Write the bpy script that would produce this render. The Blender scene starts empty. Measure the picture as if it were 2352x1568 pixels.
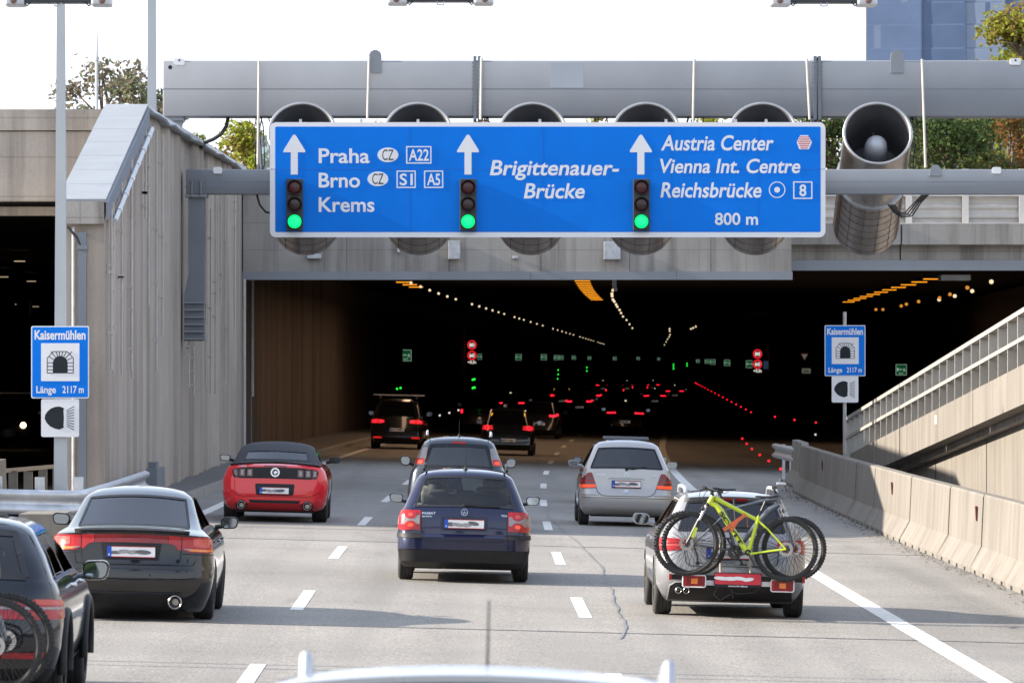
import bpy, bmesh, math, random
from mathutils import Vector, Matrix
SC = bpy.context.scene
COL = SC.collection
R = math.radians
random.seed(7)
# ------------------------------------------------------------------ camera, sky, sun, exposure
F, U0, V0, H, BANK = 13067.0, 1068.0, 848.0, 2.8, 0.025
cam = bpy.data.cameras.new('camera')
cam.sensor_width = 36; cam.lens = 200
cam.shift_x = 108 / 2352; cam.shift_y = 64 / 2352
cam.clip_start = 0.5; cam.clip_end = 6000
cam.dof.use_dof = True; cam.dof.focus_distance = 84; cam.dof.aperture_fstop = 9
camo = bpy.data.objects.new('camera', cam); COL.objects.link(camo)
camo.location = (0, 0, H); camo.rotation_euler = (R(90), 0, 0)
SC.camera = camo
SUN_EL, SUN_AZ = R(24.5), R(1.6)          # sun to the left, a touch behind the camera
Ldir = Vector((-math.cos(SUN_EL) * math.cos(SUN_AZ), -math.cos(SUN_EL) * math.sin(SUN_AZ), math.sin(SUN_EL)))
world = bpy.data.worlds.new("World"); SC.world = world; world.use_nodes = True
wn = world.node_tree; wn.nodes.clear()
sky = wn.nodes.new('ShaderNodeTexSky'); sky.sky_type = 'NISHITA'; sky.sun_disc = False
sky.sun_elevation = SUN_EL; sky.sun_rotation = math.atan2(Ldir.x, Ldir.y)
sky.altitude = 150; sky.air_density = 1.0; sky.dust_density = 2.0; sky.ozone_density = 3.0
bg = wn.nodes.new('ShaderNodeBackground'); bg.inputs['Strength'].default_value = 0.15
wo = wn.nodes.new('ShaderNodeOutputWorld')
hz = wn.nodes.new('ShaderNodeHueSaturation'); hz.inputs['Saturation'].default_value = .58; hz.inputs['Value'].default_value = 1.25   # milky, hazy sky
dk = wn.nodes.new('ShaderNodeMix'); dk.data_type = 'RGBA'; dk.blend_type = 'DARKEN'; dk.inputs[0].default_value = 1; dk.inputs[7].default_value = (2.9, 3.08, 3.45, 1)
wn.links.new(sky.outputs[0], hz.inputs['Color']); wn.links.new(hz.outputs[0], dk.inputs[6]); wn.links.new(dk.outputs[2], bg.inputs[0]); wn.links.new(bg.outputs[0], wo.inputs[0])
sl = bpy.data.lights.new('sun', 'SUN'); sl.energy = 4.0; sl.angle = R(0.5); sl.color = (1, .90, .77)
so = bpy.data.objects.new('sun', sl); COL.objects.link(so)
so.rotation_euler = Ldir.to_track_quat('Z', 'Y').to_euler(); so.location = (-60, 40, 60)
SC.view_settings.view_transform = 'Standard'; SC.view_settings.look = 'None'
SC.view_settings.gamma = 1; SC.view_settings.exposure = 1.68
SC.cycles.max_bounces = 8; SC.cycles.transparent_max_bounces = 16
SC.cycles.caustics_reflective = False; SC.cycles.caustics_refractive = False
SC.cycles.sample_clamp_indirect = 4
# ------------------------------------------------------------------ helpers
CK, CS, CE = 1.2e-4, 72.0, 235.0           # the road bends right, then runs straight
def cx(y):
    if y < CS: return 0.0
    if y < CE: return CK * (y - CS) ** 2
    return CK * (CE - CS) ** 2 + 2 * CK * (CE - CS) * (y - CE)
def head(y):
    return 0.0 if y < CS else 2 * CK * (min(y, CE) - CS)
def gz(X, Y):
    s = max(-8.0, min(12.0, X - cx(Y)))
    return -BANK * s
def P(u, v, Y): return Vector(((u - U0) * Y / F, Y, H + (V0 - v) * Y / F))
def S(s, y, dz=0.0):
    X = s + cx(y); return Vector((X, y, gz(X, y) + dz))
def tag(o, label=None, cat=None, group=None, kind=None):
    if label: o['label'] = label
    if cat: o['category'] = cat
    if group: o['group'] = group
    if kind: o['kind'] = kind
    return o
def empty(name, loc=(0, 0, 0), rz=0.0, label=None, cat=None, group=None):
    o = bpy.data.objects.new(name, None); COL.objects.link(o)
    o.location = loc; o.rotation_euler = (0, 0, rz); o.empty_display_size = .3
    return tag(o, label, cat, group)
def copy_tree(o, parent=None):
    c = o.copy(); COL.objects.link(c); c.parent = parent
    for ch in list(o.children): copy_tree(ch, c)
    return c
def finish(name, bm, mats, parent=None, smooth=None, recenter=True):
    me = bpy.data.meshes.new(name)
    bmesh.ops.remove_doubles(bm, verts=bm.verts, dist=1e-5)
    o = bpy.data.objects.new(name, me); COL.objects.link(o)
    if parent is None and recenter and len(bm.verts):
        xs = [v.co.x for v in bm.verts]; ys = [v.co.y for v in bm.verts]; zs = [v.co.z for v in bm.verts]
        c = Vector(((min(xs) + max(xs)) / 2, (min(ys) + max(ys)) / 2, min(zs)))
        for v in bm.verts: v.co -= c
        o.location = c
    bm.to_mesh(me); bm.free()
    for m in (mats if isinstance(mats, (list, tuple)) else [mats]): me.materials.append(m)
    if smooth is not None:
        me.polygons.foreach_set('use_smooth', [True] * len(me.polygons))
        me.set_sharp_from_angle(angle=R(smooth))
    if parent is not None: o.parent = parent
    return o
class MB:
    def __init__(s): s.bm = bmesh.new(); s.mi = 0
    def _f(s, vs):
        try:
            f = s.bm.faces.new(vs); f.material_index = s.mi; return f
        except ValueError: return None
    def quad(s, *ps):
        return s._f([s.bm.verts.new(p) for p in ps])
    def box(s, c, d, rot=None, bev=0.0):
        c = Vector(c); hx, hy, hz = d[0] / 2, d[1] / 2, d[2] / 2
        vs = []
        for x, y, z in ((-1,-1,-1),(1,-1,-1),(1,1,-1),(-1,1,-1),(-1,-1,1),(1,-1,1),(1,1,1),(-1,1,1)):
            p = Vector((x*hx, y*hy, z*hz))
            if rot is not None: p = rot @ p
            vs.append(s.bm.verts.new(c + p))
        fs = [s._f([vs[i] for i in q]) for q in ((0,3,2,1),(4,5,6,7),(0,1,5,4),(1,2,6,5),(2,3,7,6),(3,0,4,7))]
        if bev > 0:
            es = list({e for f in fs for e in f.edges})
            r = bmesh.ops.bevel(s.bm, geom=es, offset=bev, segments=2, profile=.5, affect='EDGES')
            for f in r['faces']: f.material_index = s.mi
        return vs
    def bx(s, x0, x1, y0, y1, z0, z1, bev=0.0):
        return s.box(((x0+x1)/2, (y0+y1)/2, (z0+z1)/2), (abs(x1-x0), abs(y1-y0), abs(z1-z0)), None, bev)
    def bar(s, a, b, w, h, bev=0.0, up=(0, 0, 1)):
        a, b = Vector(a), Vector(b); d = b - a; L = d.length; d.normalize()
        up = Vector(up)
        if abs(d.dot(up)) > .98: up = Vector((0, 1, 0))
        x = d.cross(up).normalized(); z = x.cross(d).normalized()
        s.box((a + b) / 2, (w, L, h), Matrix((x, d, z)).transposed(), bev)
    def tube(s, pts, r, seg=8, cap=True, closed=False):
        pts = [Vector(p) for p in pts]; n = len(pts); rings = []
        prev = None
        for i, p in enumerate(pts):
            if closed: d = (pts[(i+1) % n] - pts[i-1])
            else: d = (pts[min(i+1, n-1)] - pts[max(i-1, 0)])
            d.normalize()
            if prev is None:
                a = Vector((0, 0, 1)) if abs(d.z) < .9 else Vector((0, 1, 0))
                x = d.cross(a).normalized()
            else:
                x = (prev - d * prev.dot(d)).normalized()
            prev = x; y = d.cross(x)
            rr = r[i] if isinstance(r, (list, tuple)) else r
            rings.append([s.bm.verts.new(p + x * (rr * math.cos(2*math.pi*k/seg)) + y * (rr * math.sin(2*math.pi*k/seg))) for k in range(seg)])
        for i in range(n if closed else n - 1):
            A, B = rings[i], rings[(i+1) % n]
            for k in range(seg): s._f([A[k], A[(k+1) % seg], B[(k+1) % seg], B[k]])
        if cap and not closed:
            s._f(rings[0][::-1]); s._f(rings[-1])
    def lathe(s, prof, c, ax=(0, 1, 0), seg=32, closed=False, up=None):
        """prof: list of (t along axis, radius)"""
        c = Vector(c); ax = Vector(ax).normalized()
        a = Vector(up) if up else (Vector((0, 0, 1)) if abs(ax.z) < .9 else Vector((0, 1, 0)))
        x = ax.cross(a).normalized(); y = x.cross(ax)
        rings = []
        for t, r in prof:
            if r < 1e-6: rings.append([s.bm.verts.new(c + ax * t)])
            else: rings.append([s.bm.verts.new(c + ax*t + x*(r*math.cos(2*math.pi*k/seg)) + y*(r*math.sin(2*math.pi*k/seg))) for k in range(seg)])
        m = len(rings)
        for i in range(m if closed else m - 1):
            A, B = rings[i], rings[(i+1) % m]
            for k in range(seg):
                k2 = (k+1) % seg
                if len(A) == 1 and len(B) > 1: s._f([A[0], B[k2], B[k]])
                elif len(B) == 1 and len(A) > 1: s._f([A[k], A[k2], B[0]])
                elif len(A) > 1: s._f([A[k], A[k2], B[k2], B[k]])
    def prism(s, poly, fn, d, caps=True):
        """poly of 2-D points, fn(a,b,t) -> 3-D; extruded t from 0 to d"""
        A = [s.bm.verts.new(fn(a, b, 0)) for a, b in poly]; B = [s.bm.verts.new(fn(a, b, d)) for a, b in poly]
        n = len(poly)
        if caps: s._f(A); s._f(B[::-1])
        for i in range(n): s._f([A[i], B[i], B[(i+1) % n], A[(i+1) % n]])
    def loft(s, loops, closed=True, cap0=False, cap1=False):
        rs = [[s.bm.verts.new(p) for p in l] for l in loops]
        n = len(rs[0])
        for A, B in zip(rs, rs[1:]):
            for k in range(n if closed else n - 1): s._f([A[k], A[(k+1) % n], B[(k+1) % n], B[k]])
        if cap0: s._f(rs[0][::-1])
        if cap1: s._f(rs[-1])
    def build(s, name, mats, parent=None, smooth=None, label=None, cat=None, group=None, kind=None, norm=True):
        if norm: bmesh.ops.recalc_face_normals(s.bm, faces=s.bm.faces)
        o = finish(name, s.bm, mats, parent, smooth)
        return tag(o, label, cat, group, kind)
def rrect(x0, x1, z0, z1, r, seg=4):
    pts = []
    for cx_, cz_, a0 in ((x1-r, z0+r, -90), (x1-r, z1-r, 0), (x0+r, z1-r, 90), (x0+r, z0+r, 180)):
        for k in range(seg+1):
            a = R(a0 + 90*k/seg); pts.append((cx_ + r*math.cos(a), cz_ + r*math.sin(a)))
    return pts
# text as flat mesh; returns bmesh-ready mesh fitted to a box
_tc = {}
def text_mesh(body, shear=0.0, bold=0.0):
    k = (body, shear, bold)
    if k in _tc: return _tc[k]
    cu = bpy.data.curves.new('t', 'FONT'); cu.body = body; cu.shear = shear; cu.offset = bold
    cu.resolution_u = 4; cu.fill_mode = 'FRONT' if hasattr(cu, 'fill_mode') else cu.fill_mode
    ob = bpy.data.objects.new('t', cu); COL.objects.link(ob)
    dg = bpy.context.evaluated_depsgraph_get(); dg.update()
    me = bpy.data.meshes.new_from_object(ob.evaluated_get(dg))
    vs = [v.co.copy() for v in me.vertices]; fs = [tuple(p.vertices) for p in me.polygons]
    bpy.data.objects.remove(ob); bpy.data.curves.remove(cu); bpy.data.meshes.remove(me)
    _tc[k] = (vs, fs); return _tc[k]
def add_text(mb, body, fn, x0, x1, zb, cap, shear=0.0, bold=0.02):
    """fit text: x from x0 to x1, baseline zb, capital height cap; fn(x,z)->3-D"""
    vs, fs = text_mesh(body, shear, bold)
    xs = [v.x for v in vs]; xa, xb = min(xs), max(xs)
    ch, _ = text_mesh('H', 0, bold); hh = max(v.y for v in ch)
    nv = [mb.bm.verts.new(fn(x0 + (v.x-xa)/(xb-xa)*(x1-x0), zb + v.y/hh*cap)) for v in vs]
    for f in fs: mb._f([nv[i] for i in f])
# ------------------------------------------------------------------ materials
def nm(name):
    m = bpy.data.materials.new(name); m.use_nodes = True
    nt = m.node_tree; b = nt.nodes['Principled BSDF']
    return m, nt, b
def N(nt, t, **k):
    n = nt.nodes.new(t)
    for a, v in k.items():
        if hasattr(n, a): setattr(n, a, v)
        else: n.inputs[a].default_value = v
    return n
def ramp(nt, fac, stops):
    r = nt.nodes.new('ShaderNodeValToRGB'); e = r.color_ramp.elements
    while len(e) < len(stops): e.new(.5)
    for i, (p, c) in enumerate(stops):
        e[i].position = p; e[i].color = (*c, 1) if len(c) == 3 else c
    nt.links.new(fac, r.inputs[0]); return r.outputs[0]
def coords(nt, scale=(1, 1, 1), world_=True):
    if world_:
        g = nt.nodes.new('ShaderNodeNewGeometry'); out = g.outputs['Position']
    else:
        g = nt.nodes.new('ShaderNodeTexCoord'); out = g.outputs['Object']
    mp = nt.nodes.new('ShaderNodeMapping'); mp.inputs['Scale'].default_value = scale
    nt.links.new(out, mp.inputs[0]); return mp.outputs[0]
def noise(nt, vec, scale, detail=4, rough=.55):
    n = nt.nodes.new('ShaderNodeTexNoise'); n.inputs['Scale'].default_value = scale
    n.inputs['Detail'].default_value = detail; n.inputs['Roughness'].default_value = rough
    nt.links.new(vec, n.inputs['Vector']); return n.outputs['Fac']
def mixc(nt, a, b, fac, mode='MIX'):
    m = nt.nodes.new('ShaderNodeMix'); m.data_type = 'RGBA'; m.blend_type = mode
    for s, v in ((6, a), (7, b)):
        if isinstance(v, tuple): m.inputs[s].default_value = (*v, 1)
        else: nt.links.new(v, m.inputs[s])
    if isinstance(fac, float): m.inputs[0].default_value = fac
    else: nt.links.new(fac, m.inputs[0])
    return m.outputs[2]
def bump(nt, b, h, strength=.3, dist=.02):
    n = nt.nodes.new('ShaderNodeBump'); n.inputs['Strength'].default_value = strength; n.inputs['Distance'].default_value = dist
    nt.links.new(h, n.inputs['Height']); nt.links.new(n.outputs[0], b.inputs['Normal'])
def mat(name, col, rough=.5, metal=0.0, var=.12, scale=3.0, coat=0.0, spec=None, world_=False, bmp=0.0, stretch=(1, 1, 1)):
    """plain surface with mild procedural variation in tone and roughness"""
    m, nt, b = nm(name)
    v = coords(nt, stretch, world_)
    n = noise(nt, v, scale, 5, .6)
    lo = tuple(c * (1 - var) for c in col); hi = tuple(min(1, c * (1 + var)) for c in col)
    nt.links.new(ramp(nt, n, [(.3, lo), (.7, hi)]), b.inputs['Base Color'])
    b.inputs['Roughness'].default_value = rough; b.inputs['Metallic'].default_value = metal
    if coat: b.inputs['Coat Weight'].default_value = coat; b.inputs['Coat Roughness'].default_value = .04
    if spec is not None: b.inputs['Specular IOR Level'].default_value = spec
    if bmp: bump(nt, b, noise(nt, v, scale * 6, 3), bmp, .01)
    return m
def emit(name, col, strength):
    m, nt, b = nm(name)
    b.inputs['Base Color'].default_value = (*[c * .5 for c in col], 1)
    b.inputs['Emission Color'].default_value = (*col, 1); b.inputs['Emission Strength'].default_value = strength
    b.inputs['Roughness'].default_value = .3
    return m
def concrete(name, base, stain, streak=.5, st_scale=(1.2, 1.2, .07), form=False):
    m, nt, b = nm(name)
    p1 = coords(nt, (1, 1, 1)); p2 = coords(nt, st_scale)
    a = noise(nt, p1, .55, 6, .6); st = noise(nt, p2, 1.6, 5, .65); fine = noise(nt, p1, 22, 3, .7)
    c1 = mixc(nt, tuple(x * .86 for x in base), tuple(min(1, x * 1.1) for x in base), ramp(nt, a, [(.3, (0, 0, 0)), (.7, (1, 1, 1))]))
    s = ramp(nt, st, [(.46, (0, 0, 0)), (.70, (streak, streak, streak))])
    c2 = mixc(nt, c1, stain, s)
    f = ramp(nt, fine, [(.25, (.72, .72, .72)), (.5, (1, 1, 1))])
    c3 = mixc(nt, c2, f, .55, 'MULTIPLY')
    if form:      # faint formwork joints and tie holes
        sx = nt.nodes.new('ShaderNodeSeparateXYZ'); cb = nt.nodes.new('ShaderNodeCombineXYZ'); nt.links.new(p1, sx.inputs[0])
        nt.links.new(sx.outputs[0], cb.inputs[0]); nt.links.new(sx.outputs[2], cb.inputs[1])
        bk = nt.nodes.new('ShaderNodeTexBrick'); bk.offset = 0; bk.inputs['Scale'].default_value = 1; bk.inputs['Brick Width'].default_value = 1.35; bk.inputs['Row Height'].default_value = .78
        bk.inputs['Mortar Size'].default_value = .012; bk.inputs['Color1'].default_value = (1, 1, 1, 1); bk.inputs['Color2'].default_value = (.93, .93, .93, 1); bk.inputs['Mortar'].default_value = (.62, .61, .6, 1)
        nt.links.new(cb.outputs[0], bk.inputs['Vector']); c3 = mixc(nt, c3, bk.outputs['Color'], .7, 'MULTIPLY')
    nt.links.new(c3, b.inputs['Base Color']); b.inputs['Roughness'].default_value = .85
    b.inputs['Specular IOR Level'].default_value = .25
    bump(nt, b, fine, .35, .01)
    return m
def glass(name, tint=(.5, .55, .55), spec=.06, rough=.02):
    m, nt, b = nm(name); nt.nodes.remove(b)
    out = nt.nodes['Material Output']
    tr = N(nt, 'ShaderNodeBsdfTransparent'); tr.inputs[0].default_value = (*tint, 1)
    gl = N(nt, 'ShaderNodeBsdfGlossy'); gl.inputs['Roughness'].default_value = rough
    fr = N(nt, 'ShaderNodeFresnel'); fr.inputs[0].default_value = 1.5
    ad = N(nt, 'ShaderNodeMath', operation='ADD'); ad.inputs[1].default_value = spec; ad.use_clamp = True
    mx = N(nt, 'ShaderNodeMixShader')
    nt.links.new(fr.outputs[0], ad.inputs[0]); nt.links.new(ad.outputs[0], mx.inputs[0])
    nt.links.new(tr.outputs[0], mx.inputs[1]); nt.links.new(gl.outputs[0], mx.inputs[2])
    nt.links.new(mx.outputs[0], out.inputs[0])
    return m
def make_asphalt():
    m, nt, b = nm('asphalt')
    p1 = coords(nt, (1, 1, 1)); pl = coords(nt, (1, .03, 1))
    big = noise(nt, p1, .35, 5, .6); tr = noise(nt, pl, 1.1, 4, .55)
    fine = noise(nt, p1, 36, 2, .8); mid = noise(nt, p1, 9, 3, .7)
    c = mixc(nt, (.252, .238, .219), (.308, .29, .266), ramp(nt, big, [(.3, (0, 0, 0)), (.7, (1, 1, 1))]))
    c = mixc(nt, c, (.178, .172, .163), ramp(nt, tr, [(.5, (0, 0, 0)), (.75, (.45, .45, .45))]))
    c = mixc(nt, c, ramp(nt, fine, [(.34, (.40, .40, .41)), (.52, (1.0, 1.0, 1.0)), (.66, (1.5, 1.5, 1.47))]), .9, 'MULTIPLY')
    pt = noise(nt, coords(nt, (1, .22, 1)), .23, 2, .4); oil = noise(nt, coords(nt, (1, .16, 1)), .9, 5, .7)
    c = mixc(nt, c, (.148, .143, .137), ramp(nt, pt, [(.52, (0, 0, 0)), (.60, (.3, .3, .3))]))
    c = mixc(nt, c, (.095, .092, .09), ramp(nt, oil, [(.60, (0, 0, 0)), (.78, (.55, .55, .55))]))
    sx = nt.nodes.new('ShaderNodeSeparateXYZ'); nt.links.new(p1, sx.inputs[0])
    q1 = N(nt, 'ShaderNodeMath', operation='MULTIPLY_ADD'); q1.inputs[1].default_value = 1/3.33; q1.inputs[2].default_value = 9 - 1.38/3.33; nt.links.new(sx.outputs[0], q1.inputs[0])
    q2 = N(nt, 'ShaderNodeMath', operation='FRACT'); nt.links.new(q1.outputs[0], q2.inputs[0])
    c = mixc(nt, c, ramp(nt, q2.outputs[0], [(0, (1, 1, 1)), (.14, (.98, .98, .98)), (.25, (.87, .87, .87)), (.37, (.99, .99, .99)), (.5, (.84, .835, .83)), (.63, (.99, .99, .99)), (.75, (.87, .87, .87)), (.87, (.98, .98, .98)), (1, (1, 1, 1))]), ramp(nt, tr, [(.3, (.35, .35, .35)), (.7, (.9, .9, .9))]), 'MULTIPLY')
    c = mixc(nt, c, ramp(nt, mid, [(.3, (.86, .86, .86)), (.6, (1, 1, 1))]), .6, 'MULTIPLY')
    nt.links.new(c, b.inputs['Base Color']); b.inputs['Roughness'].default_value = .8
    b.inputs['Specular IOR Level'].default_value = .25
    bump(nt, b, fine, .5, .012)
    return m
M = {}
M['asphalt'] = make_asphalt()
M['conc'] = concrete('concrete', (.37, .348, .322), (.17, .152, .138), .85, (1.2, 1.2, .07), True)
M['conc_wall'] = concrete('wall_concrete', (.41, .36, .315), (.20, .165, .138), .8, (1.2, .42, .03))
M['conc_light'] = concrete('light_concrete', (.205, .188, .165), (.12, .10, .082), .6)
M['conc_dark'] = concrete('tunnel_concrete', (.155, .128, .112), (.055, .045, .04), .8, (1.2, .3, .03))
M['kerb'] = concrete('kerb_concrete', (.33, .31, .28), (.2, .18, .16), .4)
M['pave'] = mat('sidewalk_asphalt', (.13, .125, .125), .9, 0, .3, 14, world_=True)
M['ground'] = mat('ground_soil', (.12, .11, .085), .95, 0, .3, .8, world_=True)
def road_paint():
    m, nt, b = nm('road_paint'); p = coords(nt, (1, .5, 1)); w = noise(nt, p, 14, 5, .75); g = noise(nt, p, 2.2, 3, .6)
    c = mixc(nt, (.74, .73, .70), (.58, .56, .53), g); c = mixc(nt, c, (.28, .265, .245), ramp(nt, w, [(.56, (0, 0, 0)), (.68, (.85, .85, .85))]))
    nt.links.new(c, b.inputs['Base Color']); b.inputs['Roughness'].default_value = .75; return m
M['paint'] = road_paint()
M['cross_strip'] = mat('cross_strip_grey', (.06, .062, .068), .6, 0, .2, 4, world_=True)
M['seam'] = mat('tar_seam', (.15, .153, .16), .6, 0, .25, 5, world_=True)
M['steel'] = mat('painted_steel', (.25, .268, .298), .45, .25, .07, .6, world_=True)
M['steel_dk'] = mat('dark_grey_steel', (.19, .21, .24), .5, .3, .08, .8, world_=True)  # darker grey than the other painted steel
M['galv'] = mat('galvanised_steel', (.52, .535, .56), .42, .65, .16, 5.0)
M['inox'] = mat('stainless_steel', (.40, .345, .30), .30, .95, .2, 1.3, stretch=(3, 1, 3))
M['sheet'] = mat('sheet_metal', (.27, .282, .30), .45, .35, .08, 1.2, world_=True)
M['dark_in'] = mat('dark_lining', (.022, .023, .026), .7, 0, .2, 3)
M['black'] = mat('black_plastic', (.016, .016, .018), .55, 0, .25, 6, spec=.3)
M['rubber'] = mat('tyre_rubber', (.028, .027, .027), .8, 0, .3, 9)
M['white'] = mat('white_reflective_sheet', (.80, .80, .81), .4, 0, .03, 1)
M['blue'] = mat('blue_reflective_sheet', (.0003, .185, .74), .5, 0, .06, .9, spec=.15)
M['ink'] = mat('sign_black', (.022, .025, .032), .6, 0, .1, 3, spec=.2)
M['red'] = mat('sign_red', (.62, .03, .05), .5, 0, .1, 3)
M['pole'] = mat('pole_paint', (.42, .45, .47), .4, .2, .06, .7, world_=True)
M['cable'] = mat('cable_black', (.018, .018, .02), .5, 0, .2, 8)
M['pipe'] = mat('conduit_grey', (.50, .48, .455), .6, .0, .12, 3, world_=True)
M['bark'] = mat('bark', (.12, .09, .065), .9, 0, .3, 6, world_=True)
# ------------------------------------------------------------------ ground and road
mb = MB(); mb.quad((-3000, -300, -.9), (3000, -300, -.9), (3000, 5000, -.9), (-3000, 5000, -.9))
mb.build('ground', M['ground'], kind='structure')
def strip(mb, s0, s1, ys, dz=0.0, shift=None):
    rows = []
    for y in ys:
        n = 1 if abs(s1 - s0) < 2 else max(1, int(abs(s1 - s0) / 1.0))
        rows.append([S(s0 + (s1 - s0) * i / n, y, dz) for i in range(n + 1)])
    mb.loft(rows, closed=False)
def yr(a, b, st):
    n = max(1, int(math.ceil((b - a) / st))); return [a + (b - a) * i / n for i in range(n + 1)]
YS = yr(-30, 240, 5) + yr(245, 1500, 40)
mb = MB(); strip(mb, -26, 24, YS); mb.build('road', M['asphalt'], kind='structure', norm=False)
# painted lines
mb = MB()
for i in range(-4, 12):
    for s, y0 in ((-1.93, 65.1), (1.38, 65.0)):
        a = y0 + i * 17.65; strip(mb, s - .075, s + .075, yr(a, a + 5.7, 3), .004)
for i in range(12, 40):
    for s, y0 in ((-1.93, 65.1), (1.38, 65.0)):
        a = y0 + i * 17.65; strip(mb, s - .075, s + .075, yr(a, a + 5.7, 3), .004)
strip(mb, 4.88, 5.12, yr(20, 700, 5), .004)
strip(mb, -5.12, -4.9, yr(20, 700, 5), .004)
mb.build('lane_markings', M['paint'], kind='structure', norm=False)
# thin dark transverse strips and a wandering tar seam
mb = MB()
for y, w, a, b in ((91.2, .07, -6, 7.6), (61.3, .06, -6, 7.6), (99.5, .04, -6, 7)):
    n = 14
    rows = [[S(a + (b-a)*i/n, y + .05*math.sin(i*1.3)*w*8, .004), S(a + (b-a)*i/n, y + w*1.6 + .05*math.sin(i*1.3)*w*8, .004)] for i in range(n+1)]
    mb.loft(rows, closed=False)
mb.build('cross_strips', M['cross_strip'], kind='structure', norm=False)
mb = MB(); rng = random.Random(3)
pts = [(1262, 1150), (1258, 1185), (1290, 1215), (1325, 1245), (1352, 1270), (1380, 1302), (1395, 1335), (1408, 1365), (1415, 1395), (1428, 1418), (1438, 1440), (1422, 1475)]
def G(u, v):
    Y = F * H / (v - V0 - BANK * (u - U0)); X = (u - U0) * Y / F
    return X, Y
fine = []
for (a, b) in zip(pts, pts[1:]):
    for k in range(5): fine.append((a[0] + (b[0]-a[0])*k/5, a[1] + (b[1]-a[1])*k/5))
rows = []
for i, (u, v) in enumerate(fine):
    X, Y = G(u, v); w = (.005 + .008 * min(1, i / 40)) * rng.uniform(.5, 1.5); X += rng.uniform(-.018, .018)
    rows.append([(X - w, Y, gz(X, Y) + .008), (X + w, Y, gz(X, Y) + .008)])
mb.loft(rows, closed=False)
mb.build('tar_seam', M['seam'], kind='structure', norm=False)
# left kerb + raised walkway along the wall
mb = MB()
for y0, y1 in zip(yr(100, 700, 6), yr(100, 700, 6)[1:]):
    for (sa, sb, z) in ((-5.95, -5.75, .14),):
        A = [S(sa, y0), S(sb, y0), S(sb, y0, z), S(sa, y0, z)]; B = [S(sa, y1), S(sb, y1), S(sb, y1, z), S(sa, y1, z)]
        mb.loft([A, B], closed=True, cap0=True, cap1=True)
mb.build('kerb', M['kerb'], kind='structure')
mb = MB(); strip(mb, -9.0, -5.95, yr(100, 700, 6), .135); mb.build('walkway', M['pave'], kind='structure', norm=False)
# ------------------------------------------------------------------ left retaining wall
WX = -6.4
def wall_top(Y):
    if Y < 113: return 5.73 + (7.97 - 5.73) * (Y - 100) / 13
    return 7.97 + (8.55 - 7.97) * (Y - 113) / 51
w = empty('retaining_wall', (WX, 132, 0), 0, 'tall ribbed concrete retaining wall with sloping metal topped end left of the tunnel mouth', 'wall')
rng = random.Random(11)
mb = MB(); y = 100.0; prof = []
while y < 164:
    d = rng.uniform(.55, 1.7); off = rng.choice((0, .03, .05, .09, .12)); prof.append((y, off)); y += d
    prof.append((min(y, 164) - .12, off))
prof.append((164, 0)); prof.append((165.5, 0))
rows = []
for (yy, off) in sorted(prof):
    x = WX + off - .06; zt = wall_top(min(yy, 164))
    rows.append([(-7.1, yy, -.8), (x, yy, -.8), (x, yy, zt), (-7.1, yy, zt)])
if not any(abs(r[0][1] - 113) < .3 for r in rows):
    rows.append([(-7.1, 113, -.8), (WX, 113, -.8), (WX, 113, 7.97), (-7.1, 113, 7.97)]); rows.sort(key=lambda r: r[0][1])
rows = [[Vector(p) - Vector((WX, 132, 0)) for p in r] for r in rows]
mb.loft(rows, closed=True, cap0=True, cap1=True); mb.build('wall_body', M['conc_wall'], w)
o_ = Vector((WX, 132, 0))
mb = MB()   # cladding on the sloping end and a flashing along the top
for (ya, yb, ov) in ((99.8, 113.05, .10),):
    n = 7
    for i in range(n):
        a = ya + (yb-ya)*i/n; b = ya + (yb-ya)*(i+1)/n - .02
        za, zb = 5.73 + .1723*(a-100), 5.73 + .1723*(b-100)
        for q in range(1):
            mb.loft([[Vector((-7.15, a, za+.03)) - o_, Vector((-6.30, a, za+.03)) - o_, Vector((-6.30, a, za+.09)) - o_, Vector((-7.15, a, za+.09)) - o_],
                     [Vector((-7.15, b, zb+.03)) - o_, Vector((-6.30, b, zb+.03)) - o_, Vector((-6.30, b, zb+.09)) - o_, Vector((-7.15, b, zb+.09)) - o_]], cap0=True, cap1=True)
mb.build('slope_cladding', M['sheet'], w)
mb = MB()
mb.loft([[Vector((-7.12, 99.78, 5.35)) - o_, Vector((-6.33, 99.78, 5.35)) - o_, Vector((-6.33, 99.78, 5.74)) - o_, Vector((-7.12, 99.78, 5.74)) - o_],
         [Vector((-7.12, 99.99, 5.35)) - o_, Vector((-6.33, 99.99, 5.35)) - o_, Vector((-6.33, 99.99, 5.74)) - o_, Vector((-7.12, 99.99, 5.74)) - o_]], cap0=True, cap1=True)
mb.build('end_fascia', M['conc'], w)
mb = MB(); rng = random.Random(5); rows = []
for yy in yr(113.1, 164, 2.2):
    zt = wall_top(yy); j = rng.uniform(-.03, .03); k = rng.uniform(-.03, .05)
    rows.append([Vector((-7.15, yy, zt+.02)) - o_, Vector((-6.22+k, yy, zt-.12+j)) - o_, Vector((-6.20+k, yy, zt-.08+j)) - o_, Vector((-6.33, yy, zt+.08)) - o_, Vector((-7.15, yy, zt+.1)) - o_])
mb.loft(rows, cap0=True, cap1=True); mb.build('top_flashing', M['sheet'], w)
mb = MB()   # side flashing and drain pipe along the slope
mb.loft([[Vector((-6.30, 99.8, 5.42)) - o_, Vector((-6.26, 99.8, 5.42)) - o_, Vector((-6.26, 99.8, 5.74)) - o_, Vector((-6.30, 99.8, 5.74)) - o_],
         [Vector((-6.30, 113, 7.66)) - o_, Vector((-6.26, 113, 7.66)) - o_, Vector((-6.26, 113, 7.98)) - o_, Vector((-6.30, 113, 7.98)) - o_]], cap0=True, cap1=True)
mb.build('side_flashing', M['steel_dk'], w)
mb = MB()
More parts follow.
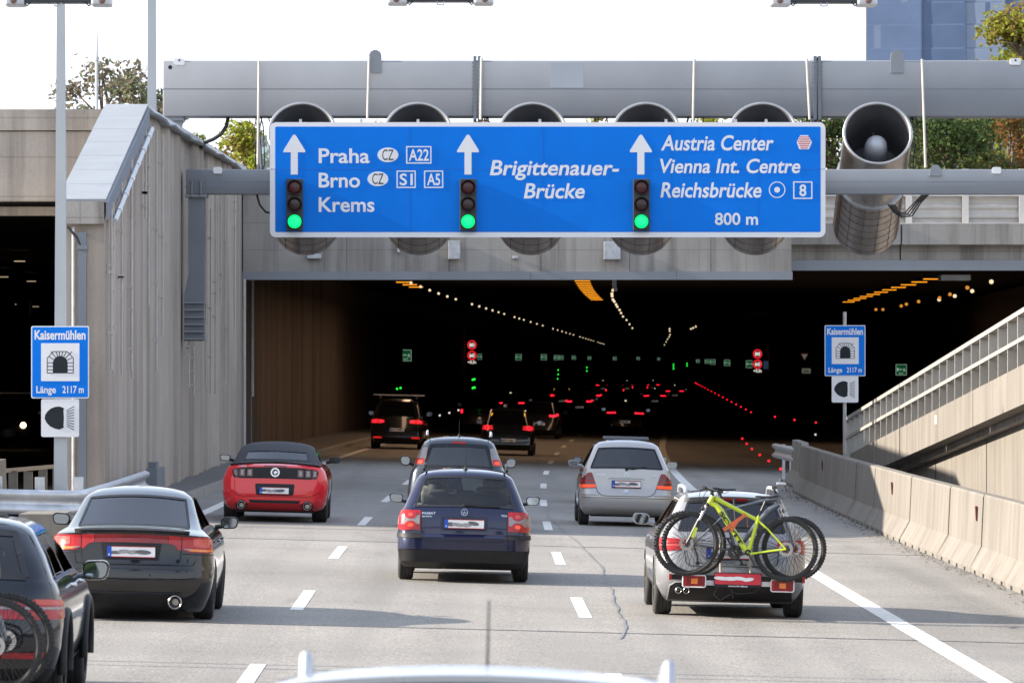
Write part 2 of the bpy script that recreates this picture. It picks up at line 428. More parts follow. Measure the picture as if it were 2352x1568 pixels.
mb.tube([Vector((-6.2, 112.6, 7.55)) - o_, Vector((-6.2, 100.6, 5.42)) - o_], .055, 8)
for k in range(6):
    a = .08 + k * .16; p = Vector((-6.2, 112.6 - 12*a, 7.55 - 2.13*a)) - o_; q = Vector((-6.2, 112.6 - 12*a - .35, 7.55 - 2.13*a - .062)) - o_
    mb.tube([p, q], .068, 8)
mb.build('drain_pipe', M['galv'], w, 40)
rng = random.Random(21)   # vertical conduits clipped on the wall
for (u, vt, vb) in ((240, 480, 850), (256, 430, 855), (276, 400, 860), (298, 350, 850), (300, 355, 870), (331, 300, 500), (338, 300, 700), (356, 300, 850), (370, 310, 770), (470, 400, 890), (481, 480, 905), (492, 430, 905), (505, 420, 700), (515, 430, 880), (537, 420, 760), (431, 760, 890), (442, 795, 905)):
    Y = max(100.6, -6.28 * F / (u - U0)); m2 = MB()
    zt = min(wall_top(Y) - .15, H + (V0 - vt) * Y / F); zb = H + (V0 - vb) * Y / F
    m2.tube([Vector((-6.25, Y, zt)) - o_, Vector((-6.25, Y, zb)) - o_], .02, 6)
    for k in range(3):
        z = zb + (zt - zb) * rng.uniform(.1, .9); m2.box(Vector((-6.27, Y, z)) - o_, (.1, .12, .05))
    m2.build('conduit', M['pipe'], w, 40)
m2 = MB(); Yc = 99.9   # dark cable duct on the wall end
m2.bx(-6.78+6.4, -6.64+6.4, 99.7-132, 99.98-132, .3, 5.2)
m2.bx(-6.80+6.4, -6.62+6.4, 99.66-132, 99.98-132, 4.9, 4.97); m2.bx(-6.80+6.4, -6.62+6.4, 99.66-132, 99.98-132, 3.4, 3.46)
m2.build('cable_duct', M['steel_dk'], w)
m2 = MB(); m2.tube([Vector((-6.88, 99.93, -.1)) - o_, Vector((-6.88, 99.93, 5.3)) - o_], .03, 8); m2.build('downpipe', M['galv'], w, 40)
m2 = MB(); m2.tube([Vector((-7.1, 99.8, 5.32)) - o_, Vector((-6.95, 99.7, 5.28)) - o_, Vector((-6.8, 99.7, 5.1)) - o_, Vector((-6.73, 99.72, 4.95)) - o_], .025, 6); m2.build('cable', M['cable'], w, 60)
# ------------------------------------------------------------------ left tunnel (other carriageway)
t2 = empty('opposite_tunnel', (-14, 113.2, 0), 0, 'grey concrete tunnel mouth of the opposite carriageway at the left edge', 'tunnel')
o2 = Vector((-14, 113.2, 0))
mb = MB()
for i in range(4):
    x1 = -7.12 - i*3.6; mb.bx(x1-3.585+14, x1+14, 0, 1.2, 7.55, 7.97); mb.bx(x1-3.585+14, x1+14, .06, 1.2, 6.15, 7.53)
mb.build('header', M['conc'], t2)
mb = MB(); mb.bx(-21.5+14, -7.12+14, .7, 1.3, 5.88, 6.05); mb.build('lintel', M['conc'], t2)
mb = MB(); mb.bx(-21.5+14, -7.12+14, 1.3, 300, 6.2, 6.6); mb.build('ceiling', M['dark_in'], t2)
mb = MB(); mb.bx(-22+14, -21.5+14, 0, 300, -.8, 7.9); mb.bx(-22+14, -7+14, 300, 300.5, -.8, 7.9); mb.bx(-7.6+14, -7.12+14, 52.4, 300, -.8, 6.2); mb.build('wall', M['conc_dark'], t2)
LAMPW = emit('warm_lamp', (1, .80, .5), .12)
for (u, v) in ((8, 636), (72, 646), (30, 699), (82, 704), (45, 600)):
    Y = F * (5.9 - H) / (V0 - v); p = P(u, v, Y) - o2
    m2 = MB(); m2.box(p, (.30, .3, .03)); m2.build('ceiling_lamp', LAMPW, t2)
# ------------------------------------------------------------------ main tunnel
t = empty('tunnel', (0, 164, 0), 0, 'wide dark motorway tunnel mouth under a weathered concrete header beam', 'tunnel')
ot = Vector((0, 164, 0))
mb = MB(); xs = [-6.4, -3.4, -.45, 2.2, 4.75, 7.1, 9.43]
for a, b in zip(xs, xs[1:]): mb.bx(a, b - .02, 0, 2.0, 5.56, 8.55)
mb.bx(-6.4, 9.4, .03, 1.9, 5.6, 8.5)
mb.build('header', M['conc'], t)
mb = MB()
for a, b in zip((-6.42, -1.0, 1.9, 6.1), (-1.01, 1.89, 6.09, 9.44)): mb.bx(a, b, -.05, .0, 5.38, 5.62)
mb.bx(-6.4, 9.43, 0, 2.0, 5.40, 5.56)
mb.build('drip_edge', M['steel'], t)
mb = MB()   # right header
for a, b in ((9.45, 12.7), (12.72, 16.6), (16.62, 26)):
    mb.bx(a, b-.02, 2.0, 4, 5.95, 6.42); mb.bx(a, b-.02, 1.55, 4, 6.42, 7.05, .02)
mb.build('side_header', M['conc'], t)
mb = MB(); mb.bx(9.45, 26, 1.93, 2.0, 5.68, 5.98); mb.build('side_drip_edge', M['steel'], t)
mb = MB()
rows = []
ZC = 6.1
for yy in [166] + yr(170, 235, 5) + yr(240, 1500, 40):
    rows.append([S(-7.75, yy, -.4) - ot, S(-7.75, yy, ZC) - ot, S(-8.6, yy, ZC) - ot, S(-8.6, yy, -.4) - ot])
mb.loft(rows, closed=True, cap0=True, cap1=True)
mb.bx(-9.5, -6.4, 1.3, 2.2, -.5, 8.5)
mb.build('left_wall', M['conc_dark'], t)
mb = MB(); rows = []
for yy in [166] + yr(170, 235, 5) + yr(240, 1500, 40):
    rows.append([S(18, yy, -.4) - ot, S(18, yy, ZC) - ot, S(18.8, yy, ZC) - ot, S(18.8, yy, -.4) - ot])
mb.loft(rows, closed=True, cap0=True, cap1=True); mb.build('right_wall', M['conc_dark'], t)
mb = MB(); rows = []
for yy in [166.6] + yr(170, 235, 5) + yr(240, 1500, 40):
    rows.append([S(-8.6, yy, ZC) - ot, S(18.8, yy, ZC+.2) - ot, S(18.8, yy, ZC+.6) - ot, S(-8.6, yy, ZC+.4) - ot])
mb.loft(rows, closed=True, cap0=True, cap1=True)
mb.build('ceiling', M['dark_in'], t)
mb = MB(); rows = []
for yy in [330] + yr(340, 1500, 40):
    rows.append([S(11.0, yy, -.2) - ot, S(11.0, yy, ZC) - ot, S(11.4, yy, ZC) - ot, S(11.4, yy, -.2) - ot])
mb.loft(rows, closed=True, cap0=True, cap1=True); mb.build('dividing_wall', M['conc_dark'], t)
mb = MB(); c = cx(1500); mb.bx(c-10, c+20, 1500-164, 1501-164, -1, 7); mb.build('dark_end_cap', M['dark_in'], t)  # black sheet standing for the unlit tunnel farther on
# pipes, duct and boxes on the inner left wall near the mouth and on the header
for (x, y, r, z0, z1, mm) in ((-6.36, 163.9, .05, 0.2, 5.4, 'pipe'), (-6.3, 168.5, .05, 2.0, 5.5, 'pipe'), (-6.36, 169, .03, .3, 5.5, 'steel_dk')):
    m2 = MB(); m2.tube([Vector((x, y, z0)) - ot, Vector((x, y, z1)) - ot], r, 8); m2.build('downpipe', M[mm], t, 40)
for (u0, u1, v0, v1) in ((1030, 1057, 553, 595), (1387, 1425, 555, 596), (705, 738, 583, 594), (912, 918, 560, 580), (1178, 1190, 588, 594)):
    a = P(u0, v1, 163.9); b = P(u1, v0, 163.9); m2 = MB(); m2.bx(a.x, b.x, -.16, -.01, a.z, b.z, .01); m2.build('junction_box', M['galv'], t)
m2 = MB(); a = P(1868, 610, 165.9); b = P(1913, 598, 165.9); m2.bx(a.x+.15, b.x, 1.94, 1.99, a.z, b.z); m2.build('marker_plate', M['white'], t)
m2 = MB(); add_text(m2, '5.9', lambda x, z: Vector((x, 1.935, z)), P(1875, 0, 165.9).x, P(1892, 0, 165.9).x, a.z+.02, .13); m2.build('marker_text', M['ink'], t)
# lid of the tunnel and the raised land on top of it
mb = MB(); mb.bx(-60, -6.45, 114.5, 420, 7.0, 7.96); mb.bx(-6.44, 60, 168.2, 420, 6.95, 8.0); mb.bx(26, 60, 166, 168, -1, 8)
mb.build('tunnel_lid', M['conc'], kind='structure')
mb = MB()
n = 30
rows = [[(-200 + 500*i/n, y, 8.03 + (k > 1)*(.35*math.sin(i*.7)+.3) + (k > 2)*.8) for i in range(n+1)] for k, y in enumerate((171, 185, 240, 330, 900))]
mb.loft(rows, closed=False); mb.build('terrain', M['ground'], kind='structure', norm=False)
# glass parapet over the header
gl = empty('glass_fence', (-2, 165.2, 8.55), 0, 'low frosted glass parapet fence above the left end of the tunnel header', 'fence')
M['frost'] = glass('frosted_glass', (.62, .72, .74), .18, .25)
for i in range(5):
    m2 = MB(); m2.bx(-5.9 + i*2.1 + 2, -5.9 + i*2.1 + 2.02 + 2, -.02, .02, .02, 1.0); m2.build('pane', M['frost'], gl)
for i in range(6):
    m2 = MB(); m2.bx(-6.0 + i*2.1 + 2, -5.9 + i*2.1 + 2, -.06, .06, 0, 1.04); m2.build('post', M['sheet'], gl)
# corrugated noise barrier on the right header
M['cream2'] = mat('barrier_post_paint', (.58, .56, .53), .5, 0, .08, 2)
nb = empty('noise_barrier', (16, 167, 7.05), 0, 'low corrugated metal noise barrier with white posts above the right tunnel opening', 'barrier')
mb = MB(); rows = []
for k in range(23):
    z = k * .07; rows.append([(-6.6, .05 * (k % 4 in (1, 2)), z), (10, .05 * (k % 4 in (1, 2)), z)])
mb.loft(rows, closed=False); mb.build('corrugated_panel', mat('barrier_panel', (.50, .48, .45), .6, .1, .1, 2), nb, norm=False)
for i in range(10):
    x = -6.3 + i*1.66; m2 = MB(); m2.bx(x-.09, x+.09, -.22, -.02, 0, 1.62); m2.build('post', M['cream2'], nb)
m2 = MB(); m2.bx(-6.5, 10, -.14, -.03, .82, .95); m2.build('rail', M['cream2'], nb)
# ------------------------------------------------------------------ upper gantry beam
YB = 136.0
g = empty('gantry_beam', (4, YB, 0), 0, 'massive upper grey box beam spanning the road above the jet fans', 'gantry')
og = Vector((4, YB, 0))
zb0, zb1 = P(0, 268, YB).z, P(0, 139, YB).z
xl = P(374, 0, YB).x
m2 = MB(); m2.bx(xl-4, 30-4, 0, 1.1, zb0, zb1, .04); m2.build('beam', M['steel'], g, 40)
m2 = MB()
zm = zb0 + (zb1-zb0)*.49; m2.bx(xl-4+.01, 30-4, -.004, .01, zm-.012, zm+.012); m2.build('weld_line', M['steel_dk'], g)
for u in (1096, 1877):
    x = P(u, 0, YB).x - 4; m2 = MB(); m2.bx(x-.09, x-.015, -.1, 1.2, zb0-.08, zb1+.1); m2.bx(x+.015, x+.09, -.1, 1.2, zb0-.08, zb1+.1)
    for k in range(14):
        z = zb0 + .05 + k*.095
        for s_ in (-1, 1): m2.box((x + s_*.105, -.03, z), (.03, .05, .04))
    m2.build('bolted_flange', M['steel_dk'], g)
for u in (862, 2060):
    x = P(u, 0, YB).x - 4; m2 = MB(); r = .15
    poly = [(-r, -.28), (r, -.28)] + [(r*math.cos(R(a)), .12 + r*math.sin(R(a))) for a in range(0, 181, 20)]
    m2.prism(poly, lambda a, b, t_: Vector((x+a, -.05+t_, zb1+b-.02)), .06); m2.build('lifting_plate', M['steel'], g)
for u, va in ((412, 146), (2332, 142)):
    p = P(u, va, YB); m2 = MB(); x = p.x - 4
    m2.prism(rrect(-.13, .13, -.06, .1, .05), lambda a, b, t_: Vector((x+a, -.04+t_, zb1+b-.05)), .05); m2.build('lifting_eye', M['white'], g)
    m2 = MB(); m2.lathe([(0, 0), (0, .025), (.01, .025), (.01, 0)], (x, -.05, zb1), (0, 1, 0), 10); m2.build('eye_hole', M['ink'], g)
m2 = MB(); p = P(391, 155, YB); m2.lathe([(0, 0), (0, .05), (.02, .05), (.02, 0)], (p.x-4, -.012, p.z), (0, 1, 0), 14); m2.build('cable_hole', M['ink'], g)
a, b = P(1264, 202, YB), P(1340, 138, YB); m2 = MB(); m2.bx(a.x-4, b.x-4, -.008, .01, a.z, b.z-.06); m2.build('repair_patch', mat('patch_paint', (.42, .445, .48), .5, .2, .05, .8), g)
for (ua, va, ub, vb) in ((595, 140, 592, 400), (848, 130, 844, 272), (1106, 132, 1104, 275), (1595, 135, 1592, 275), (1853, 135, 1860, 275), (2118, 136, 2126, 385)):
    a, b = P(ua, va, YB-.12), P(ub, vb, YB-.12); m2 = MB(); m2.tube([a-og, b-og], .03, 8); m2.build('conduit', M['pipe'], g, 40)
rng = random.Random(4)
for (u, n) in ((600, 5), (935, 4), (1125, 5), (1385, 3), (1600, 5), (1870, 4), (2110, 5)):
    m2 = MB()
    for k in range(n):
        x = P(u, 0, YB).x - 4 + rng.uniform(-.18, .18)
        m2.tube([(x, .3, zb0+.05), (x + rng.uniform(-.1, .1), .1, zb0-.25), (x + rng.uniform(-.2, .2), 0, zb0-rng.uniform(.6, 1.3)), (x + rng.uniform(-.05, .05), .2, zb0-1.5)], .014, 5)
    m2.build('cable_bundle', M['cable'], g, 60)
m2 = MB(); x0 = P(380, 0, YB).x; x1 = P(415, 0, YB).x
m2.bx(x0-4, x1-4, .2, .9, 7.9, zb0-.05); m2.bx(P(374, 0, YB).x-4, P(421, 0, YB).x-4, .1, 1.0, zb0-.09, zb0-.001); m2.build('column', M['steel'], g)
# thick cable hanging between beam and wall
m2 = MB(); pts = [P(524, 270, YB+.3), P(520, 290, YB+.2), P(508, 308, YB), P(490, 320, YB), P(470, 328, YB), P(455, 345, YB)]
sm = []
for i in range(len(pts)-1):
    for k in range(4): sm.append(pts[i].lerp(pts[i+1], k/4))
m2.tube(sm, .045, 8); m2.build('hanging_cable', M['cable'], None, 60, 'thick black cable sagging from the upper gantry beam to the wall top', 'cable')
# ------------------------------------------------------------------ lower gantry beam with its bracket on the wall
YL = 128.6
lg = empty('sign_gantry', (-5.6, YL, 0), 0, 'slim lower grey beam on a ribbed wall bracket carrying the blue direction sign', 'gantry')
ol = Vector((-5.6, YL, 0))
z0, z1 = P(0, 446, YL).z, P(0, 389, YL).z
x0 = P(427, 0, YL).x
m2 = MB(); m2.bx(x0+5.6, 30+5.6, 0, .6, z0, z1, .025); m2.build('beam', M['steel'], lg, 40)
m2 = MB(); m2.bx(x0+5.61, 35.6, -.004, .01, z0+.27, z0+.285); m2.build('weld_line', M['steel_dk'], lg)
px0, px1 = P(432, 0, YL).x, P(468, 0, YL).x
m2 = MB(); zp = P(0, 690, YL).z; zq = P(0, 783, YL).z
m2.loft([[(px0+5.6, .1, z0-.06), (px1+5.6, .1, z0-.06), (px1+5.6, .55, z0-.06), (px0+5.6, .55, z0-.06)],
         [(px0+5.6, .1, zp+.6), (px1+5.6, .1, zp+.6), (px1+5.6, .55, zp+.6), (px0+5.6, .55, zp+.6)],
         [(px0+5.5, .1, zp+.1), (px1+5.6, .1, zp+.1), (px1+5.6, .55, zp+.1), (px0+5.5, .55, zp+.1)],
         [(px0+5.5, .1, zq), (px1+5.6, .1, zq), (px1+5.6, .55, zq), (px0+5.5, .55, zq)]], cap0=True, cap1=True)
m2.build('post', M['steel_dk'], lg)
m2 = MB(); m2.bx(px0+5.52, px1+5.68, -.02, .62, z0-.07, z0-.002); m2.build('cap_plate', M['steel'], lg)
for k in range(6):
    z = zp - .05 - k*(zp-zq-.1)/5; m2 = MB(); m2.bx(px0+5.48, px1+5.62, -.02, .1, z-.015, z+.015); m2.build('rib', M['steel'], lg)
for dx in (.08, .28):
    m2 = MB(); m2.bx(px0+5.6+dx, px0+5.6+dx+.025, -.08, .0, z0-.06, z0+.32); m2.build('gusset', M['steel'], lg)
for u in (2149,):
    x = P(u, 0, YL).x + 5.6; m2 = MB(); poly = [(-.15, -.15), (.15, -.15), (.12, .02), (.04, .1), (-.04, .1), (-.12, .02)]
    m2.prism(poly, lambda a, b, t_: Vector((x+a, -.05+t_, z1+b)), .05); m2.build('lifting_plate', M['steel'], lg)
for u in (2289, 500):
    x = P(u, 0, YL).x + 5.6; m2 = MB(); m2.prism(rrect(-.1, .1, -.1, .05, .04), lambda a, b, t_: Vector((x+a, -.04+t_, z1+b)), .04); m2.build('lifting_eye', M['white'], lg)
m2 = MB(); a, b = P(473, 430, YL), P(500, 415, YL); m2.bx(a.x+5.6, b.x+5.6, -.012, .01, a.z, b.z); m2.build('hatch', M['steel_dk'], lg)
m2 = MB(); pts = [P(2040, 470, YL+.3), P(2055, 490, YL+.1), P(2080, 487, YL), P(2100, 465, YL), P(2118, 447, YL)]
for q in range(4): m2.tube([p - ol + Vector((q*.05, 0, -q*.03*(i in (1, 2)))) for i, p in enumerate(pts)], .018, 6)
m2.build('cable', M['cable'], lg, 60)
m2 = MB(); m2.tube([P(590, 447, YL+.2)-ol, P(596, 470, YL+.2)-ol, P(610, 487, YL+.2)-ol, P(626, 490, YL+.2)-ol], .025, 6); m2.build('cable', M['cable'], lg, 60)
# ------------------------------------------------------------------ big blue direction sign
YSN = 128.0
sg = empty('direction_sign', (2, YSN, 5.75), 0, 'huge blue overhead motorway sign with white border, arrows and place names', 'sign')
os_ = Vector((2, YSN, 5.75))
def sp(u, v, d=0.0):
    p = P(u, v, YSN) - os_; p.y = d; return p
def poly_plate(mb, pts, y0, y1):
    mb.prism([(p.x, p.z) for p in pts], lambda a, b, t_: Vector((a, y0 + (y1-y0)*t_, b)), 1)
a, b = sp(620, 545), sp(1896, 281)
m2 = MB(); m2.prism(rrect(a.x, b.x, a.z, b.z, .14, 5), lambda x, z, t_: Vector((x, t_*.12, z)), 1); m2.build('border_panel', M['white'], sg)
a, b = sp(632, 533), sp(1885, 291)
m2 = MB(); m2.prism(rrect(a.x, b.x, a.z, b.z, .03, 3), lambda x, z, t_: Vector((x, -.006 + t_*.005, z)), 1); m2.build('blue_face', M['blue'], sg)
m2 = MB(); a, b = sp(621, 388.6), sp(1895, 388); m2.bx(a.x, b.x, -.008, -.006, a.z-.004, a.z+.004)
for u in (940, 1245, 1540, 1740):
    q = sp(u, 0); m2.bx(q.x-.003, q.x+.003, -.0078, -.0062, sp(0, 533).z, sp(0, 291).z)
m2.build('panel_seam', mat('seam_blue', (.01, .12, .5), .5), sg)
tx = lambda d: (lambda x, z: Vector((x, d, z)))
def stext(body, u0, u1, vb, vt, shear=0.0, bold=.018, mm='white', d=-.011):
    m2 = MB(); a, b = sp(u0, vb), sp(u1, vt)
    add_text(m2, body, tx(d), a.x, b.x, a.z, b.z - a.z, shear, bold); return m2.build('lettering', M[mm], sg)
stext('Praha', 732, 849, 374, 341); stext('Brno', 732, 827, 430, 397); stext('Krems', 732, 860, 486, 453)
SH = .18
stext('Brigittenauer-', 1125, 1422, 402, 368, SH); stext('Brücke', 1203, 1343, 455, 421, SH)
stext('Austria Center', 1518, 1777, 345, 311, SH); stext('Vienna Int. Centre', 1516, 1838, 397, 365, SH)
stext('Reichsbrücke', 1517, 1749, 453, 419, SH); stext('800 m', 1642, 1741, 516, 489)
for u in (676, 1075, 1472):
    pts = [(u-8, 401), (u+8, 401), (u+8, 350), (u+25, 350), (u+25, 346), (u+4, 312), (u, 309), (u-4, 312), (u-25, 346), (u-25, 350), (u-8, 350)]
    m2 = MB(); poly_plate(m2, [sp(*p) for p in pts], -.011, -.007); m2.build('arrow', M['white'], sg)
for u, v in ((891, 356), (868, 411)):
    c = sp(u, v); m2 = MB(); rx, rz = .235, .165
    m2.prism([(c.x + rx*math.cos(2*math.pi*k/28), c.z + rz*math.sin(2*math.pi*k/28)) for k in range(28)], lambda x, z, t_: Vector((x, -.011 + t_*.004, z)), 1); m2.build('oval_badge', M['white'], sg)
    stext('CZ', u-13, u+13, v+12, v-12, 0, .0, 'ink', -.014)
for (u, v, hw, s) in ((962, 356, 29, 'A22'), (933, 412, 22, 'S1'), (996, 412, 22, 'A5'), (1844, 437, 22, '8')):
    m2 = MB(); q = 2.6
    for (ua, ub, va, vb) in ((u-hw, u+hw, v-20, v-20+q), (u-hw, u+hw, v+20-q, v+20), (u-hw, u-hw+q, v-20+q, v+20-q), (u+hw-q, u+hw, v-20+q, v+20-q)):
        a, b = sp(ua, vb), sp(ub, va); m2.bx(a.x, b.x, -.011, -.007, a.z, b.z)
    m2.build('number_frame', M['white'], sg)
    k = {3: 23, 2: 15, 1: 8}[len(s)]; stext(s, u-k, u+k, v+13, v-13)
c = sp(1785, 436); m2 = MB()
m2.lathe([(0, .165), (0, .185), (.004, .185), (.004, .165)], (c.x, -.011, c.z), (0, 1, 0), 32, closed=True); m2.lathe([(0, 0), (0, .065), (.004, .065), (.004, 0)], (c.x, -.011, c.z), (0, 1, 0), 20); m2.build('target_symbol', M['white'], sg)
m2 = MB(); hx = [(1847-17, 327), (1847-11, 343), (1847+11, 343), (1847+18, 327), (1847+9, 311), (1847-9, 311)]
poly_plate(m2, [sp(*p) for p in hx], -.011, -.007); m2.build('hexagon_badge', M['white'], sg)
m2 = MB()
for r_ in range(6):
    n = (5, 6, 7, 6, 5, 5)[r_] if r_ < 5 else 4
    for k in range(n):
        c = sp(1847 + (k-(n-1)/2)*4.4, 315 + r_*5); m2.lathe([(0, 0), (0, .017), (.003, .017), (.003, 0)], (c.x, -.0135, c.z), (0, 1, 0), 8)
m2.build('red_dots', M['red'], sg)
for u in (690, 830, 960, 1240, 1530, 1690, 1760):
    q = sp(u, 279); m2 = MB(); m2.bx(q.x-.03, q.x+.03, .02, .08, q.z-.02, q.z+.05); m2.build('clamp', M['galv'], sg)
# ---- signal heads mounted on the sign
LG = emit('green_lens', (.0, 1.0, .20), .5)
LR = mat('dark_red_lens', (.07, .008, .012), .25, 0, .3, 20)
LA = mat('dark_amber_lens', (.035, .015, .013), .25, 0, .3, 20)
def lathe_part(name, prof, c, ax, mm, parent, seg=24, sm=40, closed=False):
    m2 = MB(); m2.lathe(prof, c, ax, seg, closed); return m2.build(name, mm, parent, sm)
SIGT = ('lane signal showing green below the arrow for the Praha and Brno lane', 'lane signal showing green below the arrow left of Brigittenauer-Brücke', 'lane signal showing green below the arrow left of Reichsbrücke')
tl0 = empty('traffic_light', (0, YSN - .02, 6), 0)
m2 = MB(); hw = 19 * YSN / F; hh = 59.5 * YSN / F; m2.bx(-hw, hw, -.10, .008, -hh, hh, .012); m2.build('housing', mat('signal_housing', (.035, .042, .045), .5), tl0)
for k, mm in enumerate((LR, LA, LG)):
    z = (40 - 39*k) * YSN / F
    lathe_part('hood', [(0, .165), (-.10, .172), (-.10, .160), (0, .150)], (0, -.10, z), (0, 1, 0), M['black'], tl0, 24)
    lathe_part('lens', [(-.02, 0), (-.018, .07), (-.01, .12), (0, .15)], (0, -.10, z), (0, 1, 0), mm, tl0, 24)
for i, u in enumerate((677, 1075, 1473)):
    o = tl0 if i == 0 else copy_tree(tl0)
    o.location = (P(u, 0, YSN).x, YSN - .02, P(0, 471, YSN).z)
    tag(o, SIGT[i], 'traffic light', 'signal heads on the blue sign')
# ------------------------------------------------------------------ jet fans
YF = 133.0; th = R(24)
M['exh0'] = mat('brushed_rim', (.42, .41, .40), .35, .85, .15, 3)
fan0 = empty('jet_fan', (0, YF, 8.3), 0)
ax = Vector((0, math.cos(th), -math.sin(th)))
MIN = mat('fan_inside', (.17, .175, .19), .5, .3, .2, 2)
lathe_part('casing', [(0, .80), (2.3, .80), (2.3, .76), (.02, .76)], (0, 0, 0), ax, M['inox'], fan0, 48)
lathe_part('rear_section', [(2.36, .79), (5.0, .79), (5.0, .74), (2.36, .74)], (0, 0, 0), ax, M['inox'], fan0, 48)
lathe_part('flange', [(2.29, .79), (2.29, .86), (2.37, .86), (2.37, .79)], (0, 0, 0), ax, M['galv'], fan0, 48)
rim = [(.04*math.sin(a) , .785 + .04*math.cos(a)) for a in [2*math.pi*k/10 for k in range(10)]]
lathe_part('rim', rim, (0, 0, 0), ax, M['exh0'], fan0, 48, closed=True)
lathe_part('inner_lining', [(.03, .755), (2.2, .745), (2.2, 0)], (0, 0, 0), ax, MIN, fan0, 40)
lathe_part('hub', [(.40, 0), (.42, .11), (.48, .19), (.6, .25), (.8, .27), (2.1, .27)], (0, 0, 0), ax, mat('hub_paint', (.50, .52, .56), .35, .1), fan0, 24)
m2 = MB(); q = Vector((0, math.sin(th), math.cos(th)))
for k in range(3):
    a = 2*math.pi*k/3 + math.pi/2; d = Vector((1, 0, 0))*math.cos(a) + q*math.sin(a)
    m2.bar(ax*1.6 + d*.3, ax*1.6 + d*.75, .04, .25)
m2.build('stator_vane', MIN, fan0)
m2 = MB()   # thin banding grid round the casing (rust red wires)
for k in range(7): m2.tube([ax*(2.65 + k*.36) + (Vector((1, 0, 0))*math.cos(a) + q*math.sin(a))*.795 for a in [2*math.pi*j/28 for j in range(28)]], .006, 4, closed=True)
for j in range(14):
    a = 2*math.pi*j/14; d = (Vector((1, 0, 0))*math.cos(a) + q*math.sin(a))*.797; m2.tube([ax*2.5 + d, ax*5.0 + d], .005, 4)
m2.build('wire_mesh', mat('rusty_wire', (.30, .20, .15), .6, .5, .2, 3), fan0)
FL = ('jet fan above the left end of the blue sign', 'jet fan above the sign between the Praha and Brigittenauer lanes, second from the left', 'jet fan above the middle of the blue sign', 'jet fan above the third arrow of the blue sign', 'jet fan above the right end of the blue sign', 'fully visible steel jet fan right of the blue sign')
for i, u in enumerate((694, 960, 1224, 1485, 1753, 2016)):
    o = fan0 if i == 0 else copy_tree(fan0)
    o.location = (P(u, 0, YF).x, YF, P(0, 307, YF).z)
    o.rotation_euler = (0, 0, -(u - 1224) * 1.2e-5)
    tag(o, FL[i], 'jet fan', 'stainless steel jet fans over the tunnel mouth')
# ------------------------------------------------------------------ poles with tunnel signs
def tunnel_sign(x, y, z, w_, lab):
    """w_ board width, z bottom of board"""
    k = w_ / 133.0; hgt = 166 * k
    s_ = empty('tunnel_sign', (x, y, z), 0, lab, 'sign', 'blue tunnel name signs')
    m2 = MB(); m2.prism(rrect(-w_/2, w_/2, 0, hgt, .03*w_), lambda a, b, t_: Vector((a, t_*.03, b)), 1); m2.build('board', M['white'], s_)
    m2 = MB(); m2.prism(rrect(-w_/2+2.6*k, w_/2-2.6*k, 2.6*k, hgt-2.6*k, .02*w_), lambda a, b, t_: Vector((a, -.006+t_*.005, b)), 1); m2.build('blue_face', M['blue'], s_)
    pt = lambda u, v: (( u-138.5)*k, (914.5-v)*k)
    m2 = MB(); a, b = pt(95, 875), pt(183, 788); m2.bx(a[0], b[0], -.010, -.006, a[1], b[1]); m2.build('white_square', M['white'], s_)
    m2 = MB(); a, b = pt(80, 779), pt(197, 758); add_text(m2, 'Kaisermühlen', lambda p, q_: Vector((p, -.010, q_)), a[0], b[0], a[1], b[1]-a[1], 0, .03); m2.build('lettering', M['white'], s_)
    m2 = MB(); a, b = pt(84, 902), pt(129, 886); add_text(m2, 'Länge', lambda p, q_: Vector((p, -.010, q_)), a[0], b[0], a[1], b[1]-a[1], 0, .02); m2.build('lettering', M['white'], s_)
    m2 = MB(); a, b = pt(144, 902), pt(193, 886); add_text(m2, '2117 m', lambda p, q_: Vector((p, -.010, q_)), a[0], b[0], a[1], b[1]-a[1], 0, .02); m2.build('lettering', M['white'], s_)
    m2 = MB()   # tunnel pictogram
    arch = [(122, 857), (156, 857), (156, 836)] + [(139 + 17*math.cos(R(t_)), 834 - 17*math.sin(R(t_))) for t_ in range(0, 181, 20)] + [(122, 836)]
    m2.prism([pt(*p) for p in arch], lambda a, b, t_: Vector((a, -.014+t_*.003, b)), 1)
    def ln(p, q_, wd=1.6):
        p, q_ = Vector(pt(*p)), Vector(pt(*q_)); d = (q_-p).normalized(); n_ = Vector((-d.y, d.x))*wd*k/2
        m2.prism([tuple(p-n_), tuple(q_-n_), tuple(q_+n_), tuple(p+n_)], lambda a, b, t_: Vector((a, -.0135+t_*.003, b)), 1)
    out = [(109, 857), (109, 822), (123, 807), (155, 807), (169, 822), (169, 857)]
    for p, q_ in zip(out, out[1:]): ln(p, q_)
    ln((109, 856.5), (122, 856.5)); ln((156, 856.5), (169, 856.5))
    for v in (849, 841, 833): ln((109, v), (122, v)); ln((156, v), (169, v))
    for a in (25, 45, 62, 78, 95, 110, 128, 150):
        c_, s2 = math.cos(R(a)), math.sin(R(a)); rr = 30 if abs(c_) > .75 else 27.5/max(s2, .72)
        ln((139+17*c_, 834-17*s2), (139+rr*c_, 834-rr*s2))
    m2.build('tunnel_pictogram', M['ink'], s_)
    return s_
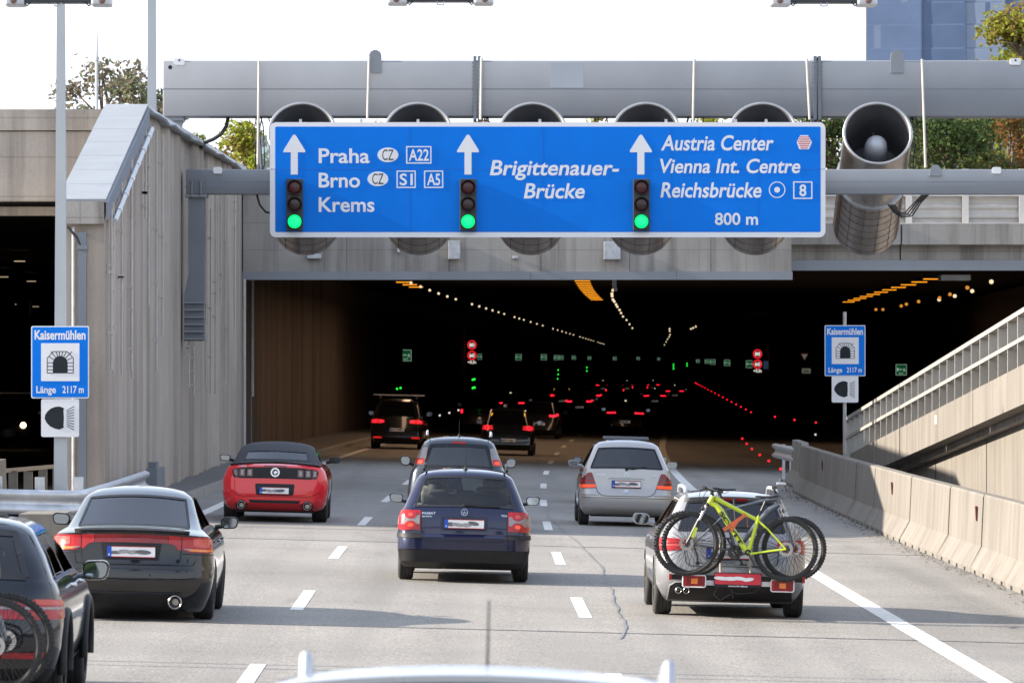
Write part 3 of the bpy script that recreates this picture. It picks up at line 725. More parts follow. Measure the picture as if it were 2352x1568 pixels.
def headlight_sign(x, y, z, w_, lab):
    k = w_ / 87.0
    s_ = empty('headlight_sign', (x, y, z), 0, lab, 'sign', 'square headlight signs')
    m2 = MB(); m2.prism(rrect(-w_/2, w_/2, 0, w_, .05*w_), lambda a, b, t_: Vector((a, t_*.03, b)), 1); m2.build('board', M['white'], s_)
    pt = lambda u, v: ((u-138.5)*k, (1003-v)*k)
    m2 = MB(); d_ = [(103, 961), (104, 953), (109, 945), (117, 938), (127, 934), (137, 933), (146, 936), (148, 940), (149, 960), (148, 978), (146, 982), (137, 986), (127, 984), (116, 979), (108, 971)]
    m2.prism([pt(*p) for p in d_], lambda a, b, t_: Vector((a, -.004+t_*.003, b)), 1); m2.build('headlight_symbol', M['ink'], s_)
    m2 = MB(); d_ = [(146.5, 940), (149, 942), (150.5, 960), (149, 977), (146.5, 979), (147.5, 960)]
    m2.prism([pt(*p) for p in d_], lambda a, b, t_: Vector((a, -.007+t_*.003, b)), 1); m2.build('highlight', M['white'], s_)
    m2 = MB()
    for i in range(9):
        a = (i-4)/4; p, q_ = Vector(pt(154, 960+a*18)), Vector(pt(171, 960+a*27)); d = (q_-p).normalized(); n_ = Vector((-d.y, d.x))*.8*k
        m2.prism([tuple(p-n_), tuple(q_-n_), tuple(q_+n_), tuple(p+n_)], lambda a_, b, t_: Vector((a_, -.004+t_*.003, b)), 1)
    m2.build('ray_symbol', M['ink'], s_)
YP = 97.5
px = P(138, 0, YP).x
m2 = MB(); zg = gz(px, YP)
m2.loft([[(px+a*w_/2, YP+.2+b*w_/2, z) for a, b in ((-1, -1), (1, -1), (1, 1), (-1, 1))] for z, w_ in ((zg, .23), (3, .21), (9.5, .13))], cap0=True, cap1=True)
m2.build('sign_post', M['pole'], None, None, 'tall square pale grey post at the left carrying the blue tunnel sign', 'post')
tunnel_sign(px, YP, P(0, 914.5, YP).z, 133*YP/F, 'blue Kaisermühlen tunnel sign on the square post at the left')
headlight_sign(px, YP, P(0, 1003, YP).z, 87*YP/F, 'white headlight sign on the square post at the left')
YQ = 136.0; qx = P(1941, 0, YQ).x
m2 = MB(); m2.tube([(qx, YQ+.12, .2), (qx, YQ+.12, P(0, 716, YQ).z)], .042, 12)
m2.build('sign_pole', M['pipe'], None, 40, 'thin round metal pole at the right behind the ramp railing', 'pole')
tunnel_sign(qx, YQ, P(0, 863.5, YQ).z, 93.5*YQ/F, 'blue Kaisermühlen tunnel sign on the thin pole at the right')
headlight_sign(qx, YQ, P(0, 924, YQ).z, 61*YQ/F, 'white headlight sign on the thin pole at the right')
lp = P(349, 250, 121); m2 = MB()
m2.loft([[(lp.x+a*w_/2, lp.y+b*w_/2, z) for a, b in ((-1, -1), (1, -1), (1, 1), (-1, 1))] for z, w_ in ((7.9, .19), (13.5, .15))], cap0=True, cap1=True)
m2.build('lamp_post', M['pole'], None, None, 'pale grey lamp post rising from the wall top beside the gantry end', 'lamp post')
am = P(222, 255, 125); m2 = MB(); m2.tube([am + Vector((0, 0, -.3)), P(222, 138, 125)], .035, 8); m2.tube([P(222, 139, 125), P(222, 131, 125)], .06, 8); m2.tube([P(222, 131, 125), P(223, 74, 125)], [.03, .012], 8)
m2.build('antenna_mast', M['pole'], None, 40, 'slender antenna mast standing on the tunnel roof at the left', 'antenna')
# ------------------------------------------------------------------ lane signal boxes overhead, only their undersides in the picture
YO = 51.5
ov0 = empty('lane_signal', (0, YO, 6.1), 0)
m2 = MB(); m2.bx(-.30, .30, -.12, .12, .03, .9, .01); m2.build('housing', mat('signal_box_black', (.03, .035, .045), .5), ov0)
for s_ in (-1, 1):
    m2 = MB(); m2.bx(s_*.39-.09, s_*.39+.09, -.14, .14, .0, .16, .02); m2.build('beacon_box', M['galv'], ov0)
    lathe_part('beacon_lens', [(0, .032), (-.02, .028), (-.03, 0)], (s_*.40, -.14, .05), (0, 1, 0), mat('beacon_amber', (.16, .09, .08), .4), ov0, 16)
    m2 = MB(); m2.tube([(s_*.28-.04, -.1, .04), (s_*.28, -.1, -.0), (s_*.28+.04, -.1, .04)], .008, 6); m2.build('hook', M['cable'], ov0)
m2 = MB(); m2.tube([(-.03, -.1, .04), (-.03, -.1, -.0), (.03, -.1, -.0), (.03, -.1, .04)], .008, 6); m2.build('bracket', M['galv'], ov0)
for i, u in enumerate((135, 1012, 1891)):
    o = ov0 if i == 0 else copy_tree(ov0)
    o.location = (P(u, 0, YO).x, YO, P(0, 16 - (3 if i == 1 else 0), YO).z)
    tag(o, ('dark overhead lane signal box at the top left corner', 'dark overhead lane signal box at the top edge near the middle', 'dark overhead lane signal box at the top edge in front of the glass tower')[i], 'signal', 'overhead lane signal boxes')
sgn = empty('signal_gantry', (0, 52.5, 0), 0, 'slender overhead gantry carrying the dark lane signal boxes above the road', 'gantry')
m2 = MB(); m2.bx(-10.2, 12.2, -.35, -.15, 7.3, 7.6, .02); m2.build('beam', M['steel'], sgn, 40)
for x in (-10, 12):
    for y in (-.35, .35):
        m2 = MB(); m2.bx(x-.12, x+.12, y-.045, y+.045, -.5, 7.3); m2.build('post', M['steel'], sgn)
for u in (135, 1012, 1891):
    x = P(u, 0, YO).x; m2 = MB(); m2.bx(x-.05, x+.05, -1.0, -.93, 6.9, 7.45); m2.bx(x-.05, x+.05, -.94, -.34, 7.4, 7.48); m2.build('hanger', M['galv'], sgn)
# ------------------------------------------------------------------ guard rail on the left
def wprof(h0=.43):
    return [(.0, h0), (.08, h0+.03), (.085, h0+.08), (.01, h0+.12), (0, h0+.155), (.01, h0+.19), (.085, h0+.23), (.08, h0+.28), (0, h0+.31)]
M['galv_dk'] = mat('shade_toned_steel', (.07, .071, .074), .6, .1, .2, 4)  # galvanised steel coloured dark to stand for shade
gr = empty('guard_rail', (-6.9, 93.5, 0), 0, 'galvanised double wave guard rail curving back to the wall at the left', 'guard rail')
og = Vector((-6.9, 93.5, 0))
path = [(-7.95, 93.4), (-7.2, 93.4), (-6.55, 93.45), (-6.33, 93.8)] + [(-6.33 + .02*math.sin(i*.35) + i*.004, 94.6 + i*1.35) for i in range(14)]
rows = []
for i, (x, y) in enumerate(path):
    a = Vector(path[max(i-1, 0)]); b = Vector(path[min(i+1, len(path)-1)]); d = (b-a).normalized(); n_ = Vector((d.y, -d.x))
    rows.append([(x + n_.x*o_ + 6.9, y + n_.y*o_ - 93.5, gz(x, y) + z*1.32-.33) for o_, z in wprof()])
m2 = MB(); m2.loft(rows, closed=False)
m2.build('rail', M['galv'], gr, 60, norm=False)
for x, y in ((-7.7, 93.6), (-7.0, 93.6), (-6.42, 94.5), (-6.46, 100), (-6.44, 106), (-6.42, 111)):
    m2 = MB(); m2.bx(x-.08+6.9, x+.08+6.9, y-93.5+.02, y-93.5+.12, 0, gz(x, y)+.85); m2.build('post', M['galv'], gr)
m2 = MB(); m2.box((-7.86+6.9, -.14, .68), (.22, .02, .46)); m2.build('end_plate', M['galv'], gr)
# second guard rail seen end on behind it
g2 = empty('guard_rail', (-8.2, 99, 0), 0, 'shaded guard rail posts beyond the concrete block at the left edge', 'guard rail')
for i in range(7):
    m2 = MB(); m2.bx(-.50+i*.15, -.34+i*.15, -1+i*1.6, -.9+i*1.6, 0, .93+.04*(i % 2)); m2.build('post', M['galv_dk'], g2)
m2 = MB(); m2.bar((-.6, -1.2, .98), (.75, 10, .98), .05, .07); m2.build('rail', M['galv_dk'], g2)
bw = MB(); bw.loft([[(-8.55-w_, 93.0, z), (-7.95+w_*.3, 93.0, z), (-7.95+w_*.3, 98.5, z), (-8.55-w_, 98.5, z)] for z, w_ in ((.0, .14), (.3, .1), (1.25, 0))], cap0=True, cap1=True)
bw.build('concrete_barrier', M['conc_light'], None, None, 'concrete barrier end block with guard rail bolted to it at the left edge', 'barrier')
m2 = MB(); m2.loft([[(-7.0-w_, 88.5, z), (-6.2+w_, 88.5, z), (-6.2+w_, 90.5, z), (-7.0-w_, 90.5, z)] for z, w_ in ((.12, .06), (.3, .0), (.55, -.06))], cap0=True, cap1=True)
m2.build('concrete_block', M['conc_light'], None, None, 'low concrete block beside the mirror of the dark saloon', 'block')
# cabinet behind the guard rail
m2 = MB(); m2.bx(-6.34, -6.12, 113, 116, .42, .82); m2.bx(-6.32, -6.16, 113.5, 114.5, .82, .95)
m2.build('utility_cabinet', M['steel_dk'], None, None, 'small dark metal cabinet fixed to the wall behind the rail end', 'cabinet')
# ------------------------------------------------------------------ concrete barrier elements on the right
jp = [(-.30, 0), (.30, 0), (.30, .08), (.13, .38), (.095, 1.12), (.08, 1.15), (-.08, 1.15), (-.095, 1.12), (-.13, .38), (-.30, .08)]
def barrier_mesh():
    mb = MB(); L = 5.9
    rows = [[(a, y, b + (0 if y not in (0, L) else 0)) for a, b in jp] for y in (0, .03, L/2, L-.03, L)]
    for r_ in (0, 4): rows[r_] = [(a*.93, y, b*.985) for a, y, b in rows[r_]]
    mb.loft(rows, cap0=True, cap1=True); return mb
BM = barrier_mesh(); b0 = BM.build('concrete_barrier', M['conc_light'])
b0.data.transform(Matrix.Translation(Vector(b0.location))); b0.location = (0, 0, 0)
for k in range(4):
    m2 = MB(); m2.bx(-.305, .305, .6+k*1.45, .85+k*1.45, -.002, .06); m2.build('drain_slot', M['ink'], b0)
BS = lambda y: 7.72 + (.25 if y > 140 else 0)
i = 0; y = 60.0
while y < 148:
    o = b0 if i == 0 else copy_tree(b0)
    X0, X1 = BS(y) + cx(y), BS(y+6) + cx(y+6)
    o.location = (X0, y, gz(X0, y)); o.rotation_euler = (0, 0, -math.atan2(X1-X0, 6)+random.Random(i).uniform(-.004, .004))
    if 68 < y: tag(o, 'pale concrete barrier element in the row between road and ramp', 'barrier', 'concrete barrier elements along the right shoulder')
    else: tag(o, 'pale concrete barrier element in the row between road and ramp', 'barrier', 'concrete barrier elements along the right shoulder')
    if y in (84.0, 102.0, 126.0):
        m2 = MB(); m2.box((-.125, .7, .85), (.03, .1, .22), Matrix.Rotation(R(-3), 3, 'Y')); q = m2.build('reflector', mat('dark_red_reflector', (.12, .02, .025), .3), o)
    i += 1; y += 6.0
# end of row: rail piece
e = empty('guard_rail', (0, 0, 0), 0, 'short guard rail tail at the far end of the concrete barrier row', 'guard rail')
X, Y = BS(148) + cx(148), 148.2; e.location = (X, Y, gz(X, Y))
rows = [[(o_*-1 + (.0 if k == 0 else -.1), k*9, z*1.3) for o_, z in wprof()] for k in (0, 1)]
m2 = MB(); m2.loft(rows, closed=False); m2.build('rail', M['galv'], e, 60, norm=False)
for k in range(3):
    m2 = MB(); m2.bx(.02, .1, .5+k*3.5, .62+k*3.5, 0, .95); m2.build('post', M['galv'], e)
# gravel and dirt along the barrier foot
mb = MB(); rng = random.Random(9)
for _ in range(900):
    y = rng.uniform(72, 146); x = BS(y) + cx(y) - .33 - abs(rng.gauss(0, .16)); r_ = rng.uniform(.006, .03)
    c = Vector((x, y, gz(x, y)+.003)); a = rng.uniform(0, 6)
    mb._f([mb.bm.verts.new(c + Vector((r_*math.cos(a+k*2.1)*rng.uniform(.7, 1.6), r_*math.sin(a+k*2.1)*3, rng.uniform(0, r_)))) for k in range(3)])
mb.build('dirt_litter', mat('dirt', (.09, .075, .055), .95, 0, .4, 8, world_=True), kind='stuff', label='dirt and leaf litter along the barrier foot', cat='dirt', norm=False)
# ------------------------------------------------------------------ ramp on the right with parapet and railing
rp = empty('access_ramp', (9.3, 110, 0), 0, 'rising concrete access ramp with parapet at the right edge', 'ramp')
orp = Vector((9.3, 110, 0))
zt = lambda y: .75 + (137.5 - y) * .0497
mb = MB(); ys = [137.3, 128.02, 128.0, 121.62, 121.6, 113.52, 113.5, 104.02, 104.0, 92.02, 92, 80.0, 66]
for k, (ya, yb) in enumerate(zip(ys, ys[1:])):
    if ya - yb < .1: continue
    rows = []
    for yy in (ya, yb+.0):
        zz = zt(yy); th_ = .66
        rows.append([Vector((9.28, yy, max(-.3, zz-th_))) - orp, Vector((9.75, yy, max(-.3, zz-th_))) - orp, Vector((9.75, yy, zz)) - orp, Vector((9.28, yy, zz)) - orp])
    rows[0] = [p + Vector((0, -.03, 0)) for p in rows[0]]
    mb.loft(rows, cap0=True, cap1=True)
mb.build('parapet', M['conc_light'], rp)
mb = MB(); rows = [[Vector((9.77, yy, -.4)) - orp, Vector((10.2, yy, -.4)) - orp, Vector((10.2, yy, zt(yy)-.3)) - orp, Vector((9.77, yy, zt(yy)-.3)) - orp] for yy in (136.5, 60)]
mb.loft(rows, cap0=True, cap1=True); mb.build('side_wall', M['conc_light'], rp)
mb = MB(); rows = [[Vector((9.6, yy, zt(yy)-.78)) - orp, Vector((15, yy, zt(yy)-.78)) - orp, Vector((15, yy, zt(yy)-.4)) - orp, Vector((9.6, yy, zt(yy)-.4)) - orp] for yy in (137, 60)]
mb.loft(rows, cap0=True, cap1=True); mb.build('deck', M['conc'], rp)
for yy in (118, 106.5, 94.5):
    mb = MB(); mb.bx(.46, .475, yy-110-.02, yy-110+.02, -.3, zt(yy)-.8); mb.build('wall_joint', M['ink'], rp)
m2 = MB(); a = 112.0; m2.bx(-.035, -.02, a-110-.14, a-110+.14, zt(a)-.3, zt(a)-.12); m2.build('marker_tag', M['white'], rp)
M['cream'] = mat('cream_railing_paint', (.33, .315, .29), .5, 0, .08, 2)
rl = empty('ramp_railing', (9.35, 110, 0), 0, 'pale metal railing with close upright fins along the rising ramp', 'railing')
orl = Vector((9.35, 110, 0))
mb = MB(); m_ = .92
for (h0, h1, w_) in ((m_-.06, m_+.02, .16), (.40, .47, .07)):
    rows = [[Vector((9.27, yy, zt(yy)+h0)) - orl, Vector((9.27+w_, yy, zt(yy)+h0)) - orl, Vector((9.27+w_, yy, zt(yy)+h1)) - orl, Vector((9.27, yy, zt(yy)+h1)) - orl] for yy in (139.4, 66)]
    m2 = MB(); m2.loft(rows, cap0=True, cap1=True); m2.build('rail', M['cream'], rl)
yy = 139.3
while yy > 68:
    m2 = MB(); m2.bx(9.28-9.35, 9.62-9.35, yy-110-.035, yy-110+.035, zt(yy)+(0 if yy < 137.4 else -.05), zt(yy)+m_-.06); m2.build('post', M['cream'], rl)
    yy -= 1.75
m2 = MB(); rows = []
for k in range(13): rows.append([Vector((9.68 + .05*(k % 2), yy, zt(yy) + k*.07)) - orl for yy in (131.5, 66)])
m2.loft(rows, closed=False); m2.build('corrugated_panel', mat('panel_beige', (.13, .118, .10), .7, 0, .15, 2), rl, norm=False)
# ------------------------------------------------------------------ glass tower
FB = 420.0
tw = empty('office_tower', P(2200, 848, FB) + Vector((0, 0, -H)), -R(7), 'tall blue glass office tower in the upper right corner behind the gantry', 'building')
x0 = P(1992, 0, FB).x - tw.location.x; x1 = x0 + 34; dp = 26
TG = []
for i, (c, r_) in enumerate((((.125, .18, .305), .4), ((.175, .23, .345), .4), ((.09, .135, .24), .4), ((.21, .265, .375), .45))):  # haze mixed into the glass colours, lightened and greyed
    TG.append(mat('tower_glass_%s' % 'abcd'[i], c, r_, .0, .16, .2, spec=.35))
m2 = MB(); m2.bx(x0+.15, x1-.15, .15, dp, 0, 62); m2.build('core', mat('tower_core', (.12, .16, .25), .6), tw)
M['tower_fr'] = mat('tower_frame', (.085, .13, .235), .5)
rng = random.Random(2); x = x0; k = 0
widths = (4.0, 3.2, 3.0, 3.4, 3.3, 3.2, 3.4, 3.5, 3.5, 3.5)
for k, w_ in enumerate(widths):
    base = (0, 2, 3, 2, 1, 2, 0, 3, 2, 1)[k]; m2 = MB(); xs = [x + w_*j/8 for j in range(9)]; zs = [0]
    for fl in range(18): zs += [1 + fl*3.4, 1 + fl*3.4 + .08, 1 + fl*3.4 + 1.65, 1 + fl*3.4 + 1.73]
    vv = [[m2.bm.verts.new((a, -.02 if (n_ % 2) else 0, b)) for a in xs] for n_, b in enumerate(zs)]
    for r_ in range(len(zs)-1):
        for q in range(8):
            m2.mi = base if rng.random() < .9 else rng.randrange(4)
            if zs[r_+1] - zs[r_] < .1: m2.mi = 4
            m2._f([vv[r_][q], vv[r_][q+1], vv[r_+1][q+1], vv[r_+1][q]])
    m2.build('glass_bay', TG + [M['tower_fr']], tw, norm=False); x += w_
    m2 = MB(); m2.bx(x-.05, x+.05, -.12, -.001, 0, 62); m2.build('mullion', M['tower_fr'], tw)
m2 = MB(); m2.bx(x0-.1, x0-.002, 0, dp, 0, 62); m2.build('corner_mullion', M['steel_dk'], tw)
# ------------------------------------------------------------------ trees and bushes
def leafm(name, c1, c2, tl=.45):
    m, nt, b = nm(name); nt.nodes.remove(b); out = nt.nodes['Material Output']
    oi = coords(nt, (1, 1, 1)); n = noise(nt, oi, 1.3, 3, .6)
    col = ramp(nt, n, [(.3, c1), (.7, c2)])
    d = N(nt, 'ShaderNodeBsdfDiffuse'); t_ = N(nt, 'ShaderNodeBsdfTranslucent'); mx = N(nt, 'ShaderNodeMixShader'); mx.inputs[0].default_value = tl
    nt.links.new(col, d.inputs[0]); nt.links.new(col, t_.inputs[0]); nt.links.new(d.outputs[0], mx.inputs[1]); nt.links.new(t_.outputs[0], mx.inputs[2]); nt.links.new(mx.outputs[0], out.inputs[0])
    return m
LEAF = {'green': [leafm('leaf_deep_green', (.045, .075, .028), (.085, .125, .045)), leafm('leaf_green', (.10, .125, .045), (.165, .175, .065))],
        'lime': [leafm('leaf_lime', (.20, .25, .03), (.34, .34, .06), .6), leafm('leaf_ochre', (.20, .16, .05), (.25, .19, .06), .5)],
        'rust': [leafm('leaf_rust', (.16, .075, .028), (.22, .11, .04)), leafm('leaf_olive', (.09, .085, .03), (.13, .12, .045))],
        'dry': [leafm('leaf_dry', (.14, .125, .09), (.21, .18, .13)), leafm('leaf_grey_green', (.13, .15, .09), (.20, .22, .13))]}
def tree(name, lab, x, y, z0, h, rad, kind, n, seed, trunk=.25, leaf=.16, clumps=12, cat='tree', group=None):
    rng = random.Random(seed)
    t = empty(name, (x, y, z0), 0, lab, cat, group)
    cl = []
    for k in range(clumps):
        a = rng.uniform(0, 2*math.pi); rr = rad * math.sqrt(rng.uniform(0, 1)) * .8; zz = h * rng.uniform(trunk, .9)
        taper = 1 - .45 * max(0, (zz/h - .55) / .45)
        cl.append((Vector((rr*taper*math.cos(a), rr*taper*math.sin(a), zz)), rad * rng.uniform(.28, .5), rng.random()))
    cl.append((Vector((0, 0, h*.86)), rad*.4, .5))
    mb = MB(); mb.tube([(0, 0, -.3), (rng.uniform(-.1, .1), 0, h*.3), (rng.uniform(-.2, .2), .1, h*.6), (0, 0, h*.88)], [.035*h, .028*h, .018*h, .006*h], 7)
    for c, r_, q in cl:
        b = Vector((0, 0, max(.05*h, c.z - r_*1.3))); mb.tube([b, b.lerp(c, .55) + Vector((0, 0, r_*.2)), c + Vector((0, 0, r_*.5))], [.012*h, .008*h, .003*h], 5)
    mb.build('trunk', M['bark'], t, 60)
    mb = MB()
    for _ in range(n):
        c, r_, q = rng.choice(cl)
        d = Vector((rng.gauss(0, 1), rng.gauss(0, 1), rng.gauss(0, 1))).normalized() * r_ * (rng.random() ** .45) * rng.uniform(.7, 1.12)
        d.z *= .8; p = c + d; L = leaf * rng.uniform(.6, 1.3)
        e1 = Vector((rng.gauss(0, 1), rng.gauss(0, 1), rng.gauss(0, .8))).normalized(); e2 = e1.orthogonal().normalized()
        e2 = (Matrix.Rotation(rng.uniform(0, 6.28), 3, e1) @ e2)
        mb.mi = 0 if (q + rng.uniform(-.3, .3)) < .5 else 1
        vs = [p - e1*L*.6, p + e2*L*.33 - e1*L*.05, p + e1*L*.6, p - e2*L*.33]
        mb._f([mb.bm.verts.new(v) for v in vs])
    mb.build('crown', LEAF[kind], t, norm=False)
    return t
def tp(u, Y): return P(u, 0, Y).x
TG_ = 'trees and shrubs above the tunnel'
tree('shrub', 'sparse dry shrub behind the antenna mast at the left', tp(235, 150), 150, 7.9, 3.0, 1.9, 'dry', 1500, 1, .15, .15, 9, 'shrub', TG_)
tree('shrub', 'sparse brownish shrub between the mast and the lamp post', tp(300, 148), 148, 7.9, 2.7, 1.3, 'dry', 1700, 2, .1, .15, 9, 'shrub', TG_)
tree('shrub', 'thin shrub behind the square post at the left', tp(160, 152), 152, 7.9, 2.0, 1.3, 'dry', 700, 3, .1, .15, 7, 'shrub', TG_)
tree('shrub', 'green shrub cut by the left edge of the picture', tp(-4, 150), 150, 7.9, 1.0, .5, 'green', 500, 4, .1, .13, 6, 'shrub', TG_)
tree('shrub', 'thin twiggy shrub peeking out right of the lamp post', tp(370, 150), 150, 7.9, 2.4, .9, 'dry', 350, 33, .1, .15, 6, 'shrub', TG_)
tree('tree', 'green bush under the left end of the upper beam', tp(450, 172), 172, 8.0, 1.9, 1.0, 'green', 1100, 5, .1, .15, 9, 'bush', TG_)
tree('tree', 'yellowish green bush below the beam left of the sign', tp(575, 175), 175, 8.0, 2.4, 1.4, 'lime', 1500, 6, .1, .15, 10, 'bush', TG_)
tree('tree', 'olive bush left of the glass fence behind the beam', tp(520, 182), 182, 8.0, 1.8, 1.5, 'rust', 900, 36, .1, .15, 10, 'bush', TG_)
for i, (u, k, hh, lab) in enumerate(((915, 'rust', 2.75, 'reddish bush between the two left jet fans'), (1110, 'rust', 2.7, 'autumn coloured bush below the first beam flange'), (1370, 'lime', 2.95, 'yellow green bush showing between the middle fans'), (1620, 'lime', 2.8, 'pale bush showing between the two right covered fans'), (790, 'green', 2.5, 'dark green bush right of the leftmost fan'))):
    tree('tree', lab, tp(u, 176), 176, 8.0, hh, 1.0, k, 700, 40+i, .2, .15, 8, 'bush', TG_)
tree('tree', 'green tree directly right of the blue sign', tp(1912, 190), 190, 8.0, 3.6, 1.6, 'green', 2200, 7, .05, .16, 14, 'tree', TG_)
tree('tree', 'dense dark green tree right of the uncovered jet fan', tp(2175, 188), 188, 7.6, 4.0, 2.6, 'green', 6500, 8, .02, .17, 24, 'tree', TG_)
tree('tree', 'dense green tree between jet fan and dark tree', tp(2095, 192), 192, 7.6, 3.7, 2.0, 'green', 3800, 9, .02, .17, 18, 'tree', TG_)
tree('tree', 'rust coloured autumn tree at the right edge', tp(2320, 190), 190, 7.6, 4.0, 1.9, 'rust', 3600, 10, .02, .17, 16, 'tree', TG_)
tree('tree', 'green tree behind the rust coloured one', tp(2265, 196), 196, 7.6, 4.6, 2.2, 'green', 4000, 12, .02, .17, 16, 'tree', TG_)
tree('tree', 'tall yellow green tree in front of the glass tower', tp(2350, 225), 225, 8.0, 9.6, 2.5, 'lime', 9500, 11, .30, .21, 26, 'tree', TG_)
tree('tree', 'ochre tree top just above the beam at the right', tp(2325, 215), 215, 8.0, 5.6, 1.6, 'rust', 2200, 13, .2, .2, 14, 'tree', TG_)
# ------------------------------------------------------------------ lamps, signs and markers inside the tunnel
EO = emit('sodium_lens', (1, .34, .015), .42); EW = emit('white_lamp_lens', (1, .80, .5), .34)
ED = emit('orange_dot', (1, .38, .06), .22); ER = emit('red_marker_lens', (1, .015, .03), .55); EG = emit('green_marker_lens', (.02, 1, .06), .5)
LZ = 5.55
sl0 = None
def sodium(s, y, w_=.42, bare=False):
    global sl0
    if sl0 is None:
        sl0 = empty('tunnel_lamp', (0, 0, 0)); m2 = MB(); m2.bx(-.26, .26, -.3, .3, .1, .24, .02); m2.build('housing', M['dark_in'], sl0)
        m2 = MB(); m2.bx(-.24, .24, -.25, .25, .075, .102); m2.build('lens', EO, sl0); o = sl0
    else: o = copy_tree(sl0)
    o.location = S(s, y); o.location.z = LZ; return o
for k in range(12): tag(sodium(2.3, 178 + k*4.9), 'orange glowing sodium lamp in the centre row under the tunnel ceiling', 'lamp', 'orange sodium lamps under the tunnel ceiling')
for k in range(4): tag(sodium(-3.55, 180 + k*5.5), 'orange glowing sodium lamp in the left row near the tunnel mouth', 'lamp', 'orange sodium lamps under the tunnel ceiling')
for k in range(11): tag(sodium(13.3 - k*.05, 179 + k*6.1), 'orange glowing sodium lamp over the ramp lane at the right', 'lamp', 'orange sodium lamps under the tunnel ceiling')
wl0 = None
def dot(s, y, r_=.1, mm=EW, lab=None, z=LZ):
    global wl0
    m2 = MB(); m2.bx(-r_, r_, -.2, .2, 0, r_*1.3); o = m2.build('tunnel_light', mm); o.location = S(s, y); o.location.z = z
    return o
protos = {}
def dots(key, lab, grp, pts, size, mm, name, cat):
    me = None
    for (x, y, z) in pts:
        if me is None:
            m2 = MB(); m2.lathe([(-size*.4, 0), (-size*.35, size*.7), (0, size), (size*.35, size*.7), (size*.4, 0)], (0, 0, 0), (0, 1, 0), 10); o = m2.build(name, mm, None, 60); o.location = (0, 0, 0); me = o
        else: o = me.copy(); COL.objects.link(o)
        o.location = (x, y, z); tag(o, lab, cat, grp)
pts = []; y = 184; k = 0
while y < 640:
    if k % 7 != 6: p = S(-3.25, y); pts.append((p.x, y, LZ))
    y += 8.6 if y < 320 else 14; k += 1
dots('l', 'small white lamp in the left row under the tunnel ceiling', 'small white lamps under the tunnel ceiling, left row', pts, .048, EW, 'ceiling_lamp', 'lamp')
pts = []
for (u, v) in ((1411, 662), (1408, 670), (1405.5, 678), (1406, 683), (1408, 691), (1411, 695.5), (1415, 702), (1418, 707), (1423, 714), (1426.5, 721), (1431, 729), (1439, 737), (1446, 746.5), (1452.6, 755)):
    Y = F*(LZ-H)/(V0-v); p = P(u, v, Y); pts.append((p.x, Y, LZ))
dots('c', 'small white lamp in the middle row under the tunnel ceiling', 'small white lamps under the tunnel ceiling, middle row', pts, .055, EW, 'ceiling_lamp', 'lamp')
pts = []
for (u, v) in ((1538, 757), (1538, 762), (1539, 770), (1537, 775), (1533, 780), (1530, 786), (1526, 793), (1587, 757), (1592, 755), (1598, 752)):
    Y = F*(LZ-H)/(V0-v); p = P(u, v, Y); pts.append((p.x, Y, LZ))
dots('f', 'faint white lamp far down the tunnel', 'faint lamps deep in the tunnel', pts, .06, EW, 'ceiling_lamp', 'lamp')
pts = []
for (u, v) in ((2277, 652), (2233, 673), (2193, 684), (2157, 692)):
    Y = F*(LZ-H)/(V0-v); p = P(u, v, Y); pts.append((p.x, Y, LZ))
dots('w', 'white lamp over the ramp lane near the right edge', 'white lamps over the ramp lane', pts, .075, EW, 'ceiling_lamp', 'lamp')
pts = []
for (u, v) in ((2222, 665), (2182, 680), (2158, 688), (2110, 696), (2082, 702), (2070, 706), (2028, 714), (2012, 714)):
    Y = F*(LZ-H)/(V0-v); p = P(u, v, Y); pts.append((p.x, Y, LZ))
dots('o', 'orange dot lamp on the right side of the ramp lane ceiling', 'orange dot lamps over the ramp lane', pts, .07, ED, 'ceiling_lamp', 'lamp')
m2 = MB(); p = P(2192, 640, 171); m2.bx(p.x-.45, p.x+.45, 170.5, 171.5, p.z-.06, p.z+.12, .02); m2.build('lamp_housing', M['galv'], None, None, 'pale lamp housing under the right tunnel ceiling edge', 'lamp')
m2 = MB(); p = P(1411, 655, 172); m2.bx(p.x-.06, p.x+.06, 171.8, 172.2, p.z-.1, 6.2); m2.bx(p.x-.02, p.x+.08, 171.7, 172.1, p.z-.18, p.z-.08); m2.build('lamp_bracket', M['galv'], None, None, 'small lamp bracket hanging just inside the header near its middle', 'bracket')
pts = []; 
for (u, v) in ((1705, 1009), (1715, 1021), (1727, 1033), (1745, 1047), (1766, 1061), (1793, 1080)):
    Y = F*(H-.15)/(v-V0+BANK*-(u-U0)*1.0+4); p = P(u, v, Y); pts.append((p.x, Y, p.z))
for (u, v) in ((1780, 959), (1825, 966), (1874, 972)): p = P(u, v, 235); pts.append((p.x, 235, p.z))
for k in range(17):
    f = k/16; u = 1597 + 128*f**1.5; v = 880 + 68*f**1.5; Y = 500 - 200*f**.8; p = P(u, v, Y); pts.append((p.x, Y, p.z))
dots('r', 'small red marker light along the right tunnel kerb', 'red marker lights along the right tunnel kerb', pts, .042, ER, 'marker_light', 'marker')
pts = [(P(u, v, 240).x, 240, P(u, v, 240).z) for (u, v) in ((912, 895), (920, 893), (1086, 874), (1090, 873), (1086, 893), (1090, 892))]
pts += [(P(u, v, 380).x, 380, P(u, v, 380).z) for (u, v) in ((1282, 851), (1282, 861), (1281, 871), (1348, 845), (1348, 853), (1547, 838), (1547, 843), (1547, 848), (1578, 836), (1578, 841))]
dots('g', 'tiny green guide light in the dark tunnel', 'green guide lights in the tunnel', pts, .045, EG, 'guide_light', 'marker')
pts = [(P(u, v, 235).x, 235, P(u, v, 235).z) for (u, v) in ((1010, 956), (1032, 950), (1053, 944), (823, 1006), (1825, 1022), (1873, 1000), (730, 1032))]
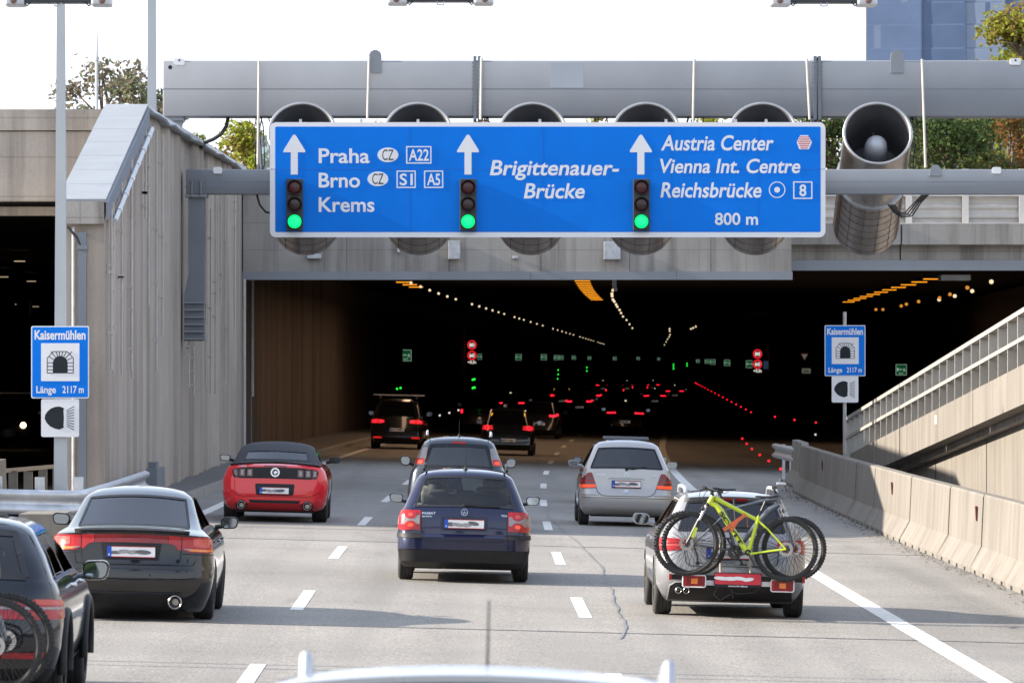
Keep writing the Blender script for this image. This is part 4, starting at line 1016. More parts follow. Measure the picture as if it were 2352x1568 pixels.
dots('k', 'tiny white reflector stud in the dark tunnel', 'white reflector studs in the tunnel', pts, .045, emit('stud', (1, .9, .85), .25), 'reflector_stud', 'marker')
# emergency exit signs
EGS = emit('exit_green', (.01, .30, .10), .05); EGW = emit('exit_white', (.7, 1, .8), .10)
def exit_sign(u, v, size_px, Y, lab):
    k = size_px * Y / F; p = P(u, v, Y)
    o = empty('exit_sign', p, 0, lab, 'sign', 'green exit signs in the tunnel')
    m2 = MB(); m2.bx(-k/2, k/2, 0, .05, -k/2, k/2); m2.build('panel', EGS, o)
    m2 = MB(); m2.bx(-.40*k, -.22*k, -.012, -.002, -.12*k, .18*k); m2.bx(-.12*k, .12*k, -.012, -.002, .0, .06*k)
    m2.prism([(-.16*k, .03*k), (-.06*k, .12*k), (-.06*k, -.06*k)], lambda a, b, t_: Vector((a, -.012+t_*.01, b)), 1)
    m2.prism([(.2*k, .16*k), (.3*k, .14*k), (.34*k, .0), (.42*k, -.14*k), (.36*k, -.16*k), (.28*k, -.05*k), (.18*k, -.14*k), (.14*k, -.1*k), (.24*k, 0)], lambda a, b, t_: Vector((a, -.012+t_*.01, b)), 1)
    for (a, b, c, d) in ((-.5, .5, .46, .5), (-.5, .5, -.5, -.46), (-.5, -.46, -.46, .46), (.46, .5, -.46, .46)): m2.bx(a*k, b*k, -.012, -.002, c*k, d*k)
    m2.build('symbol', EGW, o)
    if size_px > 20:
        m2 = MB(); add_text(m2, 'EXIT', lambda a, b: Vector((a, -.013, b)), -.22*k, .22*k, -.38*k, .13*k); m2.build('lettering', EGW, o)
exit_sign(932, 816, 26, 275, 'largest green exit sign on the left tunnel wall')
exit_sign(2070, 849, 25, 287, 'large green exit sign on the right wall of the ramp lane')
for i, (u, v, s_, Y) in enumerate(((1100, 819, 13, 372), (1191, 820, 14, 430), (1249, 820, 13, 480), (1278, 821, 11, 520), (1289, 821, 10, 560), (1318, 821, 9, 600), (1354, 822, 8, 660), (1412, 823, 8, 700), (1466, 823, 7, 740), (1513, 824, 6, 780), (1603, 829, 8, 560), (1624, 830, 10, 520), (1637, 831, 12, 480), (1670, 833, 14, 440), (1722, 836, 17, 390))):
    exit_sign(u, v, s_, Y, 'small green exit sign far inside the tunnel')
ERS = emit('led_red', (1, .02, .04), .30); EWS = emit('led_white', (1, .95, .85), .30)
def speed(u, v, num, Y, lab, sub=False):
    p = P(u, v, Y); r_ = 10.5 * Y / F
    o = empty('speed_sign', p, 0, lab, 'sign', 'lit speed limit signs in the tunnel')
    m2 = MB(); m2.bx(-r_*1.08, r_*1.08, .01, .12, -r_*1.08, r_*1.08); m2.build('housing', M['dark_in'], o)
    m2 = MB(); m2.lathe([(0, r_*.74), (0, r_), (.01, r_), (.01, r_*.74)], (0, -.005, 0), (0, 1, 0), 28, closed=True); m2.build('ring', ERS, o)
    m2 = MB(); add_text(m2, num, lambda a, b: Vector((a, -.004, b)), -r_*.55, r_*.55, -r_*.38, r_*.76, 0, .02); m2.build('number', EWS, o)
    if sub:
        m2 = MB(); add_text(m2, '<3,5t', lambda a, b: Vector((a, -.004, b)), -r_*.9, r_*.9, -r_*1.75, r_*.6, 0, .02); m2.build('supplement_text', EWS, o)
speed(1084, 792, '80', 352, 'lit round 80 speed sign, upper of the pair left of centre'); speed(1084, 816, '60', 352, 'lit round 60 speed sign, lower of the pair left of centre', True)
speed(1740, 812.5, '80', 352, 'lit round 80 speed sign, upper of the pair at the right'); speed(1740, 836, '60', 352, 'lit round 60 speed sign, lower of the pair at the right', True)
yd = empty('yield_sign', P(1848, 819, 330), 0, 'dim triangular yield sign with a distance plate deep in the tunnel', 'sign'); k = 330/F
DIMW = emit('dim_white', (.6, .62, .5), .05)
m2 = MB(); m2.prism([(-10*k, 8*k), (10*k, 8*k), (0, -10*k)], lambda a, b, t_: Vector((a, t_*.04, b)), 1); m2.build('border', emit('dim_red', (.3, .02, .03), .03), yd)
m2 = MB(); m2.prism([(-7*k, 6*k), (7*k, 6*k), (0, -6.5*k)], lambda a, b, t_: Vector((a, -.01+t_*.005, b)), 1); m2.build('face', DIMW, yd)
m2 = MB(); m2.bx(-6*k, 14*k, 0, .04, -38*k, -27*k); m2.build('distance_plate', DIMW, yd)
m2 = MB(); add_text(m2, '50m', lambda a, b: Vector((a, -.008, b)), -3*k, 11*k, -36*k, 7*k); m2.build('lettering', M['ink'], yd)
ph = P(1762, 838, 352); m2 = MB(); m2.bx(ph.x-.22, ph.x+.22, 352, 352.05, ph.z-.25, ph.z+.25); m2.build('phone_sign', emit('dim_blue', (.12, .25, .45), .04), None, None, 'dim blue phone sign beside the right speed signs', 'sign')
# the light the sodium lamps throw on road and walls
for (s, y0, L, e) in ((2.3, 206, 56, 130), (-3.5, 200, 50, 170), (13.0, 208, 60, 60)):
    ld = bpy.data.lights.new('sodium_light', 'AREA'); ld.shape = 'RECTANGLE'; ld.size = .5; ld.size_y = L; ld.energy = e; ld.color = (1, .64, .40)
    lo = bpy.data.objects.new('sodium_light', ld); COL.objects.link(lo); lo.location = S(s, y0); lo.location.z = 5.45; lo.rotation_euler = (0, 0, -head(y0))
# ================================================================== vehicles
def paint(name, col, metal=0.0, rough=.28, coat=1.0):
    m, nt, b = nm(name)
    v = coords(nt, (1, 1, 1), False); n = noise(nt, v, 900, 1, .5); d = noise(nt, coords(nt, (1, 1, 2.2), False), 2.2, 5, .6)
    c = mixc(nt, tuple(x*.88 for x in col), tuple(min(1, x*1.12+.002) for x in col), n)
    zz = nt.nodes.new('ShaderNodeSeparateXYZ'); nt.links.new(coords(nt, (1, 1, 1), False), zz.inputs[0])
    mr = nt.nodes.new('ShaderNodeMapRange'); mr.inputs[1].default_value = .15; mr.inputs[2].default_value = .75; mr.inputs[3].default_value = .14; mr.inputs[4].default_value = .0
    nt.links.new(zz.outputs[2], mr.inputs[0])
    mu = N(nt, 'ShaderNodeMath', operation='MULTIPLY'); nt.links.new(mr.outputs[0], mu.inputs[0]); nt.links.new(d, mu.inputs[1])
    nt.links.new(mixc(nt, c, (.16, .14, .12), mu.outputs[0]), b.inputs['Base Color'])      # road dust towards the sills
    rr = nt.nodes.new('ShaderNodeMapRange'); rr.inputs[3].default_value = rough*.8; rr.inputs[4].default_value = rough*1.5; nt.links.new(d, rr.inputs[0]); nt.links.new(rr.outputs[0], b.inputs['Roughness'])
    b.inputs['Specular IOR Level'].default_value = .2; b.inputs['Metallic'].default_value = metal; b.inputs['Coat Weight'].default_value = coat; b.inputs['Coat Roughness'].default_value = .05
    return m
M['lens_red'] = mat('red_lens', (.36, .008, .012), .18, 0, .15, 30, coat=.15)
M['lens_deep'] = mat('deep_red_lens', (.20, .004, .008), .15, 0, .2, 30, coat=.2)
M['lens_pink'] = mat('pale_red_lens', (.55, .07, .055), .2, 0, .15, 25, coat=.15)
M['lens_amber'] = mat('amber_lens', (.80, .20, .03), .15, 0, .15, 30, coat=.5)
M['lens_clear'] = mat('clear_lens', (.24, .22, .22), .15, .3, .2, 30, coat=.2)
M['lens_smoke'] = mat('smoked_lens', (.09, .012, .016), .10, 0, .2, 20, coat=.7)
M['brake'] = emit('lit_brake_lens', (1, .10, .03), .20)
M['chrome'] = mat('chrome', (.52, .52, .54), .12, 1.0, .05, 4)
M['alloy'] = mat('alloy_rim', (.45, .46, .48), .3, .85, .12, 6)
M['mirror'] = mat('mirror_glass', (.38, .44, .50), .03, 1.0, .02, 2)
M['seat'] = mat('seat_fabric', (.05, .05, .055), .9, 0, .2, 8)
M['seat_lt'] = mat('daylit_seat_fabric', (.20, .19, .17), .9, 0, .15, 8)  # seat colour lightened to stand for daylight coming through the cabin
M['cloth_roof'] = mat('soft_top_cloth', (.045, .047, .055), .85, 0, .2, 25)
M['exh'] = mat('exhaust_steel', (.40, .38, .35), .25, .95, .2, 6)
M['plate_w'] = mat('plate_white', (.82, .82, .83), .4, 0, .03, 3)
M['plate_s1'] = mat('plate_smudge_grey', (.30, .30, .31), .5, 0, .35, 25, stretch=(1, 1, 4))
M['plate_s2'] = mat('plate_smudge_dark', (.12, .12, .13), .5, 0, .4, 25, stretch=(1, 1, 4))
M['plate_b'] = mat('plate_blue', (.01, .07, .45), .4, 0, .05, 3)
GL_CLEAR = glass('car_glass_clear', (.82, .87, .85), .02)
GL_TINT = glass('car_glass_tinted', (.22, .24, .26), .07)
GL_DARK = glass('car_glass_privacy', (.035, .037, .042), .05, .04)
class Car:
    def __init__(s, rows, SF, bow=.04, bowf=.12, nA=6, ib=8, cr=(.02, .05)):
        s.ib, s.cr = ib, cr
        s.rows, s.SF, s.bow, s.bowf, s.nA = rows, SF, bow, bowf, nA
    def row_at(s, z):
        r = s.rows
        if z <= r[0][0]: return r[0]
        for a, b in zip(r, r[1:]):
            if z <= b[0]:
                t = (z - a[0]) / max(1e-6, b[0] - a[0]); return tuple(p + (q-p)*t for p, q in zip(a, b))
        return r[-1]
    def warp(s, row, x, y):
        z, w, yr_, yf, rr, rf = row
        zb = s.rows[s.ib][0]; k = max(0, min(1, (z-.45)/(zb-.45)))*s.cr[0] + max(0, min(1, (z-zb)/(s.rows[-1][0]-zb)))*s.cr[1]
        z = z - k*(x/s.rows[s.ib][1])**2
        return (x, y + s.bow*(x/w)**2*max(0, 1-(y-yr_)/.8) - s.bowf*(x/w)**2*max(0, 1-(yf-y)/1.2), z)
    def half(s, row):
        z, w, yr_, yf, rr, rf = row; pts = []
        for f in (0, .2, .4, .6, .8, 1): pts.append((f*(w-rr), yr_))
        for k in range(1, s.nA+1):
            a = R(90*k/s.nA); pts.append((w-rr + rr*math.sin(a), yr_ + rr*(1-math.cos(a))))
        for f in s.SF[1:]: pts.append((w, yr_+rr + f*(yf-rf-yr_-rr)))
        for k in range(1, 5):
            a = R(90*k/4); pts.append((w-rf + rf*math.cos(a), yf-rf + rf*math.sin(a)))
        for f in (.66, .33, 0): pts.append((f*(w-rf), yf))
        return [Vector(s.warp(row, x, y)) for x, y in pts]
    def surf(s, x, z, off=0.0):
        """x in the rear view; beyond the half width it runs on along the side"""
        sg = -1 if x < 0 else 1
        def p(xx, zz):
            row = s.row_at(zz); _, w, yr_, yf, rr, rf = row
            if xx <= w-rr: q = (xx, yr_)
            elif xx <= w: q = (xx, yr_ + rr*(1 - math.sqrt(max(0, 1-((xx-(w-rr))/rr)**2))))
            else: q = (w, yr_+rr+(xx-w))
            return Vector(s.warp(row, *q))
        xx = abs(x); a = p(xx, z)
        if off:
            e = .01; n = (p(xx+e, z) - p(max(0, xx-e), z)).cross(p(xx, z+e) - p(xx, z-e))
            if n.length < 1e-9: n = Vector((0, -1, 0))
            n.normalize()
            if n.y > .3 and n.x < .3: n = -n
            if n.x < -.5: n = -n
            a = a + n*off
        return Vector((sg*a.x, a.y, a.z))
    # ---- parts laid on the rear surface
    def patch(s, name, poly, m, root, off=.006, depth=.02, mirror=False, step=.05, sm=50):
        out = []
        for sgn in ((1, -1) if mirror else (1,)):
            bm = bmesh.new(); vs = [bm.verts.new((sgn*x, z, 0)) for x, z in poly]; f = bm.faces.new(vs)
            bmesh.ops.triangulate(bm, faces=[f])
            xs = [p[0]*sgn for p in poly]; zs = [p[1] for p in poly]
            for lo, hi, ax in ((min(xs), max(xs), 0), (min(zs), max(zs), 1)):
                k = lo + step
                while k < hi - .004:
                    co = [0, 0, 0]; co[ax] = k; no = [0, 0, 0]; no[ax] = 1
                    bmesh.ops.bisect_plane(bm, geom=bm.verts[:]+bm.edges[:]+bm.faces[:], plane_co=co, plane_no=no, dist=1e-5); k += step
            r = bmesh.ops.extrude_face_region(bm, geom=bm.faces[:])
            for v in [g for g in r['geom'] if isinstance(g, bmesh.types.BMVert)]: v.co.z = 1
            for v in bm.verts:
                q = s.surf(v.co.x, v.co.y, off if v.co.z > .5 else off - depth); v.co = q
            bmesh.ops.recalc_face_normals(bm, faces=bm.faces)
            out.append(finish(name, bm, m, root, sm))
        return out
    def stroke(s, name, pts, wd, m, root, off=.007, mirror=False):
        for sgn in ((1, -1) if mirror else (1,)):
            mb = MB(); fine = []
            for a, b in zip(pts, pts[1:]):
                n = max(1, int(math.hypot(b[0]-a[0], b[1]-a[1])/.04))
                for k in range(n): fine.append((a[0]+(b[0]-a[0])*k/n, a[1]+(b[1]-a[1])*k/n))
            fine.append(pts[-1]); rows = []
            for i, p in enumerate(fine):
                a = Vector(fine[max(i-1, 0)]); b = Vector(fine[min(i+1, len(fine)-1)]); d = (b-a).normalized(); n = Vector((-d.y, d.x))*wd/2
                rows.append([s.surf(sgn*(p[0]+n.x), p[1]+n.y, off), s.surf(sgn*(p[0]-n.x), p[1]-n.y, off)])
            mb.loft(rows, closed=False); mb.build(name, m, root)
    def text(s, name, body, x0, x1, zb, cap, m, root, off=.010, bold=.03, shear=0):
        mb = MB(); add_text(mb, body, lambda x, z: s.surf(x, z, off), x0, x1, zb, cap, shear, bold); return mb.build(name, m, root)
def apply_bool(o, cutters):
    for c in cutters:
        md = o.modifiers.new('b', 'BOOLEAN'); md.object = c; md.operation = 'DIFFERENCE'; md.solver = 'EXACT'
    dg = bpy.context.evaluated_depsgraph_get(); dg.update()
    me = bpy.data.meshes.new_from_object(o.evaluated_get(dg)); o.modifiers.clear()
    for c in cutters: d = c.data; bpy.data.objects.remove(c); bpy.data.meshes.remove(d)
    bm = bmesh.new(); bm.from_mesh(me); bpy.data.meshes.remove(me); d = o.data; bpy.data.objects.remove(o); bpy.data.meshes.remove(d); return bm
def wheel(root, x, y, r, w_, rim=None, camber=0.0, spokes=5):
    sg = 1 if x > 0 else -1; xc = x - sg*w_/2
    mb = MB(); prof = []
    h = w_/2
    for t, q in ((-h+.01, .66), (-h, .74), (-h+.004, .90), (-h+.02, .97)): prof.append((t, r*q))
    g = 4
    for k in range(g):
        a = -h+.025 + k*(w_-.05)/g; b = a + (w_-.05)/g
        prof += [(a+.004, r), (b-.006, r), (b-.005, r-.008), (b, r-.008)]
    for t, q in ((h-.02, .97), (h-.004, .90), (h, .74), (h-.01, .66)): prof.append((t, r*q))
    mb.lathe(prof, (0, 0, 0), (1, 0, 0), 36); t = mb.build('wheel', M['rubber'], root, 50)
    t.location = (xc, y, r); t.rotation_euler = (0, camber*sg, 0)
    mb = MB(); q = r*.67
    mb.lathe([(-h*.8, 0), (-h*.8, q), (h*.75*sg if sg > 0 else h*.75, q), (h*.75, q*.93), (-h*.3, q*.9), (-h*.3, 0)], (0, 0, 0), (sg, 0, 0), 28)
    for k in range(spokes):
        a = 2*math.pi*k/spokes; d = Vector((0, math.cos(a), math.sin(a)))
        mb.bar(Vector((sg*h*.72, 0, 0)) + d*.02, Vector((sg*h*.62, 0, 0)) + d*q*.95, .05, .03, up=(1, 0, 0))
    mb.lathe([(0, .05), (.02, .045), (.025, 0)], (sg*h*.72, 0, 0), (sg, 0, 0), 14)
    mb.build('rim', rim or M['alloy'], t, 40); return t
def mirror(root, x, y, z, w_, h, shell, sg, shape=.5):
    mb = MB(); pts = rrect(-w_/2, w_/2, -h/2, h/2, h*.38, 4)
    if shape: pts = [(a*(1 - .16*shape*(b < 0)), b - .10*shape*a*sg*-1) for a, b in pts]
    mb.loft([[(a, 0, b) for a, b in pts], [(a*1.03, .03, b*1.04) for a, b in pts], [(a*.9, .10, b*.9) for a, b in pts], [(a*.45, .15, b*.5) for a, b in pts]], cap0=True, cap1=True)
    mb.tube([(-sg*w_*.3, .06, -h*.25), (-sg*(w_*.5+.06), .07, -h*.42)], .028, 8)
    o = mb.build('mirror', shell, root, 40); o.location = (x, y, z)
    mb = MB(); mb.prism([(a*.86, b*.82) for a, b in pts], lambda a, b, t_: Vector((a, -.006+t_*.005, b)), 1); mb.build('mirror_glass', M['mirror'], o); return o
def plate(car, root, x, z, y=None, m_face=None, w_=.52, h=.115, band=True, seed=0, txt='A'):
    yy = car.surf(x, z).y - .03 if y is None else y; rng = random.Random(seed)
    mb = MB(); mb.bx(x-w_/2-.008, x+w_/2+.008, yy, yy+.015, z-h/2-.008, z+h/2+.008); p = mb.build('number_plate', M['black'], root)
    mb = MB(); mb.bx(x-w_/2, x+w_/2, yy-.003, yy-.0005, z-h/2, z+h/2); mb.build('plate_face', m_face or M['plate_w'], p)
    if band:
        mb = MB(); mb.bx(x-w_/2, x-w_/2+.05, yy-.006, yy-.0035, z-h/2, z+h/2); mb.build('plate_band', M['plate_b'], p)
        mb = MB(); add_text(mb, txt, lambda a, b: Vector((a, yy-.0075, b)), x-w_/2+.014, x-w_/2+.036, z-h*.38, .025); mb.build('lettering', M['plate_w'], p)
        mb = MB(); mb.bx(x-w_/2+.05, x+w_/2, yy-.0055, yy-.0035, z+h/2-.006, z+h/2); mb.bx(x-w_/2+.05, x+w_/2, yy-.0055, yy-.0035, z-h/2, z-h/2+.006); mb.build('plate_line', M['red'], p)
    for k in range(4):   # the blurred characters
        x0 = x - w_*.34 + k*w_*.19 + rng.uniform(-.01, .01); a, b = rng.uniform(.06, .09), h*rng.uniform(.16, .26); zc = z + rng.uniform(-.012, .012)
        mb = MB(); sk = rng.uniform(-.03, .03)
        mb.prism([(x0 + a*math.cos(2*math.pi*j/14) + sk*math.sin(2*math.pi*j/14), zc + b*math.sin(2*math.pi*j/14)) for j in range(14)], lambda q, e, t_: Vector((q, yy-.0056-.0006*k+t_*.002, e)), 1)
        mb.build('plate_smudge', (M['plate_s1'] if k % 3 else M['plate_s2']) if band else M['plate_w'], p)
    return p
def exhaust(root, x, z, y, r, tip=None, ln=.22):
    mb = MB(); mb.lathe([(ln, r), (0, r), (-.006, r-.006), (0, r-.012), (.1, r-.014), (.1, 0)], (x, y, z), (0, 1, 0), 20)
    return mb.build('exhaust_tip', tip or M['exh'], root, 40)
def build_car(spec):
    """returns (Car, root). spec: rows, SF, belt (row index), glass rows (i0,i1), side windows [(c0,c1)], wheels"""
    c = Car(spec['rows'], spec['SF'], spec.get('bow', .04), spec.get('bowf', .12), 6, spec['belt'], spec.get('crown', (.02, .045)))
    x, y, rz = spec['pos']
    root = empty(spec['name'], (x, y, gz(x, y)), rz, spec['label'], spec['cat']); root.rotation_euler = (0, BANK, rz)
    ib = spec['belt']; P_, B_ = spec['paint'], spec.get('low', M['black'])
    halves = [c.half(r) for r in c.rows]; n = len(halves[0])
    def full(h): return h + [Vector((-p.x, p.y, p.z)) for p in h[-2:0:-1]]
    mb = MB(); loops = [full(h) for h in halves[:ib+1]]
    rs = [[mb.bm.verts.new(p) for p in l] for l in loops]; m = len(rs[0])
    for i, (A, Bq) in enumerate(zip(rs, rs[1:])):
        for k in range(m):
            f = mb._f([A[k], A[(k+1) % m], Bq[(k+1) % m], Bq[k]])
            f.material_index = 1 if c.rows[i+1][0] <= spec.get('lowz', .0) + 1e-4 else 0
    f = mb._f(rs[0][::-1]); f.material_index = 1
    mb._f(rs[-1]); bmesh.ops.recalc_face_normals(mb.bm, faces=mb.bm.faces)
    low = finish('body', mb.bm, [P_, B_], root, None)
    wr, wx, ya, yb = spec['wheel_r'], spec['wheel_x'], spec['axle_r'], spec['axle_f']
    cut = []
    for yy in (ya, yb):
        for sg in (-1, 1):
            q = MB(); q.mi = 1; q.lathe([(0, 0), (0, wr+.05), (.6, wr+.05), (.6, 0)], (sg*(wx-.26), yy, wr+.01), (sg, 0, 0), 32)
            bmesh.ops.recalc_face_normals(q.bm, faces=q.bm.faces); o = finish('cut', q.bm, [P_, B_], root, None); cut.append(o)
    bm = apply_bool(low, cut)
    # greenhouse: same loops carried up; window faces go to their own parts
    g0, g1 = spec['glass']; SW = spec['side_windows']
    nR = 5; c_arc = 5 + c.nA; c_side0 = c_arc; c_side1 = c_arc + len(c.SF) - 1; c_fr = c_side1 + 4
    parts = {'body': bm, 'rear_window': bmesh.new(), 'windscreen': bmesh.new(), 'side_window_r': bmesh.new(), 'side_window_l': bmesh.new(), 'roof': bmesh.new()}
    rw = spec.get('rear_cols', nR)
    rg0, rg1 = spec.get('rear_glass', (g0, g1))
    def cls(i, j):
        if g0 <= i < g1:
            if j >= c_fr: return 'windscreen'
            for a, b in SW:
                if c_side0 + a <= j < c_side0 + b: return 'side'
        if rg0 <= i < rg1 and j < rw: return 'rear_window'
        if spec.get('cloth') and i >= ib: return 'roof'
        return 'body'
    for i in range(ib, len(halves)-1):
        for j in range(n-1):
            k = cls(i, j)
            for sg in (1, -1):
                kk = k if k != 'side' else ('side_window_r' if sg > 0 else 'side_window_l')
                b = parts[kk]; q = [halves[i][j], halves[i][j+1], halves[i+1][j+1], halves[i+1][j]]
                vs = [b.verts.new((sg*p.x, p.y, p.z)) for p in q]
                if sg < 0: vs = vs[::-1]
                if len({tuple(round(a, 5) for a in v.co) for v in vs}) >= 3: b.faces.new(vs)
    b = parts['roof' if spec.get('cloth') else 'body']
    top = full(halves[-1]); b.faces.new([b.verts.new(p) for p in top])
    for k, b in parts.items():
        if not len(b.faces): b.free(); continue
        bmesh.ops.remove_doubles(b, verts=b.verts, dist=1e-4)
        if k != 'roof' and k != 'body': bmesh.ops.recalc_face_normals(b, faces=b.faces)
        nm_ = {'side_window_r': 'side_window', 'side_window_l': 'side_window', 'roof': 'soft_top'}.get(k, k)
        gm = {'rear_window': spec.get('rear_gl', GL_TINT), 'windscreen': spec.get('wind_gl', GL_CLEAR), 'roof': M['cloth_roof']}.get(k, spec.get('side_gl', GL_TINT))
        finish(nm_, b, [P_, B_] if k == 'body' else gm, root, spec.get('sm', 38))
    # cabin: shelf, seats, head restraints
    zb = c.rows[ib][0] + .006; rowb = list(c.rows[ib]); rowb[0] = zb; rowb[1] -= .05; rowb[2] += .06; rowb[3] -= .1
    q = MB(); q._f([q.bm.verts.new(p) for p in full(c.half(tuple(rowb)))]); q.build('parcel_shelf', spec.get('shelf', M['seat']), root)
    for yy, xs, hh, mm in spec.get('seats', ()):
        for xx in xs:
            q = MB(); q.box((xx, yy+.03, zb + .02 + hh*.28), (.44, .13, hh*.56+.04), Matrix.Rotation(R(12), 3, 'X'), .04); o = q.build('seat', mm, root, 50)
            q = MB(); q.box((xx, yy-.03, zb + hh*.83), (.27, .10, hh*.36), Matrix.Rotation(R(8), 3, 'X'), .045); q.build('headrest', mm, o, 50)
    for yy in (ya, yb):
        for sg in (-1, 1): wheel(root, sg*wx, yy, wr, spec.get('tyre_w', .205), spec.get('rim'), spec.get('camber', 0), spec.get('spokes', 5))
    q = MB(); q.bx(-wx+.22, wx-.22, .35, yb+.3, spec.get('ub', .17), .42); q.bx(-wx+.1, wx-.1, ya-.06, ya+.06, wr-.05, wr+.05); q.build('underbody', M['black'], root)
    mx, my, mz, mw, mh = spec['mirror']
    for sg in (-1, 1): mirror(root, sg*mx, my, mz, mw, mh, spec.get('mirror_m', P_), sg)
    return c, root
def rail_pair(root, x0, z, y0, y1, m, r=.018, dx=.0):
    for sg in (-1, 1):
        q = MB(); pts = [(sg*x0, y0, z-.05), (sg*(x0), y0+.06, z-.005)] + [(sg*(x0-dx*k/6), y0+.12+(y1-y0-.24)*k/6, z + .012*math.sin(math.pi*k/6)) for k in range(7)] + [(sg*(x0-dx), y1-.06, z-.01), (sg*(x0-dx), y1, z-.07)]
        q.tube(pts, r, 8); q.build('roof_rail', m, root, 60)
def aerial(root, y, z, ln, lean=-.18):
    q = MB(); q.lathe([(0, .035), (.03, .022), (.06, .006)], (0, y, z), (0, 0, 1), 12); q.tube([(0, y, z+.04), (0, y+lean*ln, z+ln)], [.005, .003], 6); q.build('aerial', M['black'], root, 50)
def wiper(car, root, x0, z0, x1, z1):
    q = MB(); a = car.surf(x0, z0, .02); b = car.surf(x1, z1, .02); q.tube([a, b], .009, 6); q.lathe([(0, .03), (-.02, .028), (-.03, .0)], car.surf(x0, z0, .0), (0, 1, 0), 12)
    q.bar(car.surf(x0+(x1-x0)*.25, z0+(z1-z0)*.25-.01, .012), b, .014, .02); q.build('rear_wiper', M['black'], root, 40)
def ell(cx_, cz_, a, b, n=18): return [(cx_ + a*math.cos(2*math.pi*k/n), cz_ + b*math.sin(2*math.pi*k/n)) for k in range(n)]
# ------------------------------------------------------------------ dark blue estate in the middle lane
PB = paint('midnight_blue_paint', (.003, .006, .036), .2, .22)
c, r = build_car(dict(name='estate_car', label='dark blue estate car with roof rails in the middle lane', cat='car', pos=(-.03, 74.5, 0), paint=PB,
    rows=[(.19, .78, .25, 4.40, .15, .3), (.27, .84, .07, 4.6, .22, .4), (.43, .868, .01, 4.68, .25, .45), (.435, .870, .0, 4.68, .25, .45), (.60, .873, .0, 4.68, .25, .45), (.64, .868, .05, 4.66, .2, .45), (.80, .86, .07, 4.6, .16, .45), (.92, .84, .10, 4.2, .14, .4), (.985, .80, .14, 3.45, .13, .3),
          (1.0, .792, .155, 3.42, .125, .25), (1.20, .715, .30, 2.95, .12, .2), (1.385, .635, .45, 2.5, .11, .2), (1.43, .60, .50, 2.38, .12, .25), (1.465, .52, .62, 2.15, .15, .3), (1.482, .30, .85, 1.9, .15, .2)],
    SF=[0, .05, .28, .31, .55, .585, .93, 1], belt=8, glass=(9, 11), side_windows=[(1, 2), (3, 4), (5, 6)], rear_gl=GL_CLEAR, side_gl=GL_CLEAR, lowz=.43, shelf=M['seat_lt'],
    wheel_r=.315, wheel_x=.862, axle_r=.98, axle_f=3.68, mirror=(.93, 2.95, 1.03, .19, .125), seats=[(1.35, (-.36, 0, .36), .20, M['seat']), (2.25, (-.37, .37), .34, M['seat_lt'])]))
WX_ = [(-1, 1)]
c.patch('tail_lamp', [(.573, .945), (.573, .69), (.80, .685), (.86, .70), (.95, .80), (.93, .94), (.80, .955)], M['lens_red'], r, .010, .03, True)
c.patch('lamp_band', [(.585, .885), (.585, .765), (.86, .765), (.86, .885)], M['lens_clear'], r, .014, .01, True)
for z, m_ in ((.89, 'lens_red'), (.755, 'lens_red')):
    c.patch('lamp_roundel', ell(.70, z, .075, .055), M[m_], r, .018, .012, True); c.patch('lamp_bulb', ell(.70, z, .035, .026, 12), M['brake'] if z < .8 else M['lens_pink'], r, .021, .008, True)
c.patch('bumper_strip', [(.56, .585), (.575, .645), (.9, .645), (1.35, .64), (1.35, .60), (.9, .585)], M['black'], r, .012, .02, True)
c.stroke('tailgate_seam', [(.565, .955), (.565, .66), (.555, .60), (.52, .565), (.45, .55), (-.45, .55), (-.52, .565), (-.555, .60), (-.565, .66), (-.565, .955)], .012, M['ink'], r)
c.stroke('window_seal', [(.645, 1.005), (.525, 1.385), (-.525, 1.385), (-.645, 1.005), (.645, 1.005)], .030, M['ink'], r, .006)
c.patch('plate_recess', [(-.31, .875), (-.31, .70), (-.28, .685), (.28, .685), (.31, .70), (.31, .875)], mat('recess_blue', (.004, .006, .03), .4), r, .004, .012)
plate(c, r, 0, .775, seed=1)
c.patch('badge', ell(0, .925, .045, .045, 24), M['chrome'], r, .012, .01); c.patch('badge_field', ell(0, .925, .038, .038, 24), PB, r, .015, .006)
c.text('emblem', 'V', -.016, .016, .93, .026, M['chrome'], r, .018, .0); c.text('emblem', 'W', -.027, .027, .898, .030, M['chrome'], r, .018, .0)
c.text('lettering', 'PASSAT', -.555, -.375, .895, .028, M['chrome'], r); c.text('lettering', 'EDITION', -.555, -.425, .858, .018, M['chrome'], r); c.text('lettering', 'TDI', .478, .56, .885, .024, M['chrome'], r)
wiper(c, r, 0, 1.01, .46, 1.0); aerial(r, .70, 1.465, .33); rail_pair(r, .545, 1.515, .60, 2.6, M['black'], .02)
c.stroke('door_seam', [(1.95, .35), (1.95, .96)], .010, M['ink'], r, .004, True); c.stroke('fuel_flap', [(1.15, .72), (1.30, .72), (1.30, .86), (1.15, .86), (1.15, .72)], .008, M['ink'], r, .004)
q = MB(); q.bx(-.14, .13, 3.0, 3.03, 1.27, 1.33, .01); q.build('rear_view_mirror', M['mirror'], r)
q = MB(); q.tube([(-.45, .5, .25), (-.28, .55, .23), (-.2, .9, .24)], .05, 8); q.tube([(-.25, .28, .26), (-.25, .28, .18)], .012, 6); q.build('silencer', M['exh'], r, 50)
EST = r
